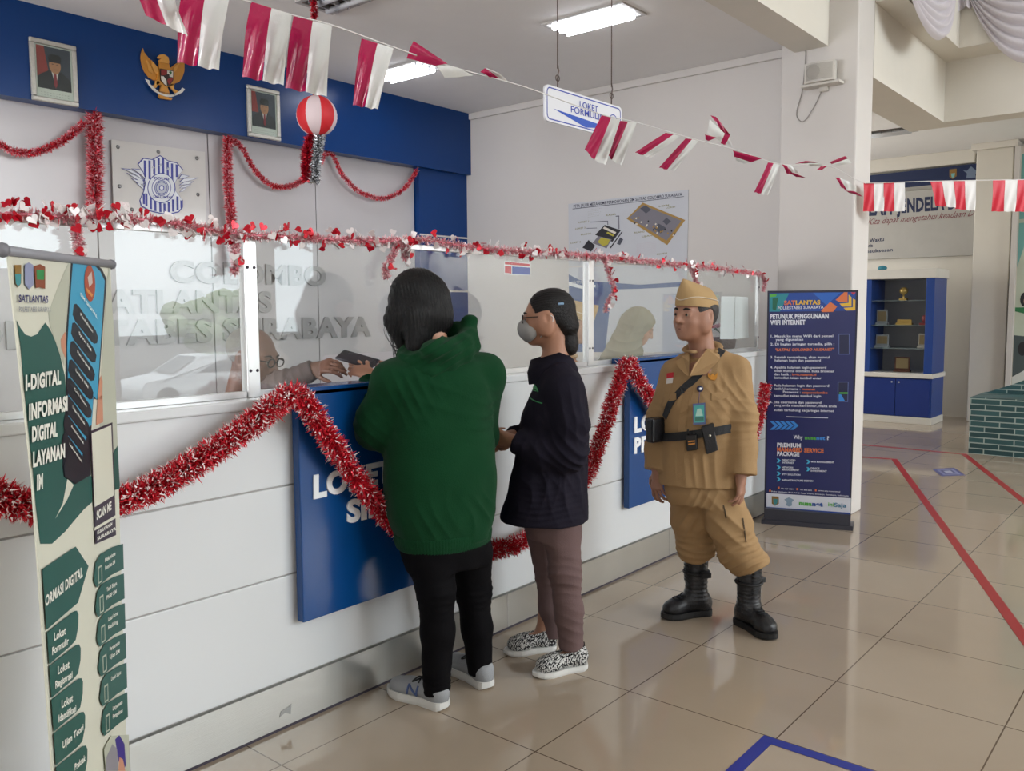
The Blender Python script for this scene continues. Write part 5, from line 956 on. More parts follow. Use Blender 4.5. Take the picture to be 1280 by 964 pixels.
def folds(V, F, L, base=.0012, seed=1):
    """cloth creases: (centre, reach, across-direction, creases per metre, depth)"""
    N = vnorm(V, F); d = np.zeros(len(V)); r2 = np.random.default_rng(seed)
    for _ in range(7): q = r2.normal(size=3)*(18+22*r2.random()); d += base*.5*np.sin(V@q+r2.random()*6)
    for c, R, dr, fq, am in L:
        w_ = np.exp(-((V-np.asarray(c))**2).sum(1)/R**2); dr = nrm(dr); q = r2.normal(size=3)*14
        s_ = np.sin(2*math.pi*fq*(V@dr)+1.3*np.sin(V@q)); d += am*w_*(1-2*np.abs(s_)**.7)
    return V+N*d[:, None]
from mathutils.bvhtree import BVHTree
def bvh_of(V, F): return BVHTree.FromPolygons(V.tolist(), F.tolist())
def hit(t, x, y):
    r = t.ray_cast(Vector(EYEP), Vector(ray(x, y)).normalized()); return (A(*r[0]), A(*r[1])) if r[0] is not None else (None, None)
def near(t, p):
    r = t.find_nearest(Vector(p)); n = A(*r[1]); q = A(*r[0]); return q, n
RTh = _r0; FWh = A(math.cos(_ya), math.sin(_ya), 0); ZZ = A(0, 0, 1)
def gd(lat, dep): return RTh*lat+FWh*dep
def hd(x, y, H): d = ray(x, y); return EYEP+d*H/(d@FWh)
def Hof(p): return float((np.asarray(p)-EYEP)@FWh)
def head_frame(f, pitch=0., roll=0.):
    f = nrm(f); x = nrm(np.cross(f, ZZ)); y = f*math.cos(pitch)+ZZ*math.sin(pitch); z = np.cross(x, y)
    x, z = x*math.cos(roll)+z*math.sin(roll), z*math.cos(roll)-x*math.sin(roll); return np.stack([x, y, z], 1)
def head(S, c, R, s=1., nose=1.02, jaw=1.):
    T = lambda *v: c+R@(A(*v)*s)
    def e(v, r, k=.02, sub=False, Rm=None): S.ell(T(*v), A(*r)*s, R if Rm is None else R@Rm, k*s, sub)
    e((0, -.018, .035), (.076, .094, .083)); e((0, .028, -.02), (.064, .064, .085), .03); e((0, .032, -.07), (.05*jaw, .052, .04), .03); e((0, .07, -.094), (.02*jaw, .018, .016), .025)
    for q in (-1, 1): e((q*.038, .055, -.032), (.024, .026, .024), .02); e((q*.072*1.0, -.0, -.03), (.02, .035, .05), .03)
    S.cap(T(-.036, .074, .022), T(.036, .074, .022), .013*s, .013*s, .018*s)
    for q in (-1, 1): S.ell(T(q*.032, .098, .003), A(.017, .016, .011)*s, R, .014*s, True)
    for q in (-1, 1): S.ell(T(q*.031, .076, .003), .0125*s, None, .004*s)
    for q in (-1, 1): S.cap(T(q*.016, .0882, .0072), T(q*.047, .0788, .005), .0052*s, .005*s, .004*s); S.cap(T(q*.018, .0865, -.0065), T(q*.044, .079, -.0058), .0042*s, .0042*s, .004*s)
    S.cap(T(0, .083, .015), T(0, .106*nose, -.026), .0095*s, .0125*s, .014*s)
    for q in (-1, 1): S.ell(T(q*.0125, .094, -.03), A(.0095, .012, .009)*s, R, .008*s); S.ell(T(q*.007, .1, -.039), A(.004, .006, .003)*s, R, .004*s, True)
    S.cap(T(-.018, .088, -.054), T(.018, .088, -.054), .0065*s, .0065*s, .01*s); S.cap(T(-.015, .087, -.066), T(.015, .087, -.066), .007*s, .007*s, .01*s)
    S.cap(T(-.022, .097, -.06), T(.022, .097, -.06), .0025*s, .0025*s, .005*s, True)
    for q in (-1, 1):
        Rq = np.array(Matrix.Rotation(q*-.35, 3, 'Z')); e((q*.08, -.012, -.006), (.012, .022, .034), .008, False, Rq); e((q*.091, -.004, .0), (.008, .011, .018), .006, True, Rq); e((q*.081, .004, -.03), (.008, .01, .012), .006, False, Rq)
    return T
def eyes_brows(T, R, s, parent, white='#a3978d', brow='#1c1816', bthick=.0035):
    for q in (-1, 1):
        b = MB(); b.ball(T(q*.031, .0775, .0025), .0122*s, mat('eye white', white, .25, var=0), 14); f = nrm(R@A(q*.05, 1, -.02)); p = T(q*.031, .0775, .0025)+f*.0116*s
        b.lathe([(0, .0014*s), (.0052*s, .0009*s), (.0066*s, 0)], mat('iris', '#21150f', .2, var=0), 12, frame(p, R[:, 0], R[:, 2]) if (np.cross(R[:, 0], R[:, 2])@f) > 0 else frame(p, -R[:, 0], R[:, 2])); b.build('eye', parent)
        b = MB(); b.tube(cat_rom([T(q*.014, .0905, .022), T(q*.03, .0895, .028), T(q*.05, .077, .0235)], 4), [bthick*s*k for k in (.7, 1, 1.1, 1.2, 1.2, 1.1, 1, .7, .4)], mat('brow hair', brow, .8), 6); b.build('eyebrow', parent)
def hand(S, w_, d, n, side, s=1., curl=(.35, .5, .4), spread=.06, thumb=.6):
    """palm, four jointed fingers and a thumb; d points from wrist to knuckles, n out of the back of the hand"""
    d = nrm(d); n = nrm(n-d*(n@d)); t = np.cross(d, n)*side
    S.cap(w_-d*.02*s, w_+d*.03*s, .024*s, .024*s, .015)
    for i in range(4): S.cap(w_+d*.025*s+t*(.012-.008*i)*s, w_+d*.083*s+t*(.03-.0195*i)*s, .0135*s, .0115*s, .014)
    LEN = ((.042, .026, .02), (.047, .03, .022), (.043, .028, .021), (.033, .021, .018))
    for i in range(4):
        p = w_+d*(.086-.004*abs(i-1))*s+t*(.03-.0195*i)*s; a = 0.; r = (.0092, .0094, .009, .008)[i]*s
        for j in range(3):
            a += curl[j]*(1+.12*i); q = nrm(d*math.cos(a)-n*math.sin(a)+t*spread*(1.5-i)); e = p+q*LEN[i][j]*s; S.cap(p, e, r*(1-.07*j), r*(.93-.07*j), .004); p = e
    p = w_+d*.022*s+t*.024*s
    for j, (L, r) in enumerate(((.04, .0125), (.03, .0105), (.024, .009))):
        q = nrm(d*(.62+.12*j)+t*(thumb-.18*j)-n*(.25+.2*j)); e = p+q*L*s; S.cap(p, e, r*s, r*.9*s, .006); p = e
def person(label, base): return thing('person', label, 'person', tuple(base))
def put(S, name, m, parent, fl=None, base=.0012, smooth=2, seed=1):
    V, F = S.mesh(smooth)
    if fl is not None: V = folds(V, F, fl, base, seed)
    b = MB(); b.add(V, F, m, True); o = b.build(name, parent); return o, V, F
def ribbon(P, N, wd, th, m, name, parent, across=None):
    P = np.asarray(P); N = np.asarray(N); T = np.gradient(P, axis=0); b = MB(); V = []
    for p, n, t in zip(P, N, T):
        sd = nrm(np.cross(n, t)) if across is None else nrm(across-n*(across@n)); V += [p+sd*wd/2+n*.001, p+sd*wd/2+n*th, p-sd*wd/2+n*th, p-sd*wd/2+n*.001]
    F = [(i*4+q, i*4+(q+1) % 4, i*4+4+(q+1) % 4, i*4+4+q) for i in range(len(P)-1) for q in range(4)]+[(3, 2, 1, 0), tuple(len(V)-4+q for q in range(4))]
    b.add(np.array(V), F, m); return b.build(name, parent, fix=True)
def surf_ribbon(t, px, wd, th, m, name, parent, k=5, off=0.):
    P, N = [], []
    for x, y in cat_rom([(*q, 0) for q in px], k)[:, :2]:
        p, n = hit(t, x, y)
        if p is not None: P.append(p+n*off); N.append(n)
    return ribbon(P, N, wd, th, m, name, parent)
def patch(t, px, th, m, name, parent, off=.002):
    P = []; Ns = []
    for x, y in px:
        p, n = hit(t, x, y)
        if p is not None: P.append(p); Ns.append(n)
    n = nrm(np.mean(Ns, 0)); b = MB(); b.prism([p+n*off for p in P], n*th, m); return b.build(name, parent, fix=True)
# skin, cloth
SK1 = mat('skin light brown', '#a87a62', .5, var=.05, vscale=20, bump=.1, bscale=200); SK2 = mat('skin tan', '#a07560', .5, var=.06, vscale=20, bump=.12, bscale=200); SK3 = mat('skin dark', '#785647', .5, var=.06, vscale=20, bump=.12, bscale=200); SK4 = mat('skin fair', '#c08e74', .5, var=.04, vscale=20)
HAIR = mat('black hair', '#070608', .4, spec=.3, var=.2, vscale=30, bump=.5, bscale=60, aniso=(9, 9, 1)); HAIRB = mat('dark brown hair', '#100d0e', .42, spec=.3, var=.2, vscale=30, bump=.5, bscale=60, aniso=(3, 9, 3)); HAIRG = mat('grey hair', '#6f6b69', .6, var=.3, vscale=90, bump=.4, bscale=150)
GREEN = mat('green fleece', '#0d3a20', .9, spec=.1, var=.08, vscale=14, bump=.25, bscale=220, sheen=.06); NAVYJ = mat('navy black cloth', '#1b1824', .8, spec=.15, var=.08, vscale=14, bump=.2, bscale=240); BLK = mat('black stretch cloth', '#070609', .8, spec=.12, var=.1, bump=.15, bscale=260); MAUVE = mat('mauve grey cloth', '#6a5655', .8, spec=.15, var=.06, bump=.2, bscale=260); KHAKI = mat('khaki drill', '#a38560', .8, spec=.15, var=.06, vscale=12, bump=.2, bscale=260); KHAKI2 = mat('cap khaki', '#b0936a', .8, spec=.15, var=.05, bump=.15, bscale=260)
LEA = mat('black leather', '#1a1b1f', .35, var=.1, bump=.25, bscale=120); RUB = mat('black rubber', '#141416', .6, var=.1)
def shoe_frame(heel, toe): y = nrm(toe-heel); return frame(A(heel[0], heel[1], 0), np.cross(y, ZZ), y)
def outline(L, w0, w1, n=10):
    """sole outline: heel half-width w0, ball half-width w1"""
    P = []
    for q in np.linspace(0, 1, n): y = L*q; w_ = w0*math.sqrt(max(0, 1-(1-min(1, y/.035))**2)) if y < .035 else np.interp(y, [.035, L*.42, L*.72, L*.86, L*.95, L], [w0, w0*.86, w1, w1*.85, w1*.52, .004]); P.append((w_, y))
    return [(w_, y) for w_, y in P]+[(-w_, y) for w_, y in P[::-1]]
def sole(b, M, L, w0, w1, z0, z1, m, heel_up=0., toe_up=0.):
    O = outline(L, w0, w1, 22); k = len(O); zb = lambda y: z0+toe_up*max(0, (y-L*.75)/(L*.25))**2+heel_up*max(0, (.03-y)/.03)
    rows = [[(x*f, y, z) for (x, y), z in zip(O, [zb(y) if q == 0 else zb(y)+(z1-zb(y))*q for _, y in O])] for q, f in ((0, .94), (.35, 1.02), (1, 1.0))]
    V = np.array([p for r in rows for p in r]); F = [tuple(range(k-1, -1, -1)), tuple(range(2*k, 3*k))]+[(r*k+i, r*k+(i+1) % k, (r+1)*k+(i+1) % k, (r+1)*k+i) for r in range(2) for i in range(k)]; b.add(tf(V, M), F, m)
def local_sdf(fn, M, lo, hi, h, smooth=2):
    S = SDF(lo, hi, h); fn(S); V, F = S.mesh(smooth); return tf(V, M), F
def sneaker(parent, heel, toe, kind, s=1., name='shoe', logo=0):
    L = float(np.linalg.norm(toe-heel)); M = shoe_frame(heel, toe)
    def up(S):
        S.ell((0, .045, .055), (.036, .045, .05)); S.cap((0, .06, .064), (0, L*.6, .054), .039, .038, .03); S.ell((0, L*.78, .045), (.043, L*.2, .036), None, .03); S.cap((0, .05, .07), (0, .06, .105), .036, .036, .02)
        S.ell((0, .062, .125), (.031, .05, .045), None, .012, True)
        if kind == 'slip': S.ell((0, .1, .125), (.029, .07, .05), None, .01, True)
    V, F = local_sdf(up, M, (-.07, -.02, 0), (.07, L+.03, .16), .004)
    b = MB(); b.add(V, F, MATS['sneaker upper'] if kind == 'run' else MATS['zebra knit'], True); u = b.build(name, parent)
    b = MB(); sole(b, M, L+.012, .039, .047, 0, .034 if kind == 'run' else .026, mat('white sole', '#d6d6d3', .5, var=.04), .012, .012); o = b.build('sole', u); o['_o'] = u['_o']
    if kind == 'run':
        b = MB()
        for q in range(5):
            y = L*.42+q*.021; z = .1005-.0085*q; b.tube([tf([(-.026, y, z-.013)], M)[0], tf([(0, y+.006, z+.001)], M)[0], tf([(.026, y, z-.013)], M)[0]], .0032, RUB, 6)
        for q in (-1, 1): b.tube(cat_rom([tf([(0, L*.42, .1)], M)[0], tf([(q*.03, L*.4, .117)], M)[0], tf([(q*.045, L*.47, .098)], M)[0], tf([(q*.008, L*.43, .1)], M)[0]]), .003, RUB, 6)
        b.build('laces', u)
        for q in ((-1,) if logo else ()):
            b = MB(); t_ = bvh_of(V, F); a, c_, v_ = (tf([p], M)[0] for p in ((q*.2, L*.6, .042), (q*.2, L*.38, .045), (q*.2, L*.55, .085)))
            def pj(p): r = t_.ray_cast(Vector(p), Vector(M[:3, 0]*-q)); return A(*r[0])+M[:3, 0]*q*.002 if r[0] else p
            for w1, w2 in (((.585, .04), (.56, .078)), ((.56, .078), (.43, .04)), ((.43, .04), (.405, .08))):
                e = [pj(tf([(q*.2, L*(w1[0]+(w2[0]-w1[0])*k/4), w1[1]+(w2[1]-w1[1])*k/4)], M)[0]) for k in range(5)]; b.tube(e, .0042, mat('logo blue fabric', '#4b5f8f', .6), 6)
            b.build('letter_mark', u)
    else:
        b = MB(); b.tube([tf([(x, y, z)], M)[0] for x, y, z in ((.028, .06, .098), (.033, .09, .082), (.03, .13, .074), (.015, .162, .07), (0, .17, .071), (-.015, .162, .07), (-.03, .13, .074), (-.033, .09, .082), (-.028, .06, .098), (-.02, .025, .106), (0, .015, .11), (.02, .025, .106))], .003, BLK, 6, closed=True); b.build('collar', u)
    return u
mat('sneaker upper', '#94979a', .6, var=.08, bump=.3, bscale=300)
def zebra():
    m = bpy.data.materials.new('zebra knit'); m.use_nodes = True; nt = m.node_tree; b = nt.nodes['Principled BSDF']; tc = nt.nodes.new('ShaderNodeTexCoord'); mp = nt.nodes.new('ShaderNodeMapping'); mp.inputs['Rotation'].default_value = (0, 0, math.radians(53)); mp.inputs['Scale'].default_value = (80, 330, 110)
    nt.links.new(tc.outputs['Object'], mp.inputs[0]); n = nt.nodes.new('ShaderNodeTexNoise'); n.inputs['Scale'].default_value = 1; n.inputs['Detail'].default_value = 1; nt.links.new(mp.outputs[0], n.inputs['Vector']); r = nt.nodes.new('ShaderNodeValToRGB'); r.color_ramp.elements[0].position = .49; r.color_ramp.elements[1].position = .53; r.color_ramp.elements[0].color = lin('#17171b')+[1]; r.color_ramp.elements[1].color = lin('#c9c9c6')+[1]
    nt.links.new(n.outputs['Fac'], r.inputs[0]); nt.links.new(r.outputs[0], b.inputs['Base Color']); b.inputs['Roughness'].default_value = .8; MATS['zebra knit'] = m
zebra()
def boot(parent, heel, toe):
    L = float(np.linalg.norm(toe-heel)); M = shoe_frame(heel, toe)
    def up(S):
        S.cap((0, .085, .09), (0, .085, .335), .052, .06, .03, flat=True); S.ell((0, .052, .06), (.042, .052, .055)); S.cap((0, .08, .085), (0, L*.68, .06), .046, .042, .04); S.ell((0, L*.8, .05), (.048, L*.2, .04), None, .03)
    V, F = local_sdf(up, M, (-.09, -.03, .005), (.09, L+.03, .37), .0045)
    V = folds(V, F, [(tf([(0, .08, .13)], M)[0], .07, ZZ, 26, .003), (tf([(0, .07, .24)], M)[0], .06, ZZ, 18, .0018)], .0006)
    b = MB(); b.add(V, F, LEA, True); u = b.build('boot', parent); b = MB(); sole(b, M, L+.012, .043, .053, 0, .032, RUB, 0, .01); b.build('sole', u); b = MB()
    tv = bvh_of(V, F); pj = lambda p: (lambda r: r[0]+r[1]*.0015)(near(tv, tf([p], M)[0]))
    for q in range(10):
        z = .12+q*.019 if q > 2 else .11; y = .14 if q > 2 else .15+(2-q)*.022
        for a_, c_ in ((0, .008), (.008, 0)): b.tube([pj((-.026, y, z+a_)), pj((-.01, y+.02, z+.004)), pj((.01, y+.02, z+.004)), pj((.026, y, z+c_))], .0032, RUB, 6)
    b.build('laces', u); b = MB(); b.box(A(-.088, .05, .21), A(-.05, .1, .236), RUB, M, .004); b.tube([tf([(.061*math.cos(q), .085+.061*math.sin(q), .222)], M)[0] for q in np.arange(20)*math.pi/10], .007, RUB, 6, closed=True); b.build('strap', u); return u
def garrison_cap(T, R, s, parent, m):
    """folded side cap on the head frame T"""
    b = MB(); n = 40; rows = []
    for z, rx, ry, yo, tip in ((.036, .084, .108, -.014, .012), (.06, .083, .107, -.014, .014), (.095, .066, .105, -.013, .016), (.125, .034, .1, -.01, .018), (.14, .006, .094, -.008, .018)):
        rows.append([T(rx*abs(math.sin(q))**.9*math.copysign(1, math.sin(q)), yo+ry*math.cos(q), z+tip*math.cos(q)*(.4 if z < .06 else 1.1)) for q in np.arange(n)*2*math.pi/n])
    G = np.array([r+[r[0]] for r in rows]); b.grid(G, m); inner = np.array([[T(0, -.014, .06)+(p-T(0, -.014, .06))*.94-R[:, 2]*0 for p in rows[0]+[rows[0][0]]], rows[0]+[rows[0][0]]]); b.grid(inner, m); c = b.build('cap', parent)
    b = MB(); P = [T(.0775*math.sin(q)*1.03, -.0135+.109*math.cos(q), .074+.012*math.cos(q)-.02*max(0, math.cos(q-.0))**6) for q in np.arange(n)*2*math.pi/n]; b.tube(P, .0022*s, mat('cap piping', '#d2c6b4', .7), 6, closed=True); b.build('piping', c); return c
# ------------------------------------------------------------------ the man in khaki
def man():
    hR, tR, hL, tL = onz(889, 767), onz(829, 774), onz(921, 777), onz(967, 801)
    hR[2] = tR[2] = hL[2] = tL[2] = 0; aR = hR+nrm(tR-hR)*.085; aL = hL+nrm(tL-hL)*.085; H0 = (Hof(aR)+Hof(aL))/2; dR, dL = Hof(aR)-H0, Hof(aL)-H0
    base = (aR+aL)/2; base[2] = 0; J = lambda x, y, dd=0.: hd(x, y, H0+dd)
    t = person('man in khaki uniform and side cap standing, looking to the left', base)
    rv = gd(-.94, .3); fv = gd(-.34, -.94)
    hf = head_frame(gd(-.8, -.6), .02, .03); hc = J(868, 394, -.03); s = 1.04
    lo, hi = base-A(.45, .45, .02), base+A(.45, .45, 1.75)
    S = SDF(lo, hi, .0048)
    T = head(S, hc, hf, s, 1.06, 1.1)
    S.cap(T(0, -.03, -.05), J(880, 452, 0), .058, .06, .03); S.ell(J(878, 466, -.01), (.1, .09, .07), None, .04)
    S.chain([J(880, 470), J(878, 540), J(878, 600)], [.09, .09, .09], .05)
    shR, elR, wrR = J(843, 467, .06), J(822, 530, .1), J(822, 588, .04); shL, elL, wrL = J(919, 463, -.05), J(930, 525, -.09), J(926, 594, -.15)
    S.chain([J(880, 466), shR, elR, wrR], [.06, .05, .036, .026]); S.chain([J(880, 466), shL, elL, wrL], [.06, .05, .036, .026])
    hand(S, wrR, nrm(gd(-.05, -.15)-ZZ), gd(-.75, -.5), 1, .98, (.3, .45, .35), .1, .75); hand(S, wrL, nrm(gd(.0, -.1)-ZZ*1), gd(.8, -.55), -1, .98, (.25, .45, .4), .1, .6)
    for hip, kn, an in ((J(862, 615, .05), J(868, 665, dR*.9), aR+A(0, 0, .27)), (J(898, 615, -.04), J(917, 668, dL), aL+A(0, 0, .27))): S.chain([J(880, 590), hip, kn, an, an-ZZ*.19], [.08, .07, .05, .036, .033])
    put(S, 'body', SK2, t, None)
    eyes_brows(T, hf, s, t, bthick=.0042)
    b = MB(); b.tube([T(x, .0937-.22*abs(x), -.061-.002*(abs(x)/.02)**2) for x in np.linspace(-.022, .022, 9)], [.001, .0024, .0032, .0036, .0036, .0036, .0032, .0024, .001], mat('lip', '#6d4238', .5), 6); b.build('lips', t)
    h = SDF(hc-.17, hc+.17, .005); h.ell(T(0, -.022, .02), A(.0865, .1, .1)*s, hf, .01); h.ell(T(0, .11, -.0), A(.09, .078, .12)*s, hf, .012, True); h.ell(T(0, -.02, -.13), A(.15, .2, .095)*s, hf, .01, True)
    for q in (-1, 1): h.ell(T(q*.09, -.008, -.012), A(.03, .028, .042)*s, hf, .008, True)
    put(h, 'hair', HAIRG if 0 else mat('greying black hair', '#2b2727', .6, var=.5, vscale=140, bump=.4, bscale=150), t, None)
    garrison_cap(T, hf, s, t, KHAKI2)
    # shirt
    S = SDF(lo, hi, .0062)
    S.loft([(J(880, 447), .1, .08), (J(880, 458), .14, .095), (J(880, 475), .182, .122), (J(879, 505), .195, .137), (J(876, 540), .18, .135), (J(876, 572), .192, .143), (J(877, 604), .203, .152)], rv, .02)
    S.chain([J(866, 452, .02), shR, J(825, 520, .1), J(822, 560, .07), J(821, 587, .04)], [.055, .062, .061, .058, .06], .03, True); S.chain([J(896, 449, -.02), shL, J(928, 522, -.09), J(929, 560, -.12), J(928, 594, -.15)], [.055, .066, .068, .064, .066], .03, True)
    S.ell(J(864, 455, -.1), (.042, .042, .03), None, .012, True); S.cap(J(862, 452, -.13), J(857, 478, -.15), .03, .008, .01, True)
    fl = [(J(878, 545, -.1), .09, ZZ*.9+rv*.3, 13, .004), (elR, .09, wrR-shR, 14, .006), (elL, .1, wrL-shL, 13, .006), (J(845, 490, -.08), .09, rv*.8+ZZ*.6, 11, .004), (J(912, 490, -.1), .1, rv*.9-ZZ*.5, 11, .0045), (J(878, 585, -.12), .1, rv, 9, .005), (J(900, 480, -.1), .06, rv, 14, .003)]
    o, V, F = put(S, 'shirt', KHAKI, t, fl, .0016, 1, 3); tb = bvh_of(V, F)
    b = MB()
    for Q in ([(872, 433, -.02), (884, 436, -.07), (868, 456, -.13), (862, 470, -.155), (882, 468, -.165), (900, 449, -.11), (899, 437, -.02)], [(862, 437, -.02), (853, 446, -.06), (845, 452, -.06), (848, 459, -.09), (857, 468, -.15), (861, 470, -.15), (861, 452, -.115)]):
        P = [J(*q) for q in Q]; n = nrm(EYEP-P[3]); b.prism(P, n*.006, KHAKI)
    b.tube(cat_rom([J(868, 440, -.075), J(857, 438, -.0), J(868, 430, .07), J(889, 428, .07), J(899, 434, .01), J(891, 441, -.07)], 4), .02, KHAKI, 8, flat=.35); b.build('collar', t, fix=True)
    surf_ribbon(tb, [(862, 482), (858, 500), (853, 530), (852, 560), (851, 600)], .034, .0035, KHAKI, 'button_placket', t)
    for q in ([(889, 492), (909, 489), (910, 497), (900, 500), (889, 501)], [(831, 489), (846, 492), (846, 500), (838, 502), (831, 498)]): patch(tb, q, .004, KHAKI, 'pocket_flap', t, .001)
    patch(tb, [(834, 467), (842.5, 465.5), (842, 472), (834, 473.5)], .002, mat('patch red', '#c2202e', .6), 'flag_patch', t); patch(tb, [(834, 473.5), (842, 472), (841, 479), (833.5, 480)], .002, mat('patch white', '#dcd8d4', .6), 'flag_patch', t)
    patch(tb, [(885, 466), (888, 470), (891, 467), (893, 470), (897, 466), (896, 473), (893, 476), (888, 475), (885, 471)], .003, M_gold, 'gold_badge', t)
    # belt, strap and pouches
    c0 = J(876, 539); P, N = [], []
    for q in np.arange(0, 49)*2*math.pi/48:
        cq, sq = math.cos(q), math.sin(q); k = (abs(cq)**2.3+abs(sq)**2.3)**(-1/2.3); dq = rv*cq*.186*k+fv*sq*.141*k; P.append(c0+dq+ZZ*(-.035*cq+.005)); N.append(nrm(rv*cq/.186+fv*sq/.141))
    ribbon(P, N, .04, .006, mat('black webbing', '#1e2024', .6, bump=.3, bscale=300), 'belt', t, across=ZZ)
    surf_ribbon(tb, [(906, 433), (897, 444), (886, 455), (870, 472), (850, 490), (838, 505), (831, 522)], .034, .004, mat('black webbing', '#1e2024'), 'shoulder_strap', t)
    def pouch(name, q, th, m, flap=False):
        P = []; n_ = []
        for x, y in q: p, n = hit(tb, x, y); P.append(p); n_.append(n)
        n = nrm(np.mean(n_, 0)*A(1, 1, .2)); pc = np.mean(P, 0); P = [p-n*((p-pc)@n)+n*.008 for p in P]; b = MB(); b.prism(P, n*th, m); o = b.build(name, t, fix=True); md = o.modifiers.new('bevel', 'BEVEL'); md.width = .004; md.segments = 2; return o, P, n, th
    o, P, n, th = pouch('phone_pouch', [(875, 533), (890, 528), (896.5, 562), (882, 567)], .026, LEA)
    b = MB(); Q = [P[0], P[1], P[1]*.7+P[2]*.3, (P[0]+P[1])/2*.52+(P[2]+P[3])/2*.48, P[0]*.7+P[3]*.3]; b.prism([q+n*(th+.001) for q in Q], n*.004, LEA); b.build('flap', o); b = MB(); pc = (P[0]+P[1])/2*.62+(P[2]+P[3])/2*.38+n*(th+.005); b.lathe([(0, .003), (.005, .002), (.006, 0)], mat('snap', '#c9c6b8', .3, metal=.8), 12, frame(pc, rv, ZZ) if np.cross(rv, ZZ)@n > 0 else frame(pc, -rv, ZZ)); b.build('snap', o)
    o, P, n, th = pouch('radio', [(859, 543), (872, 542), (873, 561), (860, 563)], .03, RUB)
    b = MB(); e = lambda u, v: (P[0]*(1-u)+P[1]*u)*(1-v)+(P[3]*(1-u)+P[2]*u)*v+n*(th+.001)
    for v in (.35, .52): b.prism([e(.2, v), e(.85, v), e(.85, v+.09), e(.2, v+.09)], n*.0008, mat('radio orange', '#d08a3a', .5))
    b.build('radio_label', o); b = MB(); b.tube([e(.2, 0)-n*.015, e(.2, -.35)-n*.015], .005, RUB, 8); b.lathe([(0, .014), (.006, .013), (.006, 0)], RUB, 10, np.array(Matrix.Translation(Vector(e(.7, 0)-n*.015)))); b.build('antenna', o)
    p = J(822, 537, -.02); b = MB(); Mx = frame(p, nrm(fv*.8+rv*.5), ZZ); b.box(A(-.055, -.06, -.02), A(.055, .055, .03), LEA, Mx, .012); o = b.build('hip_bag', t); b = MB(); b.box(A(-.05, .0, .03), A(.05, .055, .035), LEA, Mx, .004); b.build('flap', o)
    # identity card on a reel
    p, n = hit(tb, 875, 486); b = MB(); b.lathe([(0, .008), (.012, .007), (.015, .004), (.015, 0)], mat('reel navy', '#22264f', .35), 20, frame(p+n*.003, RTh, ZZ) if np.cross(RTh, ZZ)@n > 0 else frame(p+n*.003, -RTh, ZZ)); b.lathe([(0, .0095), (.006, .009), (.0065, .008)], M_letter, 14, frame(p+n*.003, RTh, ZZ) if np.cross(RTh, ZZ)@n > 0 else frame(p+n*.003, -RTh, ZZ)); o = b.build('badge_reel', t)
    q, n2 = hit(tb, 873.5, 505); b = MB(); b.tube([p+n*.006, q+n2*.01], .0015, mat('cord violet', '#5c4f7a', .6), 5); b.build('cord', o)
    Pc = [hit(tb, *z)[0] for z in ((866, 505), (881.5, 503.5), (882, 530.5), (866.5, 531))]; n = nrm(EYEP-Pc[0]); pc = np.mean(Pc, 0); Pc = [z-n*((z-pc)@n)+n*.012 for z in Pc]; b = MB(); b.prism(Pc, n*.004, mat('card holder', '#43507f', .3)); o = b.build('identity_card', t, fix=True); b = MB(); f = lambda u, v, k=0: (Pc[0]*(1-u)+Pc[1]*u)*(1-v)+(Pc[3]*(1-u)+Pc[2]*u)*v+n*(.0045+.0005*k)
    b.prism([f(.1, .1), f(.9, .1), f(.9, .9), f(.1, .9)], n*.0004, mat('card teal', '#3f9f9a', .4)); b.prism([f(.35, .25, 1), f(.65, .25, 1), f(.8, .6, 1), f(.2, .6, 1)], n*.0004, mat('card pale', '#a9cfc0', .4)); b.prism([f(.15, .66, 1), f(.85, .66, 1), f(.85, .82, 1), f(.15, .82, 1)], n*.0004, mat('card green', '#2c6b5a', .4)); b.build('card_print', o)
    # trousers
    S = SDF(lo, hi, .0062); S.loft([(J(877, 592), .178, .135), (J(878, 612), .182, .138), (J(880, 628), .17, .13)], rv, .03)
    S.chain([J(862, 618, .05), J(864, 650, .06), J(869, 680, dR*.9), aR+ZZ*.295], [.098, .094, .086, .074], .035, True); S.chain([J(896, 618, -.04), J(911, 655, -.09), J(923, 688, dL), aL+ZZ*.295], [.1, .1, .094, .08], .035, True)
    S.ell(aR+ZZ*.335, (.094, .09, .045), None, .03); S.ell(aL+ZZ*.335, (.1, .096, .045), None, .03)
    fl = [(J(872, 690, dR-.06), .09, ZZ, 17, .009), (J(929, 698, dL-.06), .09, ZZ+rv*.4, 16, .011), (J(866, 650, -.0), .12, ZZ+rv*.8, 8, .005), (J(912, 650, -.15), .13, ZZ-rv*.8, 8, .006), (J(880, 625, -.1), .07, rv+ZZ*.5, 13, .005)]
    o, V, F = put(S, 'trousers', KHAKI, t, fl, .0016, 1, 5); tb2 = bvh_of(V, F)
    for q in ([(904, 632), (908, 648)], [(928, 648), (932, 678)]): surf_ribbon(tb2, q, .006, .002, mat('pocket seam brown', '#4a3a28', .8), 'pocket_seam', t, 5, .0025)  # dark brown strips drawn as the pocket seams
    boot(t, hR, tR); boot(t, hL, tL)
man()
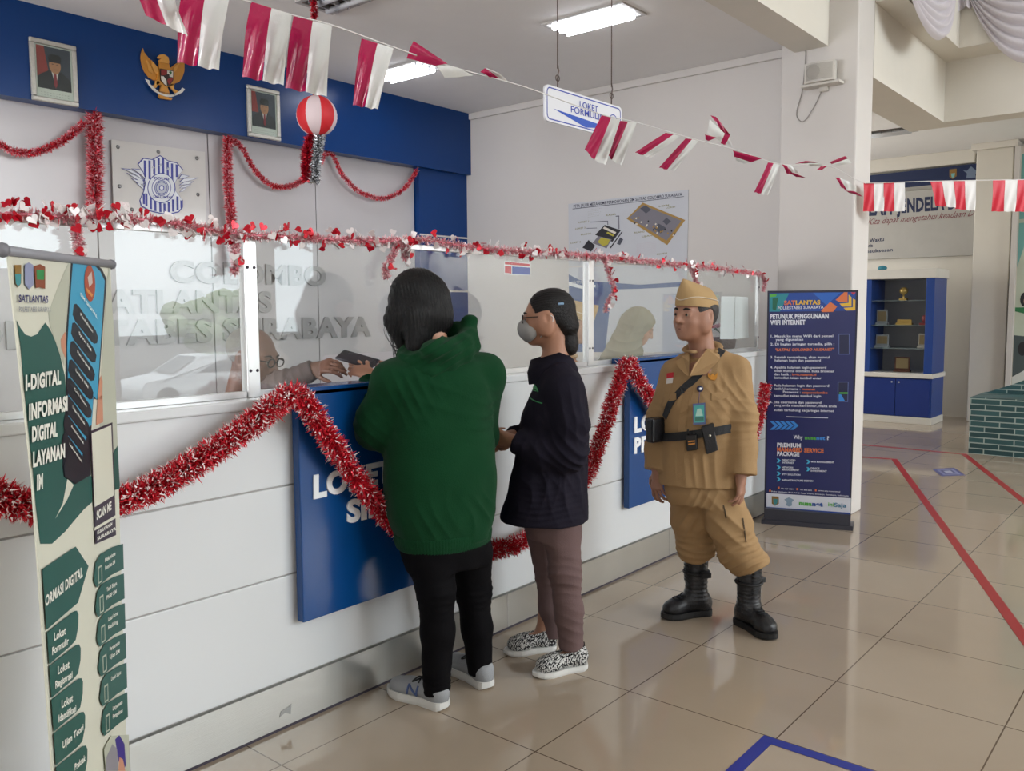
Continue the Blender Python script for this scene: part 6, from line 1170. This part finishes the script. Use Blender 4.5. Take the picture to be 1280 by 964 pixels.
# ------------------------------------------------------------------ the woman in the dark jacket
def mid():
    hF, tF, hN, tN = onz(696, 811), onz(633, 819), onz(734, 834), onz(669, 847)
    for p in (hF, tF, hN, tN): p[2] = 0
    aF = hF+nrm(tF-hF)*.06; aN = hN+nrm(tN-hN)*.06; H0 = (Hof(aF)+Hof(aN))/2; dF, dN = Hof(aF)-H0, Hof(aN)-H0; base = (aF+aN)/2; J = lambda x, y, dd=0.: hd(x, y, H0+dd)
    t = person('woman in dark navy jacket and face mask standing between the other two visitors', base)
    fv = gd(-1, .08); rv = gd(.08, 1); hf = head_frame(fv, -.08, 0); hc = J(683, 397); s = .98; lo, hi = base-A(.45, .45, .02), base+A(.45, .45, 1.72)
    S = SDF(lo, hi, .0052); T = head(S, hc, hf, s, .95, .9); S.cap(T(0, -.035, -.05), J(694, 452), .05, .055, .03); S.chain([J(694, 470), J(690, 560), J(690, 640)], [.08, .09, .09], .05)
    shN, elN, wrN = J(706, 488, -.15), J(712, 566, -.19), J(643, 551, -.13); shF, elF, wrF = J(692, 482, .15), J(676, 560, .18), J(640, 545, .02)
    S.chain([J(694, 476), shN, elN, wrN], [.05, .04, .035, .024]); S.chain([J(694, 476), shF, elF, wrF], [.05, .04, .035, .024])
    hand(S, wrN, nrm(gd(-1, .55)+ZZ*.15), gd(-.45, -.9), -1, .9, (.55, .7, .5), .05, .5); hand(S, wrF, nrm(gd(-1, -.35)-ZZ*.05), gd(-.6, .6)+ZZ*.5, 1, .88, (.6, .7, .5), .05, .4)
    for hip, kn, an, ft in ((J(700, 655, -.09), J(705, 722, dN), aN, tN), (J(682, 655, .09), J(688, 718, dF), aF, tF)): S.chain([J(690, 640), hip, kn, an+ZZ*.09, an+ZZ*.06, an+nrm(ft-an)*.12+ZZ*.045], [.08, .07, .045, .033, .034, .028])
    put(S, 'body', SK1, t)
    eyes_brows(T, hf, s, t)
    h = SDF(hc-.2, hc+.2, .005); h.ell(T(0, -.024, .033), A(.084, .104, .092)*s, hf, .01); h.ell(T(0, .098, -.025), A(.1, .075, .1)*s, hf, .012, True)
    h.ell(T(0, .0, -.125), A(.15, .16, .1)*s, hf, .01, True)
    for q in (-1, 1): h.ell(T(q*.09, .0, -.012), A(.03, .024, .036)*s, hf, .006, True)
    h.ell(T(0, -.085, -.04), A(.06, .05, .05)*s, hf, .03); h.cap(J(708, 412), J(713, 436), .035, .03, .02); h.ell(J(711, 428), .042, None, .02)
    V, F = h.mesh(1); V = folds(V, F, [(hc, .2, hf[:, 2]*.9+hf[:, 0]*.5, 45, .002)], .0012); b = MB(); b.add(V, F, HAIRB, True); o = b.build('hair', t)
    b = MB(); b.tube(circle_pts(J(708, 409), .03, hf[:, 0], hf[:, 2], 16), .006, mat('hair tie red', '#b83a4c', .6), 8, closed=True); b.build('hair_tie', o); b = MB(); p = near(bvh_of(V, F), J(703, 377, -.1))[0]; b.box(A(-.012, -.006, -.004), A(.012, .006, .006), mat('hair clip blue', '#86a8c8', .3), frame(p, hf[:, 1], hf[:, 0]), .003); b.build('hair_clip', o)
    m = SDF(hc-.16, hc+.16, .0045); m.ell(T(0, .058, -.052), A(.068, .062, .056)*s, hf, .02); m.ell(T(0, .1, -.035), A(.03, .025, .03)*s, hf, .03); m.ell(T(0, .03, -.045), A(.062, .068, .085)*s, hf, .008, True); m.ell(T(0, -.04, -.04), A(.2, .07, .2), hf, .006, True)
    V, F = m.mesh(1); V = folds(V, F, [(T(0, .09, -.05), .06, hf[:, 2], 60, .0016)], .0006); b = MB(); b.add(V, F, mat('mask grey', '#9c9b9a', .8, var=.1, vscale=30), True); o = b.build('face_mask', t); b = MB()
    for q in (-1, 1): b.tube(cat_rom([T(q*.06, .045, -.022), T(q*.078, .01, .012), T(q*.088, -.03, .002), T(q*.08, -.018, -.035), T(q*.062, .03, -.08)], 4), .0018, mat('mask loop', '#d8d8d8', .7), 5)
    b.build('ear_loop', o); b = MB()
    for q in (-1, 1): b.tube([T(q*.032+.022*math.cos(a), .1, .002+.017*math.sin(a)) for a in np.arange(16)*math.pi/8], .0018, RUB, 6, closed=True); b.tube([T(q*.054, .1, .008), T(q*.072, .06, .008), T(q*.08, .0, .006), T(q*.083, -.025, -.008)], .002, RUB, 6)
    b.tube([T(-.01, .101, .004), T(.01, .101, .004)], .0018, RUB, 6); b.build('glasses', t)
    S = SDF(lo, hi, .0062); S.loft([(J(694, 456), .075, .07), (J(698, 466), .15, .085), (J(699, 485), .185, .11), (J(694, 520), .195, .142), (J(690, 565), .2, .152), (J(685, 610), .21, .168), (J(680, 646), .215, .188)], rv, .03)
    S.chain([J(700, 470, -.1), shN, J(714, 530, -.19), elN, J(678, 566, -.17), wrN], [.06, .074, .07, .072, .062, .05], .03, True); S.chain([J(694, 470, .1), shF, elF, wrF], [.06, .07, .06, .046], .03, True)
    S.cap(J(676, 455, 0), J(660, 462, 0), .03, .03, .02, True)
    fl = [(elN, .12, shN-wrN, 11, .008), (J(706, 520, -.2), .1, gd(1, 0)+ZZ*.3, 11, .005), (J(668, 590, -.15), .12, gd(1, 0), 9, .006), (J(712, 610, -.15), .12, gd(1, 0)+ZZ*.3, 8, .006), (J(690, 640, -.15), .15, ZZ, 20, .002)]
    o, V, F = put(S, 'jacket', NAVYJ, t, fl, .0016, 1, 8); tb = bvh_of(V, F)
    b = MB(); G = []
    for q in np.arange(0, 25)*2*math.pi/24:
        c1 = J(684, 444)+rv*.075*math.cos(q)+fv*.07*math.sin(q)+ZZ*(-.02*math.sin(q)-.0); c2 = J(692, 464)+rv*.12*math.cos(q)+fv*.105*math.sin(q)+ZZ*(-.03*math.sin(q)-.025); G.append([c1-ZZ*.02+(J(684, 444)-c1)*.12, c1, c1+(c2-c1)*.5+(c1-J(684, 444))*.14, c2])
    b.grid(np.array(G), NAVYJ); b.build('collar', t)
    gm = mat('green piping', '#3f9a5a', .6); surf_ribbon(tb, [(650, 485), (660, 495), (668, 501), (678, 504.5)], .004, .003, gm, 'piping', t)
    surf_ribbon(tb, [(661, 482), (664, 480), (668, 481), (671, 485), (673, 490)], .005, .003, gm, 'chest_logo', t); surf_ribbon(tb, [(662, 483), (668, 484.5), (672, 487)], .008, .003, gm, 'chest_logo', t); surf_ribbon(tb, [(663, 487), (671, 489)], .004, .003, gm, 'chest_logo', t)
    S = SDF(lo, hi, .0058); S.loft([(J(690, 630), .155, .12), (J(690, 655), .16, .12), (J(691, 668), .14, .11)], rv, .03)
    S.chain([J(702, 660, -.08), J(706, 715, dN), J(711, 765, dN), J(714.5, 810, dN+.0)], [.085, .066, .058, .051], .03, True); S.chain([J(680, 660, .08), J(687, 715, dF), J(690, 760, dF), J(692, 795, dF)], [.085, .064, .055, .05], .03, True)
    put(S, 'trousers', MAUVE, t, [(J(704, 718, dN), .09, ZZ+rv*.5, 13, .005), (J(688, 715, dF), .08, ZZ, 13, .004), (J(690, 665), .1, gd(1, 0)+ZZ*.4, 10, .005), (J(712, 780, dN), .1, gd(.4, 0)+ZZ, 10, .003)], .0014, 1, 9)
    sneaker(t, hF, tF, 'slip'); sneaker(t, hN, tN, 'slip')
mid()
# ------------------------------------------------------------------ the woman in the green hoodie
def green():
    hL, tL, hR, tR = onz(560, 888), onz(489, 866), onz(613, 863), onz(569, 838)
    for p in (hL, tL, hR, tR): p[2] = 0
    tR = hR+nrm(tR-hR)*.285; tL = hL+nrm(tL-hL)*.285
    aL = hL+nrm(tL-hL)*.065; aR = hR+nrm(tR-hR)*.065; H0 = (Hof(aL)+Hof(aR))/2; dL, dR = Hof(aL)-H0, Hof(aR)-H0; base = (aL+aR)/2; J = lambda x, y, dd=0.: hd(x, y, H0+dd)
    t = person('woman in green hoodie and black trousers seen from behind at the counter window', base)
    fv = gd(-.5, .866); rv = gd(.866, .5); hf = head_frame(gd(-.72, .7), -.35, .12); hc = J(521, 381, .04); s = .98; lo, hi = base-A(.5, .5, .02), base+A(.5, .55, 1.76)
    S = SDF(lo, hi, .0055); T = head(S, hc, hf, s); S.cap(T(0, -.035, -.05), J(546, 440), .05, .055, .03); S.chain([J(547, 470), J(550, 560), J(555, 660)], [.1, .1, .1], .05)
    shL, elL, wrL = J(494, 478, -.06), J(471, 536, -.03), J(462, 468, .14); shR, elR, wrR = J(604, 470, .1), J(600, 545, .22), J(505, 474, .27)
    S.chain([J(547, 470), shL, elL, wrL], [.07, .05, .038, .026]); S.chain([J(547, 470), shR, elR, wrR], [.07, .05, .038, .026])
    hand(S, wrL, J(436, 456, .19)-wrL, nrm(EYEP-wrL)+ZZ*.2, 1, .88, (.3, .5, .5), .05, .45); hand(S, wrR, J(462, 455, .24)-wrR, nrm(fv)+ZZ*.3, -1, .88, (.2, .7, .6), .05, .5)
    for hip, kn, an in ((J(538, 690, -.06), J(548, 755, dL), aL+ZZ*.09), (J(585, 690, .06), J(594, 745, dR), aR+ZZ*.09)): S.chain([J(557, 660), hip, kn, an, an-ZZ*.04], [.1, .08, .05, .035, .035])
    put(S, 'body', SK4, t)
    h = SDF(hc-.27, hc+.25, .0055); h.ell(T(0, -.022, .03), A(.094, .115, .108)*s, hf, .02); h.ell(T(0, -.03, -.03), A(.102, .1, .11)*s, hf, .04); h.ell(T(0, .12, -.03), A(.075, .06, .11)*s, hf, .02, True)
    h.chain([J(505, 365, .0), J(497, 400, .01), J(500, 432, .0)], [.05, .045, .016], .04); h.chain([J(540, 370, .02), J(544, 400, .02), J(536, 426, .0)], [.05, .05, .03], .05); h.chain([J(522, 395, -.05), J(522, 430, -.05)], [.06, .045], .04)
    V, F = h.mesh(1); V = folds(V, F, [(hc, .3, gd(1, .3)+ZZ*.12, 42, .0026), (hc-ZZ*.05, .3, gd(1, .3)-ZZ*.1, 80, .0012)], .001); b = MB(); b.add(V, F, HAIR, True)
    for k in range(46):
        x0 = 489+rng.random()*18; b.tube(cat_rom([J(x0+4, 385, .02+.05*rng.random()), J(x0-2+rng.normal()*3, 412, .03), J(x0+4+rng.normal()*4, 432, .02), J(x0+8+rng.normal()*5, 438+rng.random()*12, .01)], 3), .0011, HAIR, 4)
    b.build('hair', t)
    S = SDF(lo, hi, .0065); S.loft([(J(549, 446), .09, .08), (J(550, 456), .16, .11), (J(550, 478), .2, .14), (J(549, 530), .213, .158), (J(550, 590), .222, .172), (J(552, 640), .212, .168), (J(554, 664), .19, .152), (J(554, 672), .186, .148)], rv, .03)
    S.chain([J(520, 462, -.05), shL, J(474, 525, -.05), elL, J(464, 505, .06), J(463, 474, .13)], [.07, .084, .078, .076, .062, .044], .04, True); S.chain([J(575, 458, .05), shR, elR, J(560, 520, .3), J(510, 477, .27)], [.07, .082, .07, .06, .045], .04, True)
    fl = [(elL, .1, shL-elL+gd(.2, 0), 13, .006), (J(510, 490, -.15), .09, gd(1, 0)+ZZ*.5, 12, .006), (J(540, 655, -.15), .1, gd(1, 0)+ZZ*.2, 9, .0035), (J(605, 645, -.1), .08, gd(1, 0)+ZZ*.3, 10, .005), (J(545, 480, -.15), .12, ZZ+gd(.4, 0), 7, .004), (J(470, 490, .05), .08, ZZ, 14, .005), (J(610, 520, 0), .1, gd(.4, 0)+ZZ, 9, .005)]
    o, V, F = put(S, 'hoodie', GREEN, t, fl, .002, 1, 11)
    S = SDF(J(554, 672)-A(.26, .26, .08), J(554, 672)+A(.26, .26, .08), .005); S.loft([(J(554, 661), .192, .154), (J(554, 672), .189, .151), (J(554, 681), .18, .143)], rv, .01); V, F = S.mesh(1); an_ = np.arctan2((V-J(554, 672))@fv, (V-J(554, 672))@rv); V = V+vnorm(V, F)*(.0012*np.sin(an_*90))[:, None]; b = MB(); b.add(V, F, GREEN, True); b.build('hem_band', t)
    S = SDF(J(545, 430)-.26, J(545, 430)+.26, .0055); R1 = []
    for q in np.arange(0, 13)*2*math.pi/12: R1.append(J(547, 431)+rv*.125*math.cos(q)+fv*.095*math.sin(q)+ZZ*(.05*math.cos(q)+.02*math.sin(q)-.005))
    S.chain(R1, [.036]*13, .02); R2 = [p-ZZ*.038+(p-J(547, 431))*.12 for p in R1]; S.chain(R2, [.03]*13, .015)
    S.ell(J(552, 437, -.1), (.1, .06, .045), None, .03); S.ell(J(588, 400, .05), (.03, .03, .022), None, .03)
    put(S, 'hood', GREEN, t, [(J(560, 430, -.12), .12, ZZ+gd(-.5, 0), 20, .006), (J(520, 432, -.05), .08, ZZ*1+gd(.3, 0), 22, .004)], .0015, 1, 12)
    S = SDF(lo, hi, .0058); S.loft([(J(555, 645), .175, .135), (J(556, 680), .18, .14), (J(558, 705), .16, .125)], rv, .03)
    S.chain([J(538, 695, -.06), J(545, 740, dL), J(547, 790, dL), J(546, 866, dL)], [.098, .07, .062, .052], .03, True); S.chain([J(588, 695, .06), J(592, 740, dR), J(596, 785, dR), J(600, 841, dR)], [.09, .068, .06, .049], .03, True)
    put(S, 'trousers', BLK, t, [(J(546, 745, dL), .08, ZZ, 15, .003), (J(595, 740, dR), .08, ZZ, 15, .003), (J(546, 850, dL), .06, ZZ, 22, .003)], .001, 1, 13)
    sneaker(t, hL, tL, 'run', logo=1); sneaker(t, hR, tR, 'run')
    # the slim dark phone held at the window (a thing of its own)
    a, c = J(424, 443, .22), J(476, 458, .17); u = nrm(c-a); n = nrm(ZZ*.85-FWh*.4); n = nrm(n-u*(n@u)); v = np.cross(n, u); Mx = np.eye(4); Mx[:3, 0] = u; Mx[:3, 1] = v; Mx[:3, 2] = n; Mx[:3, 3] = a
    ph = thing('phone', 'slim dark grey phone held in the counter window by the woman in green', 'phone', tuple(a)); b = MB(); b.box(A(0, -.035, -.005), A(.165, .04, .005), mat('phone grey', '#3c3842', .35), Mx, .004); b.build('case', ph); b = MB(); b.box(A(.006, -.03, .005), A(.159, .035, .0056), mat('phone glass', '#2b2833', .12), Mx); b.build('screen', ph)
green()
# ------------------------------------------------------------------ clerks behind the glass
def clerk(label, hx, hy, Y, f, pitch, s, skin, kind, seed):
    hc = ony(hx, hy, Y); H0 = Hof(hc); J = lambda x, y, dd=0.: hd(x, y, H0+dd); fv = gd(*f); rv = nrm(np.cross(fv, ZZ)); base = hc-fv*.12; base = A(base[0], max(base[1], 3.12), 0)
    t = person(label, base); hf = head_frame(fv, pitch, 0); lo = A(min(hc[0], base[0])-.4, min(hc[1], base[1])-.45, -.01); hi = A(max(hc[0], base[0])+.5, max(hc[1], base[1])+.4, hc[2]+.2)
    S = SDF(lo, hi, .006); T = head(S, hc, hf, s); nb = A(base[0], base[1], hc[2]-.25)+fv*.03; S.cap(T(0, -.035, -.05), nb, .052, .058, .03); S.chain([nb-ZZ*.06, base+ZZ*.8, base+ZZ*.04], [.09, .1, .09], .05)
    Sh = SDF(lo, hi, .007); c = lambda dz, k=0.: A(base[0], base[1], hc[2]-dz)+fv*k
    Sh.loft([(c(.22, .02), .08, .07), (c(.26, .02), .16, .09), (c(.32, .01), .19, .12), (c(.5), .19, .13), (base+ZZ*.62, .2, .14), (base+ZZ*.3, .19, .14), (base+ZZ*.02, .16, .13)], rv, .03)
    return t, hc, H0, J, fv, rv, hf, T, S, Sh, c, lo, hi
def clerk_old():
    t, hc, H0, J, fv, rv, hf, T, S, Sh, c, lo, hi = clerk('grey haired person with glasses behind the glass, reaching through the counter window', 318, 447, 2.98, (.9, -.3), -.22, .98, SK3, 'old', 1)
    sh = c(.32)+rv*.17; el = J(352, 482, .0); wr = J(392, 461, .0)
    wr = ony(393, 461, 2.76); el = ony(350, 482, 2.88); S.chain([c(.3), sh, el, wr], [.06, .045, .036, .027]); hand(S, wr, ony(422, 453, 2.62)-wr, ZZ*.6-FWh*.7, 1, .95, (.35, .55, .5), .02, .45)
    put(S, 'body', SK3, t); eyes_brows(T, hf, 1., t, brow='#3a3532')
    h = SDF(hc-.17, hc+.17, .0055); h.ell(T(0, -.026, .034), A(.081, .1, .086), hf, .01); h.ell(T(0, .1, .05), A(.12, .1, .1), hf, .02, True); h.ell(T(0, -.01, -.13), A(.15, .2, .1), hf, .01, True)
    for q in (-1, 1): h.ell(T(q*.09, -.004, -.012), A(.03, .026, .04), hf, .008, True)
    put(h, 'hair', mat('white grey hair', '#8f8a88', .7, var=.25, vscale=120, bump=.4, bscale=150), t); b = MB()
    for q in (-1, 1): b.tube([T(q*.032+.024*math.cos(a), .103, .002+.017*math.sin(a)) for a in np.arange(16)*math.pi/8], .0026, RUB, 6, closed=True); b.tube([T(q*.056, .102, .008), T(q*.074, .06, .008), T(q*.08, .0, .006), T(q*.083, -.03, -.008)], .0026, RUB, 6)
    b.tube([T(-.008, .104, .004), T(.008, .104, .004)], .0026, RUB, 6); b.build('glasses', t)
    put(Sh, 'vest', mat('navy vest', '#1d2a55', .7, bump=.1, bscale=200), t, [(c(.5), .2, rv, 8, .004)], .0015)
    S2 = SDF(lo, hi, .006); S2.chain([c(.3)+rv*.1, sh, el, wr], [.06, .068, .055, .042], .03, True); put(S2, 'sleeve', mat('grey brown shirt', '#6a5a58', .8, bump=.15, bscale=200), t, [(el, .12, wr-el, 14, .005)])
    b = MB(); b.tube(circle_pts(c(.205, .02), .075, rv, fv, 18), .022, mat('pale blue collar', '#9cc0d4', .7), 8, closed=True); b.build('collar', t)
clerk_old()
def clerk_cap():
    t, hc, H0, J, fv, rv, hf, T, S, Sh, c, lo, hi = clerk('person in khaki cap and shirt behind the glass, looking down, beside the ponytailed woman', 721, 404, 3.2, (.86, -.3), -.42, 1., SK3, 'cap', 2)
    put(S, 'body', SK2, t); eyes_brows(T, hf, 1., t); h = SDF(hc-.17, hc+.17, .0055); h.ell(T(0, -.022, .03), A(.081, .1, .088), hf, .01); h.ell(T(0, .09, 0), A(.09, .078, .12), hf, .012, True); h.ell(T(0, -.02, -.13), A(.15, .2, .1), hf, .01, True); put(h, 'hair', HAIRB, t)
    garrison_cap(T, hf, 1., t, KHAKI2); put(Sh, 'shirt', KHAKI, t, [(c(.4), .2, rv, 8, .005)], .0016); b = MB(); b.tube(circle_pts(c(.21, .02), .075, rv, fv, 18), .02, KHAKI, 8, closed=True); b.build('collar', t)
    b = MB()
    for q in (-1, 1): b.tube([c(.23, .06)+rv*.06*q, c(.36, .15)+rv*.03*q, c(.46, .16)], .004, mat('lanyard red', '#b85a5a', .6), 6)
    b.build('lanyard', t)
clerk_cap()
def clerk_veil():
    t, hc, H0, J, fv, rv, hf, T, S, Sh, c, lo, hi = clerk('person in olive grey headscarf and dark top behind the far glass, looking down', 800, 409, 3.22, (.95, -.15), -.5, .98, SK4, 'veil', 3)
    put(S, 'body', SK4, t); eyes_brows(T, hf, .98, t); v = SDF(hc-A(.4, .4, .5), hc+A(.35, .35, .25), .006); v.ell(T(0, -.025, .03), (.098, .122, .108), hf, .02); v.cap(T(0, -.05, -.05), c(.3, -.03), .1, .17, .06); v.ell(c(.36, .02), (.2, .2, .1), None, .06); v.ell(T(0, .1, -.02), (.062, .075, .092), hf, .015, True); v.ell(hc-ZZ*.62, (.6, .6, .2), None, .01, True)
    put(v, 'headscarf', mat('olive grey scarf', '#8c8672', .8, var=.06, bump=.1, bscale=200), t, [(c(.2), .2, ZZ+rv*.6, 10, .006), (hc, .15, hf[:, 1], 12, .002)], .0015)
    s0, e0, w0 = c(.34)+rv*.16, J(800, 452, -.02), J(806, 440, -.1); put(Sh, 'top', mat('dark top', '#191a22', .8), t, [(c(.5), .2, rv, 8, .004)])
clerk_veil()
